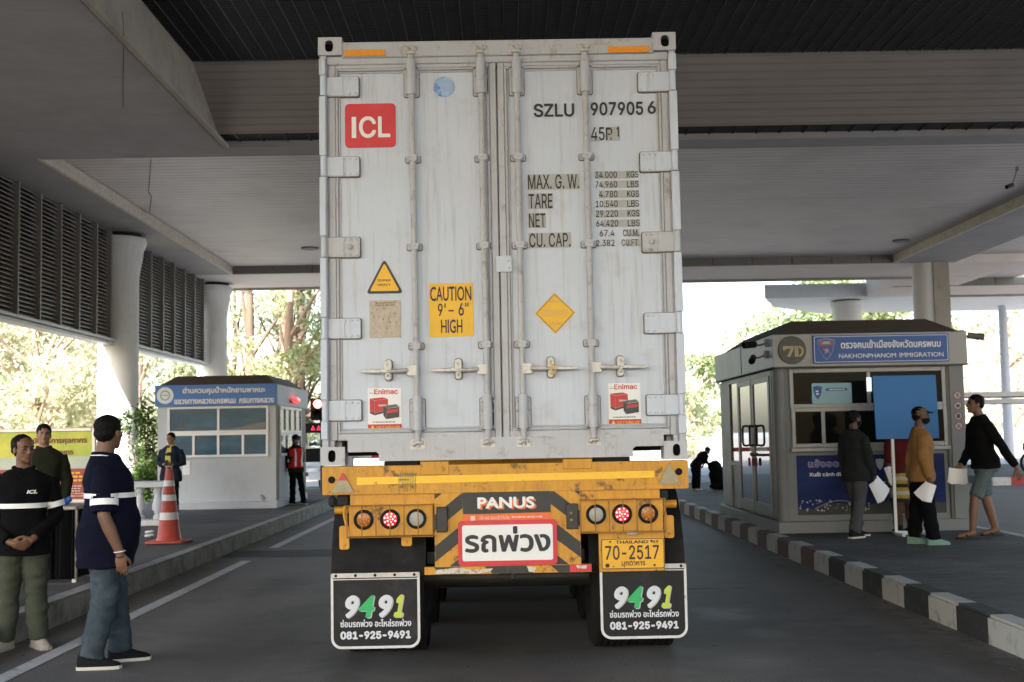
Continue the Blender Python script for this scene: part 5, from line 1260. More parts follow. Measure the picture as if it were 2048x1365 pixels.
b = MB(); text(b, 'ด่านควบคุมน้ำหนักยานพาหนะ', -6.28, -4.66, 2.425, 2.585, 24.066, 0.035, None, 30); text(b, 'แขวงทางหลวงนครพนม', -6.44, -5.24, 2.25, 2.345, 24.066, 0.035, None, 24); text(b, 'กรมทางหลวง', -5.17, -4.49, 2.25, 2.345, 24.066, 0.035, None, 24); b.build('lettering', m_white, o, smooth=0)
b = MB(); b.m = 0; b.disc(-6.62, 2.425, 0.165, 24.066, 28); b.m = 1; b.disc(-6.62, 2.425, 0.10, 24.063, 24); b.m = 0; b.disc(-6.62, 2.425, 0.075, 24.060, 20); b.m = 2; b.rect(-6.68, -6.56, 2.425, 2.435, 24.057); b.build('round_emblem', [m_white, M('teal_ring', (0.20, 0.45, 0.42), 0.5, var=0), m_ink], o, smooth=0)
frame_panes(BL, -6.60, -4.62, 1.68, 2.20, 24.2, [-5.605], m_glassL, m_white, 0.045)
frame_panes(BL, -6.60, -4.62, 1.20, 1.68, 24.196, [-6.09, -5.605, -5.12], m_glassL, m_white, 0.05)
b = MB()
for z, w in ((1.83, 0.06), (1.85, 0.05), (1.87, 0.03), (1.78, 0.07), (1.765, 0.075), (1.90, 0.02), (1.95, 0.012), (2.0, 0.006)): b.rect(-6.33 - w, -6.33 + w, z, z + 0.014, 24.172)
b.build('pane_print', m_tile, BL, smooth=0)
b = MB(); b.flat([(-5.56, 1.73), (-4.68, 1.73), (-4.68, 1.88), (-4.95, 1.84), (-5.1, 1.80), (-5.2, 1.77), (-5.56, 1.75)], 24.1775); b.build('printed_skyline', M('skyline_print', (0.03, 0.045, 0.06), 0.3, var=0.4, vs=6), BL, smooth=0)  # dark ridge painted on the pane for the landscape reflected there
b = MB(); b.box(-6.31, -6.16, 24.19, 24.199, 0.87, 1.14); b.build('notice', m_paper, BL, smooth=0)
b = MB(); b.tube([(-4.75, 24.17, 0.34), (-4.77, 24.16, 0.46), (-4.72, 24.16, 0.42), (-4.73, 24.12, 0.22)], 0.012, 6); b.build('cable', m_greywall, BL)
# booth side towards the lane
def side_window(z0, z1, ys):
    b = MB(); x = -4.458
    b.box(x, x + 0.04, ys[0], ys[-1], z1 - 0.05, z1); b.box(x, x + 0.04, ys[0], ys[-1], z0, z0 + 0.05)
    for yy in ys: b.box(x + 0.001, x + 0.038, yy - 0.03, yy + 0.03, z0 + 0.05, z1 - 0.05)
    w = b.build('side_window', m_white, BL, smooth=0)
    for k in range(len(ys) - 1):
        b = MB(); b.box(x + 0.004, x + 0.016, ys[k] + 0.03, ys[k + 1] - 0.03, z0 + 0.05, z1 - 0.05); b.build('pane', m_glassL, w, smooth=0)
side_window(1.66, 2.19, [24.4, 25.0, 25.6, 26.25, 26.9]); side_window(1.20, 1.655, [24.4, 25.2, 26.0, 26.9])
b = MB(); b.m = 0; b.box(-4.44, -4.40, 25.5, 26.2, 2.29, 2.34); b.build('lamp_mount', m_tile, BL, smooth=0)
b = MB()
b.ell((-4.36, 25.85, 2.345), (0.075, 0.34, 0.065), None, 18, 10); b.build('beacon_lamp', M('lit_red_beacon', (0.8, 0.05, 0.05), 0.3, var=0, emit=(1.0, 0.06, 0.07), es=0.45), BL)

# ------------------------------------------------------------------ people
def remesh(mb, voxel, smooth=3, fac=0.5):
    me = bpy.data.meshes.new('tmp'); me.from_pydata([tuple(p) for p in mb.v], [], mb.f)
    o = bpy.data.objects.new('tmp', me); COL.objects.link(o)
    m = o.modifiers.new('r', 'REMESH'); m.mode = 'VOXEL'; m.voxel_size = voxel; m.adaptivity = 0
    if smooth:
        q = o.modifiers.new('s', 'SMOOTH'); q.factor = fac; q.iterations = smooth
    dg = bpy.context.evaluated_depsgraph_get()
    out = bpy.data.meshes.new_from_object(o.evaluated_get(dg))
    bpy.data.objects.remove(o); bpy.data.meshes.remove(me)
    out.polygons.foreach_set('use_smooth', [True] * len(out.polygons))
    return out

def folds(me, amp, fr=(7, 7, 13), seed=0.0, ztop=None):
    n = len(me.vertices)
    co = np.empty(n * 3, 'f'); no = np.empty(n * 3, 'f')
    me.vertices.foreach_get('co', co); me.vertices.foreach_get('normal', no)
    co = co.reshape(-1, 3); no = no.reshape(-1, 3)
    d = np.array([noise.noise(Vector((c[0] * fr[0] + seed, c[1] * fr[1], c[2] * fr[2]))) + 0.5 * noise.noise(Vector((c[0] * fr[0] * 2.3, c[1] * fr[1] * 2.3 + seed, c[2] * fr[2] * 2.1))) for c in co], 'f')
    d = np.where(d > 0, d, d * 0.6)
    if ztop: d = d * np.clip((ztop - co[:, 2]) / .12 + .1, .08, 1)
    co += no * (d * amp)[:, None]
    me.vertices.foreach_set('co', co.ravel()); me.update()

def finish(name, me, mats, parent):
    for m in (mats if isinstance(mats, (list, tuple)) else [mats]): me.materials.append(m)
    o = link(name, me, parent); return o

TORSO = [(.455, .102, .074, -.002), (.50, .103, .075, -.004), (.54, .097, .071, -.002), (.58, .087, .064, .002), (.62, .081, .060, .004), (.67, .088, .064, .006), (.72, .100, .069, .006), (.765, .108, .066, .002), (.795, .100, .056, -.004), (.815, .078, .047, -.008), (.832, .045, .040, -.010), (.85, .034, .037, -.006)]

def person(label, loc, rot, H, fat=1.0, belly=0.0, pose=None, lean=0.0, hyaw=0.0, hpitch=0.0, shirt=None, pants=None, shoes=None, hair=True, cap=None, mask=None,
           skin=None, voxel=0.008, footyaw=(0.15, -0.15), stripe=False, collar=True, curl=(0.5, 0.5), group=None, face=True, vest=None, sandals=False, shorts=None, bald_top=0.0):
    P = dict(hipr=(.052, 0, .50), hipl=(-.052, 0, .50), kneer=(.06, .012, .275), kneel=(-.06, .012, .275), ankr=(.06, -.008, .045), ankl=(-.06, -.008, .045),
             shr=(.108, -.005, .785), shl=(-.108, -.005, .785), elr=(.130, -.02, .615), ell=(-.130, -.02, .615), wrr=(.124, .03, .475), wrl=(-.124, .03, .475),
             hdr=None, hdl=None, thr=(0, 1, 0), thl=(0, 1, 0), pnr=None, pnl=None)
    P.update(pose or {})
    fs = fat ** 0.6
    ax = (fat - 1) * 0.05
    cl, sl2 = cos(lean), sin(lean)
    def T(p, lean_it=True):
        x, y, z = p
        if lean_it and z > 0.5:
            dz = z - 0.5
            y, z = y * cl + dz * sl2, 0.5 + dz * cl - y * sl2
        return Vector((x * H, y * H, z * H))
    root = thing('person', label, 'person', loc, rot, group)
    def wid(p, s): return (p[0] + (ax if p[0] > 0 else -ax), p[1], p[2])
    def J(k):
        p = P[k]
        return T(wid(p, 0) if k[:2] in ('sh', 'el', 'wr') and k not in P.get('abs', ()) else p, not (k[:2] in ('el', 'wr') and k in P.get('abs', ())))
    def tors(off, z0, z1, n=28, flare=0.0):
        rows = []
        zs = [z0] + [t[0] for t in TORSO if z0 + .008 < t[0] < z1 - .008] + [z1]
        A = np.array(TORSO)
        for z in zs:
            rx, ry, cy = (np.interp(z, A[:, 0], A[:, k]) for k in (1, 2, 3))
            if z < A[0, 0]: rx, ry = rx * 1.0, ry * 1.0
            g = max(0.0, 1 - abs(z - .585) / .17)
            w = min(1, max(0, (.86 - z) / .1))
            f = 1 + (fat - 1) * w
            rx *= f; ry2 = ry * f * (1 + belly * g * 0.75); cy2 = cy + belly * g * .036
            fl = flare * max(0, (.60 - z) / .15)
            ring_ = []
            for k in range(n):
                a = 2 * pi * k / n
                c, s_ = cos(a), sin(a)
                e = 0.82
                px = math.copysign(abs(c) ** e, c) * (rx + off / H + fl); py = math.copysign(abs(s_) ** e, s_) * (ry2 + off / H + fl) + cy2
                ring_.append(T((px, py, z)))
            rows.append(ring_)
        return rows
    sk = skin or m_flesh
    # ---- one continuous body
    b = MB()
    b.loft(tors(-0.004, .47, .85))
    hc = T((0, .012, .925)); nb = T((0, -.012, .815))
    b.tube([nb, T((0, -.006, .85)), hc + Vector((0, -.01 * H, -.02 * H))], [.037 * H * fs, .034 * H * fs, .034 * H * fs], 14)
    hm = Matrix.Translation(hc) @ Matrix.Rotation(hyaw, 4, 'Z') @ Matrix.Rotation(-hpitch - lean * 0.3, 4, 'X')
    k = H / 1.7 * (1.0 + (fs - 1) * 0.25)
    st = len(b.v)
    hw = 1.0 + (fs - 1) * 0.35
    for c, r_ in (((0, -.014, .036), (.074 * hw, .093, .076)), ((0, .018, -.02), (.062 * hw, .066, .075)), ((0, .030, -.070), (.046 * hw * hw, .048, .034)), ((0, .062, -.088), (.022, .018, .017)),
                  ((0, .072, .026), (.045, .016, .010)), ((.036, .058, -.012), (.022, .018, .018)), ((-.036, .058, -.012), (.022, .018, .018)), ((0, .076, -.052), (.023, .012, .011)),
                  ((.074 * hw, -.004, -.006), (.009, .020, .030)), ((-.074 * hw, -.004, -.006), (.009, .020, .030)), ((0, .092, -.026), (.017, .014, .011))):
        b.ell([q * k for q in c], [q * k for q in r_], None, 16, 10)
    b.tube([(0, .078 * k, .018 * k), (0, .092 * k, -.004 * k), (0, .100 * k, -.022 * k)], [.009 * k, .010 * k, .012 * k], 8)
    b.xform(hm, st)
    def limb(pts, rad, n=12): b.tube(pts, [q * H * fs for q in rad], n)
    hands = {}
    for s_, sx in (('r', 1), ('l', -1)):
        S_, E_, W_ = J('sh' + s_), J('el' + s_), J('wr' + s_)
        limb([S_, S_.lerp(E_, .5), E_, E_.lerp(W_, .35), W_], [.031, .028, .0235, .0245, .0165])
        d = (Vector(P['hd' + s_]) if P['hd' + s_] else (W_ - E_)).normalized()
        th = Vector(P['th' + s_]); th = (th - d * th.dot(d)).normalized()
        pn = d.cross(th).normalized()
        want = Vector(P['pn' + s_]) if P['pn' + s_] else Vector((-sx, 0, 0))
        if pn.dot(want) < 0: pn = -pn
        Rm = Matrix((th, d, pn)).transposed()      # x: thumb side, y: finger direction, z: palm normal
        hs = H / 1.7
        cu_ = curl[0] if s_ == 'r' else curl[1]
        kn = W_ + d * .098 * hs
        b.tube([W_ - d * .01, W_ + d * .03 * hs], [.0165 * H, .017 * H], 10)
        b.ell(W_ + d * .055 * hs, (.040 * hs, .055 * hs, .0155 * hs), Rm, 14, 10)
        for q, (ln, o_) in enumerate(((.072, 1.5), (.082, .5), (.076, -.5), (.06, -1.5))):
            p0 = kn + th * (o_ * .0195 * hs) - d * (abs(o_ - .3) * .005 * hs)
            pts = [p0 - d * .02 * hs, p0]; ang = cu_ * 0.35 + 0.05 * q; p = p0
            for seg in (.42, .33, .25):
                dd = d * cos(ang) + pn * sin(ang) + th * (o_ * .05)
                p = p + dd.normalized() * ln * seg * hs; pts.append(p); ang += cu_ * 0.75
            b.tube(pts, [.0085 * hs, .0088 * hs, .0082 * hs, .0074 * hs, .006 * hs], 8)
        p0 = W_ + d * .03 * hs + th * .026 * hs
        p1 = p0 + (d * .6 + th * .55 + pn * .25).normalized() * .042 * hs
        p2 = p1 + (d * .85 + th * .15 + pn * .35 * (0.5 + cu_)).normalized() * .032 * hs
        p3 = p2 + (d * .9 + pn * .3).normalized() * .022 * hs
        b.tube([p0 - d * .012 * hs, p0, p1, p2, p3], [.012 * hs, .0135 * hs, .011 * hs, .0095 * hs, .007 * hs], 8)
        hands[s_] = (kn + pn * .02 * hs, d, th, pn)
    for s_, i_ in (('r', 0), ('l', 1)):
        Hp, K_, A_ = J('hip' + s_), J('knee' + s_), J('ank' + s_)
        limb([Hp + Vector((0, 0, .02 * H)), Hp.lerp(K_, .35), K_, K_.lerp(A_, .35), A_], [.052, .048, .033, .034, .021])
        if shoes is None:
            fy = footyaw[i_]; fd = Vector((-sin(fy), cos(fy), 0))
            b.tube([A_ - fd * .02 * H, A_ + fd * .05 * H + Vector((0, 0, -.018 * H)), A_ + fd * .105 * H + Vector((0, 0, -.028 * H))], [.022 * H, .021 * H, .013 * H], 10)
    body = finish('body', remesh(b, voxel * .8, 2), sk, root)
    # ---- face
    if face:
        for sx in (-1, 1):
            b = MB(); b.ell((sx * .030 * k, .0815 * k, .007 * k), (.0115 * k, .006 * k, .0055 * k), None, 10, 6); b.xform(hm); b.build('eye', m_eye, root, local=True)
            b = MB(); b.tube([(sx * .014 * k, .089 * k, .024 * k), (sx * .032 * k, .084 * k, .029 * k), (sx * .047 * k, .071 * k, .024 * k)], [.0035 * k, .0042 * k, .002 * k], 6); b.xform(hm); b.build('eyebrow', m_hair, root, local=True)
        if not mask:
            b = MB(); b.ell((0, .087 * k, -.052 * k), (.022 * k, .0035 * k, .006 * k), None, 12, 6); b.xform(hm); b.build('lips', m_lip, root, local=True)
    if hair:
        b = MB()
        b.ell((0, (-.024 - bald_top) * k, .050 * k), (.081 * k * hw, .094 * k, .077 * k), None, 24, 14); b.ell((0, -.052 * k, .002 * k), (.071 * k * hw, .060 * k, .062 * k), None, 20, 12)
        for sx in (-1, 1): b.ell((sx * .066 * k * hw, -.004 * k, .030 * k), (.012 * k, .028 * k, .034 * k), None, 10, 8)
        b.xform(hm); me = remesh(b, .006, 2); folds(me, .006, (60, 60, 34), 3.3); finish('hair', me, m_hair, root)
    if cap:
        b = MB(); b.ell((0, -.016 * k, .048 * k), (.084 * k, .100 * k, .074 * k), None, 24, 14); b.xform(hm); o = finish('cap', remesh(b, .006, 1), cap, root)
        b = MB()
        pts0 = [(.078 * k * sin(a), .050 * k + .10 * k * cos(a), .052 * k - .012 * k * abs(sin(a)) - (0.006 * k)) for a in np.linspace(-1.25, 1.25, 9)]
        pts1 = [(.066 * k * sin(a), .040 * k + .045 * k * cos(a), .060 * k) for a in np.linspace(-1.25, 1.25, 9)]
        for q in range(8):
            b._add([pts1[q], pts0[q], pts0[q + 1], pts1[q + 1]] + [(p[0], p[1], p[2] + .006 * k) for p in (pts1[q], pts0[q], pts0[q + 1], pts1[q + 1])], [(0, 1, 2, 3), (7, 6, 5, 4), (1, 5, 6, 2)])
        b.xform(hm); b.build('cap_brim', m_black, o, local=True)
    if mask:
        b = MB(); b.ell((0, .030 * k, -.048 * k), (.068 * k, .076 * k, .050 * k), None, 20, 12); b.xform(hm); o = finish('face_mask', remesh(b, .006, 2), mask, root)
    # ---- clothes
    A = {}
    if shirt:
        m, slv, hem = shirt['m'], shirt.get('sleeve', .45), shirt.get('hem', .47)
        b = MB(); b.loft(tors(.020, hem, .838, 28, shirt.get('flare', .004)))
        for s_ in 'rl':
            S_, E_, W_ = J('sh' + s_), J('el' + s_), J('wr' + s_)
            L1, L2 = (E_ - S_).length, (W_ - E_).length; tot = (L1 + L2) * slv
            pts, rr = [S_ + (S_ - E_).normalized() * .0], [.040]
            loose = shirt.get('loose', 1.0)
            if tot <= L1 * 1.02:
                end = S_ + (E_ - S_) * (tot / L1); pts += [S_.lerp(end, .5), end]; rr = [.040, .041 * loose, .040 * loose]
            else:
                end = E_ + (W_ - E_) * ((tot - L1) / L2); pts += [S_.lerp(E_, .5), E_, E_.lerp(end, .5), end]; rr = [.040, .036 * loose, .032 * loose, .030 * loose, .026 * loose]
            b.tube(pts, [q * H * fs for q in rr], 14)
            A[s_] = (pts[-2], pts[-1], rr[-1] * H * fs)
        me = remesh(b, voxel * 1.25, 3); folds(me, shirt.get('amp', .016), (5, 5, 9), rot * 3)
        o = finish('shirt', me, m, root)
        if collar:
            b = MB(); cpts = [T((.043 * fs * cos(a), .040 * fs * sin(a) - .010 + .004, .842 - .010 * max(0, sin(a)))) for a in np.linspace(pi / 2 + .35, pi / 2 + 2 * pi - .35, 18)]
            b.tube(cpts, .0115 * H, 8); b.tube([cpts[0], T((.028, .048 * fs, .815))], [.0115 * H, .006 * H], 8); b.tube([cpts[-1], T((-.028, .048 * fs, .815))], [.0115 * H, .006 * H], 8)
            me = remesh(b, .006, 2); c_ = finish('collar', me, shirt.get('cm', m), o)
            if stripe:
                b = MB(); b.tube([T((.0455 * fs * cos(a) * 1.18, .0425 * fs * sin(a) * 1.18 - .008, .838 - .010 * max(0, sin(a)))) for a in np.linspace(pi / 2 + .4, pi / 2 + 2 * pi - .4, 18)], .0035, 6); b.build('collar_piping', m_band, c_, local=True)
        if stripe:
            bv = BVHTree.FromPolygons([v.co for v in me_ref(o).vertices], [p.vertices for p in me_ref(o).polygons])
            for lo_, hi_, name in ((.735, .76, 'reflective_stripe'),):
                rows = []
                for z in np.linspace(stripe[0], stripe[1], 4):
                    row = []
                    for q in range(64):
                        a = 2 * pi * q / 64
                        A_ = np.array(TORSO); rx, ry, cy = (np.interp(z, A_[:, 0], A_[:, kk]) for kk in (1, 2, 3))
                        c0 = T((0, cy, z)); dirv = Vector((cos(a), sin(a), 0))
                        f_ = fat
                        tgt = T((rx * f_ * cos(a), ry * f_ * sin(a) * (1 + belly * max(0, 1 - abs(z - .585) / .17) * .75) + cy, z))
                        org = tgt + dirv * .10
                        h_ = bv.ray_cast(org, -dirv, .16)
                        row.append((h_[0] + dirv * .004) if h_[0] else tgt + dirv * .022)
                    rows.append(row)
                b = MB()
                n = 64; vs = [p for r_ in rows for p in r_]; b._add(vs, [(i * n + q, i * n + (q + 1) % n, (i + 1) * n + (q + 1) % n, (i + 1) * n + q) for i in range(3) for q in range(n)])
                b.build('reflective_stripe', m_band, o, local=True)
            for s_ in 'rl':
                p0, p1, r_ = A[s_]; d = (p1 - p0).normalized()
                q0 = p1 - d * (.085 if slv < .6 else .0) if slv < .6 else None
                if slv >= .6:
                    S_, E_ = J('sh' + s_), J('el' + s_); q0 = S_.lerp(E_, .62); d = (E_ - S_).normalized(); r_ = .036 * H * fs
                b = MB(); b.tube([q0, q0 + d * .014, q0 + d * .028, q0 + d * .042], r_ + .010, 24, cap=False); b.build('reflective_stripe', m_band, o, local=True)
        root['shirt'] = o.name
        if vest:
            b = MB(); rows = tors(.030, .52, .80, 28)
            b.loft(rows); me = remesh(b, .012, 2); v_ = finish('safety_vest', me, vest, root)
            for sx in (-1, 1):
                b = MB()
                A_ = np.array(TORSO); pts = []
                for z in np.linspace(.54, .79, 8):
                    rx, ry, cy = (np.interp(z, A_[:, 0], A_[:, kk]) for kk in (1, 2, 3))
                    pts.append(T((sx * .052, (ry + .034 / H) * .93 + cy, z)))
                for q in range(7):
                    w = Vector((.022, 0, 0)); b._add([pts[q] - w, pts[q] + w, pts[q + 1] + w, pts[q + 1] - w], [(0, 1, 2, 3)])
                b.build('reflective_strap', m_refl, v_, local=True)
    if pants:
        m, end, lo = pants['m'], pants.get('end', .04), pants.get('loose', 1.0)
        b = MB(); b.loft(tors(-.004, .455, .565))
        for s_ in 'rl':
            Hp, K_, A_ = J('hip' + s_), J('knee' + s_), J('ank' + s_)
            if end < .2:
                e = K_ + (A_ - K_) * min(1.0, (P['knee' + s_][2] - end) / (P['knee' + s_][2] - P['ank' + s_][2]))
                pts = [Hp + Vector((0, 0, .03 * H)), Hp, Hp.lerp(K_, .5), K_, K_.lerp(e, .5), e]; rr = [.056, .058, .053 * lo, .044 * lo, .043 * lo, .041 * lo]
            else:
                e = Hp.lerp(K_, min(1.0, (P['hip' + s_][2] - end) / (P['hip' + s_][2] - P['knee' + s_][2])))
                pts = [Hp + Vector((0, 0, .03 * H)), Hp, Hp.lerp(e, .5), e]; rr = [.056, .058, .054 * lo, .053 * lo]
            b.tube(pts, [q * H * fs for q in rr], 16)
        me = remesh(b, voxel * 1.25, 4); folds(me, pants.get('amp', .018), (5, 5, 12), rot * 5 + 1, .50 * H); finish('trousers' if end < .2 else 'shorts', me, m, root)
    for i_, s_ in enumerate('rl'):
        A_ = J('ank' + s_); fy = footyaw[i_]
        zb = A_.z - .045 * H if P['ank' + s_][2] > .05 else 0
        Mx = Matrix.Translation((A_.x, A_.y, max(0, zb))) @ Matrix.Rotation(fy, 4, 'Z')
        if shoes:
            b = MB(); rings = []
            for y, w, h in ((-.052, .018, .050), (-.042, .026, .075), (-.015, .029, .080), (.02, .029, .062), (.055, .030, .042), (.085, .030, .032), (.105, .024, .026), (.116, .012, .018)):
                rings.append([(w * H * cos(a), y * H, .010 + max(0, sin(a)) ** .8 * (h * H - .010)) for a in np.linspace(0, pi, 10)] + [(-w * H * .96, y * H, .008), (w * H * .96, y * H, .008)])
            b.loft(rings); b.xform(Mx); o = finish('shoe', remesh(b, .008, 3), shoes, root)
            b = MB()
            pl = [(.025, -.050), (.031, -.02), (.030, .02), (.033, .06), (.032, .09), (.022, .112), (0, .120), (-.022, .112), (-.032, .09), (-.033, .06), (-.030, .02), (-.031, -.02), (-.025, -.050), (0, -.058)]
            b.loft([[(x * H, y * H, z) for x, y in pl] for z in (0.001, .022)]); b.xform(Mx); b.build('sole', c_sole if shoes is c_shoe else shoes, o, local=True)
        elif sandals:
            b = MB(); pl = [(.025, -.045), (.027, .02), (.031, .06), (.028, .10), (0, .122), (-.028, .10), (-.031, .06), (-.027, .02), (-.025, -.045)]
            b.loft([[(x * H, y * H, z) for x, y in pl] for z in (0.001, .018)]); b.tube([(.03 * H, .03 * H, .01), (.02 * H, .05 * H, .045), (-.02 * H, .05 * H, .045), (-.03 * H, .03 * H, .01)], .01, 6); b.xform(Mx); b.build('sandal', m_black, root, local=True)
    return root, hands, T

def me_ref(o): return o.data

def chest_mark(root, body, x0, x1, z0, z1, mat, bold, name='chest_lettering', back=False, shear=0.0):
    o = bpy.data.objects[root['shirt']]
    bv = BVHTree.FromPolygons([v.co for v in o.data.vertices], [p.vertices for p in o.data.polygons])
    b = MB(); sgn = -1 if back else 1
    for a, c, e, f in text_rects(body, x0, x1, z0, z1, bold, None, 18, shear):
        q = []
        for x, z in ((a, e), (c, e), (c, f), (a, f)):
            xx = -x if not back else x
            h = bv.ray_cast(Vector((xx, sgn * .6, z)), Vector((0, -sgn, 0)))
            q.append(((h[0].x, h[0].y + sgn * .004, h[0].z)) if h[0] else None)
        if all(q): b.poly(q)
    if b.f: b.build(name, mat, o, local=True, smooth=0)

def chest_patch(root, rows, mat, name):
    o = bpy.data.objects[root['shirt']]
    bv = BVHTree.FromPolygons([v.co for v in o.data.vertices], [p.vertices for p in o.data.polygons])
    b = MB(); g = []
    for z, x0, x1 in rows:
        row = []
        for i in range(7):
            x = x0 + (x1 - x0) * i / 6
            h = bv.ray_cast(Vector((-x, .6, z)), Vector((0, -1, 0)))
            row.append((-x, h[0].y + .006 if h[0] else .1, z))
        g.append(row)
    n = 7
    b._add([p for r_ in g for p in r_], [(i * n + q, i * n + q + 1, (i + 1) * n + q + 1, (i + 1) * n + q) for i in range(len(g) - 1) for q in range(n - 1)])
    b.build(name, mat, o, local=True)

def sheet_held(label, root, hand, size, ang, group='papers carried by the queue', n=3, col=None, rotz=0.0):
    """a few sheets of paper hanging from a hand"""
    kn, d, th, pn = hand
    M4 = Matrix.Translation(root.location) @ Matrix.Rotation(root.rotation_euler.z, 4, 'Z')
    p = M4 @ kn
    o = thing('paper', label, 'paper', p, 0, group)
    w, h = size
    for k in range(n):
        b = MB(); a = ang + 0.16 * (k - (n - 1) / 2)
        yy = -0.004 * k
        nx = 8; pts = []
        for i in range(nx + 1):
            u = -w / 2 + w * i / nx
            for v in (0.04, -h + 0.04):
                bend = 0.02 * sin(pi * i / nx) + 0.01 * k
                x, z = u * cos(a) - v * sin(a), u * sin(a) + v * cos(a)
                pts.append((x * cos(rotz), yy - bend + x * sin(rotz), z))
        b._add(pts, [(2 * i, 2 * i + 1, 2 * i + 3, 2 * i + 2) for i in range(nx)])
        b.build('sheet', col or m_paper, o, local=True)
    return o

# heavy man in navy polo, seen from behind and the side
R = radians
p, hd, T_ = person('heavy man in navy polo with white bands and jeans, looking away', (-2.74, 8.5, 0), R(-78), 1.70, 1.15, 0.50,
    dict(shr=(.098, .004, .785), elr=(.125, .006, .60), wrr=(.120, .066, .455), hdr=(0, .12, -1), shl=(-.10, .0, .785), ell=(-.13, .0, .61), wrl=(-.12, .05, .47),
         kneer=(.055, .006, .275), ankr=(.075, -.045, .045), kneel=(-.055, .03, .275), ankl=(-.075, .055, .045)),
    hyaw=R(52), shirt=dict(m=c_navy, sleeve=.50, hem=.395, flare=.010, loose=1.12), pants=dict(m=c_jean, loose=1.05, amp=.022, end=.02), shoes=c_shoe, skin=m_flesh, voxel=.007,
    stripe=(.668, .688), footyaw=(R(-6), R(8)), curl=(.55, .6))
chest_mark(p, 'ICL', -.045, .045, 1.19, 1.23, m_tarpurp, .04, 'faded_back_print', True)
b = MB(); kn, d, th, pn = hd['r']; wq = kn - d * .105 - pn * .02
b.tube([wq + (th * cos(a) * .036 + pn * sin(a) * .030) for a in np.linspace(0, 2 * pi, 18)], .0045, 6); b.build('bracelet', m_refl, p, local=True)

p, hd, T_ = person('man in black polo with white bands and olive trousers, hands clasped', (-3.60, 9.25, 0), R(200), 1.585, 1.06, 0.25,
    dict(elr=(.150, -.005, .615), wrr=(.050, .115, .505), ell=(-.150, -.005, .615), wrl=(-.045, .120, .515), hdr=(-.9, .25, -.35), hdl=(.9, .25, -.45), thr=(0, .3, 1), thl=(0, .3, 1), pnr=(0, -1, 0), pnl=(0, -1, 0),
         ankr=(.075, -.008, .045), ankl=(-.075, .0, .045), abs=()),
    hyaw=R(28), shirt=dict(m=c_black, sleeve=.97, hem=.44, loose=1.05), pants=dict(m=c_olive, loose=1.12, end=.03, amp=.02), shoes=c_shoew, skin=m_flesh, voxel=.007,
    stripe=(.655, .678), footyaw=(R(-28), R(20)), curl=(.7, .6), bald_top=.012)
chest_mark(p, 'ICL', .025, .098, 1.145, 1.172, m_band, .05, 'chest_lettering', False, .35)
person('man in black mostly cut off by the left edge of the view', (-4.19, 9.95, 0), R(215), 1.56, 1.0, 0.1, hyaw=R(10), shirt=dict(m=c_black, sleeve=.97, hem=.45), pants=dict(m=c_dkolive), shoes=c_shoe, skin=m_flesh, voxel=.012)
person('man in a dark olive jacket standing behind the table in front of the yellow notice', (-4.70, 12.6, ZI), R(195), 1.52, 1.02, 0.1, dict(ell=(-.15, -.01, .61), wrl=(-.14, .05, .46)), hyaw=R(10), shirt=dict(m=c_dkolive, sleeve=.97, hem=.42, loose=1.15),
       pants=dict(m=c_black), shoes=c_shoe, skin=m_flesh2, voxel=.010)
pb, hd, T_ = person('man in a dark blazer over a yellow shirt using a phone beside the weigh booth', (-6.08, 22.5, ZI), R(172), 1.49, 1.03, 0.0,
       dict(elr=(.155, -.02, .62), wrr=(.045, .10, .61), ell=(-.155, -.02, .62), wrl=(-.05, .10, .60), hdr=(-.8, .5, .1), hdl=(.8, .5, .1), thr=(0, 0, 1), thl=(0, 0, 1), pnr=(0, -1, 0), pnl=(0, -1, 0)), hyaw=R(-12), hpitch=R(5),
       shirt=dict(m=cloth('blazer_navy', (0.016, 0.022, 0.040)), sleeve=.95, hem=.40, loose=1.2, cm=c_yshirt, flare=.012), pants=dict(m=c_black), shoes=c_shoe, skin=m_flesh2, voxel=.010)
chest_patch(pb, [(.86, -.055, .055), (.95, -.055, .055), (1.05, -.05, .05), (1.15, -.04, .05), (1.21, -.03, .04)], c_yshirt, 'shirt_front')
b = MB(); kn, d, th, pn = hd['l']; c0 = (hd['l'][0] + hd['r'][0]) / 2 + Vector((0, .03, .02)); b.box(c0.x - .035, c0.x + .035, c0.y - .004, c0.y + .006, c0.z - .035, c0.z + .06)
ph = b.build('phone', m_black, None, bevel=.003); ph.location = pb.location; ph.rotation_euler = pb.rotation_euler; tag(ph, 'small black phone held in the hands of the man in the blazer', 'phone')

person('guard in dark cap and red reflective vest leaning on the weigh booth side', (-4.27, 25.25, ZI), R(222), 1.43, 1.0, 0.0,
       dict(elr=(.15, -.05, .62), wrr=(.07, -.085, .52), ell=(-.15, -.05, .62), wrl=(-.07, -.085, .52), kneel=(-.075, .03, .275), ankl=(-.09, .06, .045)), hyaw=R(15),
       shirt=dict(m=c_dkolive, sleeve=.97, hem=.46), pants=dict(m=c_black), shoes=c_shoe, cap=c_black, mask=c_wmask, skin=m_flesh, voxel=.010, vest=c_redvest)

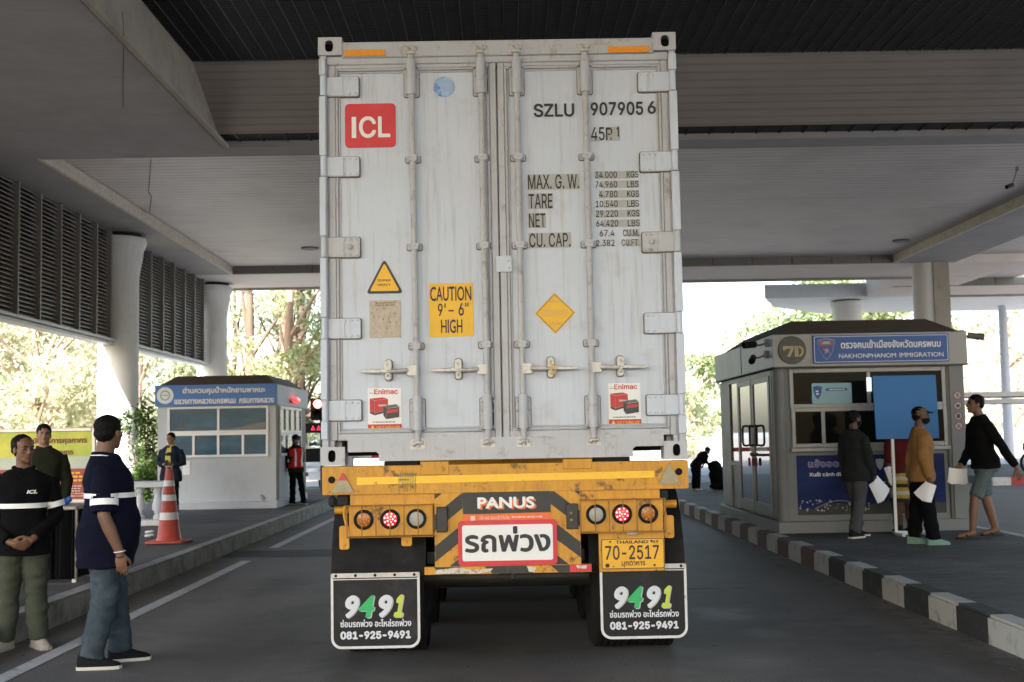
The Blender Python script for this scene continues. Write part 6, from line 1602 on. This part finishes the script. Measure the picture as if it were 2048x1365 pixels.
# queue at the immigration booth
p, hd, T_ = person('man in charcoal top and grey trousers at the booth window holding white paper', (4.30, 15.05, ZI), R(-62), 1.55, 1.0, 0.0,
    dict(kneer=(.06, -.03, .275), ankr=(.065, -.10, .05), kneel=(-.06, .06, .275), ankl=(-.065, .05, .045), elr=(.125, .02, .61), wrr=(.11, .09, .475), hdr=(0, .25, -1)), hyaw=R(-8), shirt=dict(m=c_grey, sleeve=.97, hem=.44, loose=1.1),
    pants=dict(m=c_grey2, loose=1.1), shoes=c_shoe, mask=c_mask, skin=m_fleshdk, voxel=.009)
sheet_held('white paper in the hand of the man in charcoal, the largest held paper', p, hd['r'], (.19, .27), R(40), rotz=.5)
p, hd, T_ = person('man in ochre shirt and tan cap standing before the blue board', (4.74, 13.95, ZI), R(-95), 1.56, 1.0, 0.0,
    dict(elr=(.14, -.02, .62), wrr=(.13, .02, .475), ell=(-.125, -.055, .62), wrl=(-.125, -.055, .47), hdr=(0, -.15, -1), kneer=(.055, .02, .275), ankr=(.055, .05, .045), kneel=(-.06, -.03, .275), ankl=(-.06, -.06, .045)), hyaw=R(-6),
    shirt=dict(m=c_ochre, sleeve=.96, hem=.455, loose=1.12), pants=dict(m=c_black, loose=1.2), shoes=c_mint, cap=c_tan, mask=c_mask, skin=m_fleshdk, voxel=.009)
sheet_held('crumpled white form in the hand of the man in the ochre shirt', p, (hd['r'][0], None, None, None), (.13, .20), R(-32), n=4, rotz=-.4)
p, hd, T_ = person('man in black top and denim shorts walking left beside the booth', (5.74, 14.65, ZI), R(93), 1.715, 1.0, 0.0,
    dict(kneer=(.055, -.015, .28), ankr=(.06, -.080, .052), kneel=(-.055, .110, .275), ankl=(-.06, .14, .045), ell=(-.14, -.075, .62), wrl=(-.14, -.155, .485), elr=(.14, .03, .615), wrr=(.125, .12, .50), hdl=(0, -.35, -1), hdr=(0, .5, -.8)), lean=R(6), hyaw=R(4), hpitch=R(-6),
    shirt=dict(m=c_black, sleeve=.97, hem=.475, loose=1.08), pants=dict(m=c_short, end=.285, loose=.92, amp=.010), shoes=None, sandals=True, skin=m_flesh, voxel=.009, footyaw=(R(5), R(-5)))
sheet_held('flat white paper held out by the man in denim shorts', p, (hd['r'][0], None, None, None), (.25, .18), R(-4), n=2, rotz=.25)
p, hd, T_ = person('person in a maroon top and striped skirt partly hidden behind the blue board', (5.03, 15.52, ZI), R(10), 1.50, 1.0, 0.0, dict(), shirt=dict(m=c_maroon, sleeve=.6, hem=.50, loose=1.1),
    pants=dict(m=cloth('dark_bare_trouser', (0.09, 0.05, 0.035))), shoes=c_shoe, skin=m_fleshdk, voxel=.011)
b = MB()
for k in range(9):
    z = .80 - .045 * k
    b.m = (0, 1, 2, 1)[k % 4]
    b.lathe([(.172 - .001 * k, z - .0445), (.174, z - .02), (.172, z)], (0, -.004, 0), 24)
b.xform(Matrix.Diagonal((1.02, .80, 1, 1))); o = b.build('striped_skirt', [m_black, M('skirt_yellow', (.42, .30, .05), .8, var=.2, vs=30), M('skirt_white', (.5, .48, .45), .8, var=.1)], p, local=True)
sheet_held('narrow white paper beside the striped skirt', p, (Vector((-.20, -.02, .80)), None, None, None), (.10, .24), R(20), n=1)

# far figures
p, hd, T_ = person('dark figure in a cap bending forward at the far end of the right island', (4.42, 28.4, ZI), R(-60), 1.15, 1.05, 0.0, dict(elr=(.13, .05, .62), wrr=(.12, .10, .50), ell=(-.13, .05, .62), wrl=(-.12, .10, .5)), lean=R(48),
    shirt=dict(m=c_black, sleeve=.9, hem=.45, loose=1.2), pants=dict(m=c_black, loose=1.2), shoes=c_shoe, cap=c_black, skin=m_fleshdk, voxel=.014, face=False)
b = MB(); b.ell((0, 0, .30), (.20, .18, .26)); b.ell((-.06, 0, .52), (.17, .15, .14)); b.ell((.05, 0, .08), (.24, .2, .10)); b.tube([(-.16, 0, .58), (-.22, 0, .60)], [.05, .03], 10)
me = remesh(b, .02, 2); folds(me, .03, (7, 7, 7)); sk_ = thing('sack', 'black lumpy sack on the paving left of the booth doors', 'sack', (4.92, 28.4, ZI)); finish('bag', me, c_black, sk_)
b = MB(); b.tube([(-.20, 0, .585), (-.245, 0, .64), (-.27, .02, .62)], [.03, .045, .02], 8); b.build('knot', c_black, sk_, local=True)

# ------------------------------------------------------------------ loose things on the islands
cn = thing('traffic_cone', 'tall orange traffic cone with three silver bands by the left kerb', 'cone', (-4.40, 16.2, ZI))
b = MB(); b.prism(rrect(-.255, .255, -.255, .255, .06, 4), 0, 1); b.v = [(x, z, .004 + .032 * y) for x, y, z in b.v]; b.f = [tuple(reversed(f)) for f in b.f]
b.build('base', m_cone, cn, local=True, bevel=.008)
b = MB(); b.lathe([(.165, .034), (.158, .06), (.150, .07), (.046, .93), (.040, .96), (.030, .965), (.028, .93)], (0, 0, 0), 28); b.build('body', m_cone, cn, local=True)
for z0, z1, nm in ((.30, .395, 0), (.545, .625, 1), (.735, .81, 0)):
    r0, r1 = .150 + (z0 - .07) / .86 * (-.104) + .003, .150 + (z1 - .07) / .86 * (-.104) + .003
    b = MB(); b.lathe([(r0, z0), (r1, z1)], (0, 0, 0), 28); b.build('reflective_band', m_refl, cn, local=True)
b = MB(); b.tube([(.034 * cos(a), 0, .965 + .03 * sin(a)) for a in np.linspace(0, pi, 8)], .007, 6); b.build('top_loop', m_steel, cn, local=True)

# yellow and red notice board, behind the table
nb_ = thing('notice_board', 'yellow and red notice board with Thai lettering in a metal frame, behind the black table', 'notice board', (-5.4, 14.5, ZI))
b = MB(); b.box(-6.1, -4.84, 14.5, 14.52, .86, 1.66); o = b.build('panel', M('notice_yellow', (.55, .52, .06), .5, var=.25, vs=1.6, stain=(.32, .48, .05), ss=2.2, sth=(.45, .6), samt=.7), nb_, smooth=0)
b = MB(); b.m = 0; b.rect(-6.1, -4.84, .86, 1.22, 14.494); b.m = 1; b.rect(-6.1, -4.84, 1.22, 1.36, 14.495)
b.build('colour_blocks', [M('notice_red', (.32, .04, .025), .5, var=.2, vs=3), M('notice_pale', (.45, .50, .42), .5, var=.15, vs=2)], o, smooth=0)
b = MB(); text(b, 'การปฏิบัติพิธีการศุลกากร', -5.78, -4.90, 1.50, 1.59, 14.493, .05, None, 22); text(b, 'ส่งออกสินค้าเกษตร', -5.70, -5.06, 1.385, 1.455, 14.493, .05, None, 20); b.rect(-5.60, -5.10, 1.262, 1.27, 14.493); b.rect(-5.108, -5.10, 1.23, 1.27, 14.493); b.build('lettering', M('notice_brown', (.16, .05, .01), .5, var=0), o, smooth=0)
b = MB(); scribble(b, -5.45, -4.92, 1.06, 1.19, 14.490, 3, 3, .5); b.build('yellow_print', m_cyel, o, smooth=0)
b = MB(); scribble(b, -5.55, -4.92, .885, 1.03, 14.490, 5, 12, .45); b.build('white_print', M('faded_white_print', (.6, .5, .48), .5), o, smooth=0)
b = MB(); ring(b, -6.15, -4.80, .82, 1.70, .045, 14.48, 14.53); b.build('frame', m_galv, nb_, bevel=.005)
for x in (-6.13, -4.82):
    b = MB(); b.box(x - .022, x + .022, 14.49, 14.53, ZI, .82); b.box(x - .03, x + .03, 14.25, 14.75, ZI, ZI + .03); b.build('leg', m_galv, nb_, smooth=0)

tb = thing('table', 'table under a long black cloth in front of the yellow notice board', 'table', (-4.75, 12.0, ZI))
b = MB(); b.box(-5.45, -4.06, 11.72, 12.32, .885, .92); b.build('tabletop', M('grey_tabletop', (.36, .35, .34), .5, var=.08), tb, bevel=.006)
b = MB(); n = 60
pts = []
for k in range(n + 1):
    x = -5.42 + 1.33 * k / n; pts.append((x, 11.735 + .018 * sin(k * 1.1) + .01 * sin(k * 2.7)))
pts.append((-4.075, 12.3))
b._add([(x, y, .883) for x, y in pts] + [(x, y - .01, .235) for x, y in pts], [(i, i + n + 2, i + n + 3, i + 1) for i in range(n + 1)]); b.build('cloth', c_black, tb)
for x in (-5.38, -4.09):
    for y in (11.78, 12.27):
        b = MB(); b.box(x - .02, x + .02, y - .02, y + .02, ZI, .884); b.build('leg', m_galv, tb, smooth=0)
b = MB(); b.ell((0, 0, .035), (.06, .05, .035)); b.ell((.05, .01, .05), (.03, .03, .03)); me = remesh(b, .008, 1); folds(me, .012, (18, 18, 18)); o = finish('crumpled_bag', me, M('blue_plastic', (.03, .12, .40), .35, var=.2), None); o.location = (-4.23, 11.86, .92); tag(o, 'small blue plastic bag lying on the black table', 'bag')
b = MB(); b.box(-.06, .06, -.04, .04, 0, .025); b.box(-.05, .05, -.03, .03, .025, .032); o = b.build('box', M('blue_carton', (.04, .10, .28), .5, var=.1), None, bevel=.004); o.location = (-4.42, 11.84, .92); o.rotation_euler.z = .2; tag(o, 'flat dark blue box beside the plastic bag on the table', 'box')

# white concrete balustrade and planter behind the heavy man
bs = thing('balustrade', 'low white concrete balustrade with turned posts behind the orange cone', 'balustrade', (-6, 19.6, ZI))
b = MB(); b.box(-7.3, -5.30, 19.45, 19.75, .80, .90); b.build('handrail', m_whitewall, bs, bevel=.01)
b = MB(); b.box(-7.3, -5.30, 19.47, 19.73, ZI, .30); b.build('base', m_whitewall, bs, bevel=.01)
for k in range(7):
    x = -5.50 - .28 * k
    b = MB(); b.lathe([(.07, .30), (.075, .34), (.045, .38), (.085, .50), (.075, .58), (.045, .70), (.07, .74), (.07, .80)], (x, 19.6, 0), 14); b.build('baluster', m_whitewall, bs)
b = MB(); b.box(-5.40, -5.28, 19.46, 19.74, .30, .80); b.build('end_post', m_whitewall, bs, bevel=.01)
for k, (x, y, lb) in enumerate(((-5.15, 17.9, 'white scrap of foam on the paving left of the cone'), (-4.95, 17.2, 'pale torn packet on the paving behind the cone'))):
    b = MB(); b.ell((0, 0, .02), (.06, .04, .02)); b.ell((.04, .02, .025), (.03, .04, .02)); me = remesh(b, .006, 1); folds(me, .012, (30, 30, 30)); o = finish('scrap', me, m_paper, None); o.location = (x, y, ZI); tag(o, lb, 'litter')

# blue board on a post in front of the immigration booth
bb = thing('blue_board', 'plain blue square board on a thin white stand in front of the immigration booth', 'board', (5.1, 15.2, ZI))
b = MB(); b._add([(4.60, 15.2, 2.17), (5.39, 15.2, 2.17), (5.40, 15.2, 1.385), (4.62, 15.2, 1.385), (4.60, 15.225, 2.17), (5.39, 15.225, 2.17), (5.40, 15.225, 1.385), (4.62, 15.225, 1.385)], [(3, 2, 1, 0), (4, 5, 6, 7), (0, 1, 5, 4), (1, 2, 6, 5), (2, 3, 7, 6), (3, 0, 4, 7)]); b.build('panel', m_blueboard, bb, smooth=0)
b = MB(); b.box(4.81, 4.845, 15.226, 15.255, .25, 1.45); b.build('post', m_white, bb, smooth=0)
b = MB(); b.box(4.81, 5.18, 15.226, 15.255, ZI + .004, .25); b.box(4.81, 4.85, 14.95, 15.225, ZI + .003, .235); b.box(5.15, 5.185, 15.0, 15.225, ZI + .003, .24); b.build('foot', m_white, bb, smooth=0)

# signals beyond the left booth
tl = thing('traffic_light', 'dark traffic light with its red lamp lit, half hidden behind the container', 'traffic light', (-4.70, 31.0, ZI))
b = MB(); b.box(-4.87, -4.50, 31.0, 31.22, 2.0, 2.56); b.build('housing', m_black, tl, bevel=.02)
b = MB(); b.tube([(-4.60, 31.12, ZI), (-4.60, 31.12, 2.0)], .05, 12); b.build('post', m_blk, tl)
b = MB(); b.lathe([(.002, 30.97), (.08, 30.975), (.11, 30.995)], (-4.68, 0, 2.41), 22, 'y'); o = b.build('lit_lamp', M('lit_red_signal', (.8, .1, .1), .3, var=0, emit=(1, .18, .14), es=2.2), tl)
b = MB(); b.lathe([(.002, 30.985), (.1, 30.99), (.11, 30.996)], (-4.68, 0, 2.14), 22, 'y'); b.build('unlit_lamp', m_dark, tl)
for z in (2.41, 2.14):
    b = MB(); pts = [(-4.68 + .13 * cos(a), z + .13 * sin(a)) for a in np.linspace(.1, pi - .1, 12)]
    for q in range(11): b._add([(pts[q][0], 30.85, pts[q][1]), (pts[q + 1][0], 30.85, pts[q + 1][1]), (pts[q + 1][0], 31.0, pts[q + 1][1]), (pts[q][0], 31.0, pts[q][1])], [(0, 1, 2, 3)])
    b.build('visor', m_black, tl)
dp = thing('led_display', 'long black display board with red digits below the traffic light', 'display', (-4.7, 30.6, ZI))
b = MB(); b.box(-5.08, -4.10, 30.6, 30.72, 1.68, 1.93); b.build('housing', m_black, dp, bevel=.01)
b = MB(); b.tube([(-4.55, 30.8, ZI), (-4.55, 30.8, 1.9)], .04, 10); b.build('post', m_blk, dp)
b = MB(); m_dig = M('lit_red_digit', (.8, .05, .08), .3, var=0, emit=(1, .05, .12), es=.7)
for x in (-4.74, -4.60): b.tube([(x - .04, 30.595, 1.75), (x, 30.595, 1.86), (x + .04, 30.595, 1.75), (x - .03, 30.595, 1.76)], .008, 6)
b.build('digits', m_dig, dp)
camera_unit('small grey camera on a post under the black display board', (-4.62, 30.4, 1.42), (-.9, -.3, -.15), (-4.5, 30.5, 1.40))

bg_ = thing('barrier_gate', 'red and white barrier arm across the lane seen through the gap under the container', 'barrier', (-4.2, 33.5, ZI))
b = MB(); b.box(-4.4, -4.1, 33.3, 33.6, ZI, 1.25); b.build('cabinet', m_whitewall, bg_, bevel=.02)
b = MB(); b.m = 0
for k in range(14):
    b.m = k % 2; b.box(-4.1 + .5 * k, -3.6 + .5 * k, 33.42, 33.47, .98, 1.09)
b.build('arm', [m_white, m_red], bg_, smooth=0)

# ------------------------------------------------------------------ vehicles beyond the canopy
def car(label, loc, rot, paint, body='sedan', s=1.0):
    t = thing('parked_car', label, 'car', loc, rot)
    L_, W_ = 4.4 * s, 1.74 * s
    if body == 'sedan': side = [(-2.2, .35), (-2.18, .62), (-2.05, .74), (-1.1, .86), (-.35, 1.36), (.65, 1.40), (1.45, .95), (2.1, .90), (2.2, .60), (2.18, .30)]
    else: side = [(-2.4, .45), (-2.38, .80), (-2.2, .95), (-1.2, 1.05), (-.6, 1.62), (.6, 1.66), (.75, 1.10), (2.4, 1.08), (2.42, .55), (2.4, .45)]
    side = [(a * s, z * s) for a, z in side]
    n = len(side); b = MB(); rings = []
    for w, k in ((-1, .90), (-.92, 1.0), (.92, 1.0), (1, .90)):
        rings.append([(w * W_ / 2 * (1 if z < .9 * s else .80), y * (1.0 if abs(w) < .95 else .985), (z - .3 * s) * (1 if abs(w) < .95 else .96) + .3 * s) for y, z in side])
    b.loft(rings); b.build('body', paint, t, local=True, smooth=30)
    zt = (1.34 if body == 'sedan' else 1.58) * s; zb2 = (.90 if body == 'sedan' else 1.10) * s
    ya, yb2 = (-1.02 * s, -.42 * s) if body == 'sedan' else (-1.12 * s, -.66 * s)
    b = MB(); w0, w1 = W_ * .39, W_ * .37
    b.poly([(-w0, ya - .02, zb2), (w0, ya - .02, zb2), (w1, yb2 - .03, zt), (-w1, yb2 - .03, zt)]); b.build('windscreen', m_glassdk, t, local=True, smooth=0)
    yr0, yr1 = (1.40 * s, .78 * s) if body == 'sedan' else (.74 * s, .62 * s)
    b = MB(); b.poly([(w0, yr0 + .03, zb2 + .08 * s), (-w0, yr0 + .03, zb2 + .08 * s), (-w1, yr1 + .03, zt), (w1, yr1 + .03, zt)]); b.build('rear_window', m_glassdk, t, local=True, smooth=0)
    for sx in (-1, 1):
        b = MB(); b.poly([(sx * (W_ * .4 + .006), ya + .12, zb2 + .02), (sx * (W_ * .4 + .006), min(1.1 * s, yr0 - .05), zb2 + .02), (sx * (W_ * .4 + .004), yr1 - .05, zt - .03), (sx * (W_ * .4 + .004), yb2 + .06, zt - .03)][::sx]); b.build('side_window', m_glassdk, t, local=True, smooth=0)
        b = MB(); b.ell((sx * W_ * .36, side[0][0] + .03, .66 * s if body == 'sedan' else .85 * s), (.19 * s, .06, .075 * s)); b.build('headlight', m_glasslamp, t, local=True)
        b = MB(); b.ell((sx * W_ * .38, side[-2][0] - .02, .72 * s if body == 'sedan' else .88 * s), (.10 * s, .05, .10 * s)); b.build('tail_light', m_red, t, local=True)
        b = MB(); b.ell((sx * (W_ * .5 + .06), ya + .12, zb2 + .06), (.09, .05, .065)); b.build('wing_mirror', paint, t, local=True)
        for y in (-1.35 * s, 1.35 * s):
            b = MB(); b.lathe([(.18, -.10), (.30, -.11), (.32, -.08), (.32, .08), (.30, .11), (.18, .10)], (sx * W_ * .44, y, .32), 22, 'x'); w_ = b.build('wheel', m_rubber, t, local=True)
            b = MB(); b.lathe([(.02, -.112), (.19, -.10), (.19, .10), (.02, .112)], (sx * W_ * .44, y, .32), 18, 'x'); b.build('rim', m_galv, w_, local=True)
    b = MB(); b.box(-.45 * s, .45 * s, side[0][0] - .03, side[0][0] + .02, .48 * s, .60 * s); b.box(-.3, .3, side[0][0] - .04, side[0][0], .36 * s, .44 * s); b.build('grille', m_blk, t, local=True, bevel=.01)
    b = MB(); b.box(-.22, .22, side[-2][0] - .01, side[-2][0] + .03, .55 * s, .68 * s); b.build('number_plate', m_white, t, local=True, smooth=0)
    return t
m_carw = M('silver_white_paint', (.62, .66, .72), .25, var=.03, coat=.5)
m_cardk = M('dark_car_paint', (.02, .022, .026), .25, var=.1, coat=.5)
car('white car seen head-on between the weigh booth and the container', (-6.0, 38.5, 0), R(-6), m_carw, 'sedan', .93)
car('dark pickup truck parked tail towards the road at the far right', (16.2, 43.5, 0), R(160), m_cardk, 'pickup')

def motorcycle(label, loc, rot, paint):
    t = thing('motorcycle', label, 'motorcycle', loc, rot, 'parked motorcycles')
    for y in (-.60, .60):
        b = MB()
        for k in range(24):
            pass
        b.tube([(0, y + .25 * cos(a), .29 + .25 * sin(a)) for a in np.linspace(0, 2 * pi, 25)], .04, 8, cap=False); w = b.build('wheel', m_rubber, t, local=True)
        b = MB(); b.lathe([(.03, -.05), (.10, -.03), (.10, .03), (.03, .05)], (0, y, .29), 14, 'x')
        for k in range(10): b.tube([(0, y, .29), (0, y + .23 * cos(k * pi / 5), .29 + .23 * sin(k * pi / 5))], .005, 4)
        b.build('hub', m_galv, w, local=True)
    b = MB(); b.loft([[(.10 * cos(a) * k, y, z + .13 * sin(a) * k) for a in np.linspace(0, 2 * pi, 13)[:-1]] for y, z, k in ((-.52, .62, .5), (-.42, .70, 1.0), (-.25, .55, 1.0), (.05, .52, .9), (.35, .62, 1.0), (.70, .72, .7))]); b.build('fairing', paint, t, local=True)
    b = MB(); b.loft([[(.12 * cos(a) * k, y, z + .05 * sin(a) * k) for a in np.linspace(0, 2 * pi, 13)[:-1]] for y, z, k in ((-.10, .76, .6), (.05, .78, 1), (.45, .80, 1), (.68, .82, .7))]); b.build('seat', m_black, t, local=True)
    b = MB(); b.tube([(-.32, -.28, 1.02), (-.12, -.38, .98), (.12, -.38, .98), (.32, -.28, 1.02)], .014, 8); b.tube([(0, -.38, .98), (0, -.60, .30)], .03, 8); b.build('handlebar', m_galv, t, local=True)
    b = MB(); b.ell((0, -.50, .90), (.10, .08, .10)); b.build('headlight', m_glasslamp, t, local=True)
    for sx in (-1, 1):
        b = MB(); b.tube([(sx * .25, -.32, 1.0), (sx * .30, -.34, 1.15)], .006, 6); b.ell((sx * .32, -.34, 1.18), (.05, .015, .035)); b.build('mirror', m_blk, t, local=True)
    b = MB(); b.tube([(.10, -.1, .30), (.12, .3, .28), (.12, .85, .34)], [.02, .035, .045], 10); b.build('exhaust', m_galv, t, local=True)
    b = MB(); b.ell((0, .05, .36), (.12, .22, .14)); b.build('engine', m_blk, t, local=True)
    b = MB(); b.tube([(-.08, .1, .28), (-.24, .15, .02)], .014, 6); b.build('kickstand', m_blk, t, local=True)
    return t
motorcycle('red motorcycle parked left of the dark pickup', (14.3, 39.3, 0), R(150), m_red)
motorcycle('black motorcycle cut off by the right edge of the view', (14.95, 34.0, ZI), R(20), m_blk)
bs2 = thing('concrete_block', 'low white concrete block at the edge of the sunlit yard', 'block', (7.9, 60, 0))
b = MB(); b.box(7.4, 8.5, 62, 62.3, -.02, .85); b.build('block', m_whitewall, bs2, bevel=.03)
b = MB(); b.box(7.36, 8.54, 61.96, 62.34, .851, .92); b.build('coping', m_whitewall, bs2, bevel=.02)

# ------------------------------------------------------------------ trees and shrubs
def leaves(name, blobs, n, size, m, parent, seed, hollow=0.5, droop=0.3):
    rs = np.random.RandomState(seed)
    w = np.array([b_[3] * b_[4] * b_[5] for b_ in blobs]) ** .8; w /= w.sum()
    idx = rs.choice(len(blobs), n, p=w)
    B = np.array(blobs)[idx]
    d = rs.normal(size=(n, 3)); d /= np.linalg.norm(d, axis=1)[:, None]
    r_ = (hollow + (1 - hollow) * rs.rand(n) ** .7)[:, None]
    c = B[:, :3] + d * r_ * B[:, 3:6] * (0.75 + .5 * rs.rand(n, 1))
    u = rs.normal(size=(n, 3)); u[:, 2] -= droop; u /= np.linalg.norm(u, axis=1)[:, None]
    v = np.cross(u, rs.normal(size=(n, 3))); v /= np.linalg.norm(v, axis=1)[:, None]
    sz = size * (0.5 + rs.rand(n, 1))
    P = np.stack([c - u * sz, c + v * sz * .42, c + u * sz, c - v * sz * .42], 1).reshape(-1, 3)
    off = np.array(origin_of(parent)) if parent else 0
    me = bpy.data.meshes.new(name)
    me.from_pydata((P - off).tolist(), [], np.arange(n * 4).reshape(n, 4).tolist())
    me.materials.append(m)
    return link(name, me, parent)

def tree(label, x, y, h, cr, m, seed, bark=m_bark, tr=.16, low=.35, n=5000, size=.20, group='trees beyond the canopy', nb=16, bias=1.0, base=-.05):
    rg = random.Random(seed)
    t = thing('tree', label, 'tree', (x, y, base), 0, group)
    b = MB(); top = Vector((x + rg.uniform(-.5, .5), y, base + h * .82))
    pts = [Vector((x, y, base)).lerp(top, k / 5) + Vector((rg.uniform(-.1, .1) * k * .5, rg.uniform(-.1, .1) * k * .5, 0)) for k in range(6)]
    b.tube(pts, [tr * (1.15 - .17 * k) for k in range(6)], 10)
    blobs = []
    for k in range(nb):
        z = base + h * (low + (1 - low) * rg.random() ** bias)
        a = rg.random() * 2 * pi; rr = cr * (0.25 + .75 * rg.random()) * (1.0 if z < base + h * .8 else .65)
        c = Vector((x + rr * cos(a), y + rr * sin(a), z)); s_ = cr * rg.uniform(.26, .48)
        blobs.append((c.x, c.y, c.z, s_, s_, s_ * .62))
        i = min(4, max(1, int((z - base) / (h * .82) * 5) - 1)); q0 = pts[i]
        mid = q0.lerp(c, .5) + Vector((0, 0, rg.uniform(-.1, .35) * cr * .3))
        b.tube([q0, mid, c], [tr * .42, tr * .28, tr * .10], 6)
    b.build('trunk', bark, t)
    leaves('crown', blobs, n, size, m, t, seed)
    return t
# behind the weigh booth: tall thin trunks with a screen of pale leaves
tree('tall slim tree with a dark straight trunk, leftmost of the row behind the weigh booth', -10.15, 50, 15, 2.6, lf_green, 1, m_bark, .24, .10, 2300, .115, nb=16, bias=2.2)
tree('slim tree close beside the tall dark trunk, its trunk paler brown', -9.45, 51.5, 14, 2.4, lf_green, 2, m_barkl, .20, .10, 2300, .115, nb=16, bias=2.2)
tree('thin leaning tree in the middle of the row behind the weigh booth', -8.75, 50.5, 13, 2.4, lf_mid, 3, m_bark, .15, .10, 2300, .115, nb=16, bias=2.2)
tree('thick dark tree nearest the container edge in the row behind the weigh booth', -8.15, 50, 15, 2.8, lf_green, 4, m_bark, .23, .10, 2300, .115, nb=16, bias=2.2)
tree('tree with a pale brown trunk rising behind the traffic light', -8.3, 47, 11, 2.4, lf_green, 5, m_barkl, .26, .30, 3600, .12)
tree('crooked bare-limbed tree in front of the row behind the second white column', -11.4, 52, 12, 2.8, lf_mid, 12, m_bark, .14, .45, 1100, .115)
# left hillside
spots = [(-17, 44, 8.5, 3.6, lf_pale, 'dry yellow-leaved tree beyond the first louvre screen, nearest the white column'), (-22, 50, 9.5, 4.2, lf_mid, 'grey-green tree left of the first white column'),
         (-26, 52, 10, 4.4, lf_pale, 'broad yellow-leaved tree at the left edge of the view'), (-19.5, 56, 10, 4.2, lf_mid, 'taller green tree behind the dry tree by the first column'),
         (-15.6, 52, 8.0, 3.2, lf_pale, 'dry pinkish tree between the two white columns'), (-14.4, 58, 5.0, 2.6, lf_mid, 'light green tree low behind the second white column'), (-31, 58, 11, 4.6, lf_mid, 'large green tree at the far left beyond the yellow one')]
for k, (x, y, h, cr, m, lb) in enumerate(spots): tree(lb, x, y, h, cr, m, 20 + k, m_barkl, .2, .12, 6500, .14, nb=22)
rb = np.random.RandomState(5); blobs = []
for k in range(90):
    x = rb.uniform(-60, -17); y = rb.uniform(58, 76); s_ = rb.uniform(1.6, 3.0); blobs.append((x, y, rb.uniform(.5, 1) * rb.uniform(1.0, 9.0) * (1.0 if x < -19 else .32), s_ * 1.3, s_, s_ * .8))
tag(leaves('foliage', blobs, 22000, .20, lf_pale, None, 77), 'pale dry woodland rising as one mass behind the left side of the yard', 'woodland', kind='stuff')
# bush by the booth's left flank
def bush(label, x, y, w, h, m, seed, n=1500, size=.09, group=None):
    rg = random.Random(seed); t = thing('bush', label, 'bush', (x, y, 0), 0, group); bl = []
    b = MB()
    for k in range(12):
        a = rg.random() * 2 * pi; r_ = w * .5 * rg.random(); z = h * (.2 + .75 * rg.random())
        bl.append((x + r_ * cos(a), y + r_ * sin(a), z, w * .26, w * .26, h * .15)); b.tube([(x + .1 * cos(a), y + .1 * sin(a), -.02), (x + r_ * .6 * cos(a), y + r_ * .6 * sin(a), z * .6), (x + r_ * cos(a), y + r_ * sin(a), z)], [.03, .02, .008], 5)
    b.build('stems', m_bark, t); leaves('leaves', bl, n, size, m, t, seed); return t
bush('dark green bush between the first white column and the weigh booth', -8.30, 28.6, .95, 2.4, lf_dark, 31, 1700, .055)
bush('low dark shrub at the foot of the first white column', -8.1, 27.3, 1.0, .95, lf_dark, 32, 1100, .05)
# right side
tree('broad leafy tree behind the immigration booth roof', 18.3, 68, 10.0, 4.3, lf_soft, 41, m_bark, .25, .25, 8500, .16, nb=26)
tree('second leafy tree to the right behind the flared column', 23.0, 70, 8.8, 3.6, lf_soft, 42, m_bark, .22, .25, 4000, .16)
tree('slender tree with visible trunk at the edge of the yard, left of the booth doors', 12.6, 82, 7.6, 2.6, lf_soft, 43, m_barkl, .15, .30, 1500, .20)
tree('pale bushy tree close to the container edge on the right', 11.3, 76, 5.2, 2.0, lf_mid, 44, m_barkl, .12, .15, 1300, .18)
tree('sparse bare tree seen against the sky right of the immigration booth', 27.5, 66, 9.5, 4.0, lf_pale, 45, m_barkl, .16, .3, 1100, .20)
tree('sparse pale tree beyond the lamp post at the far right', 33, 74, 10, 4.0, lf_pale, 46, m_barkl, .16, .3, 1500, .20)
bush('low dry shrub with a yellow top beside the sunlit yard', 10.3, 72, 3.0, 2.0, lf_pale, 47, 1600, .14)
blobs = []
for k in range(70):
    x = rb.uniform(9, 80); y = rb.uniform(95, 130); s_ = rb.uniform(1.4, 2.6); blobs.append((x, y, rb.uniform(.5, 3.6), s_ * 1.4, s_, s_ * .8))
tag(leaves('foliage', blobs, 9000, .26, lf_pale, None, 78), 'distant pale treeline beyond the yard on the right', 'woodland', kind='stuff')
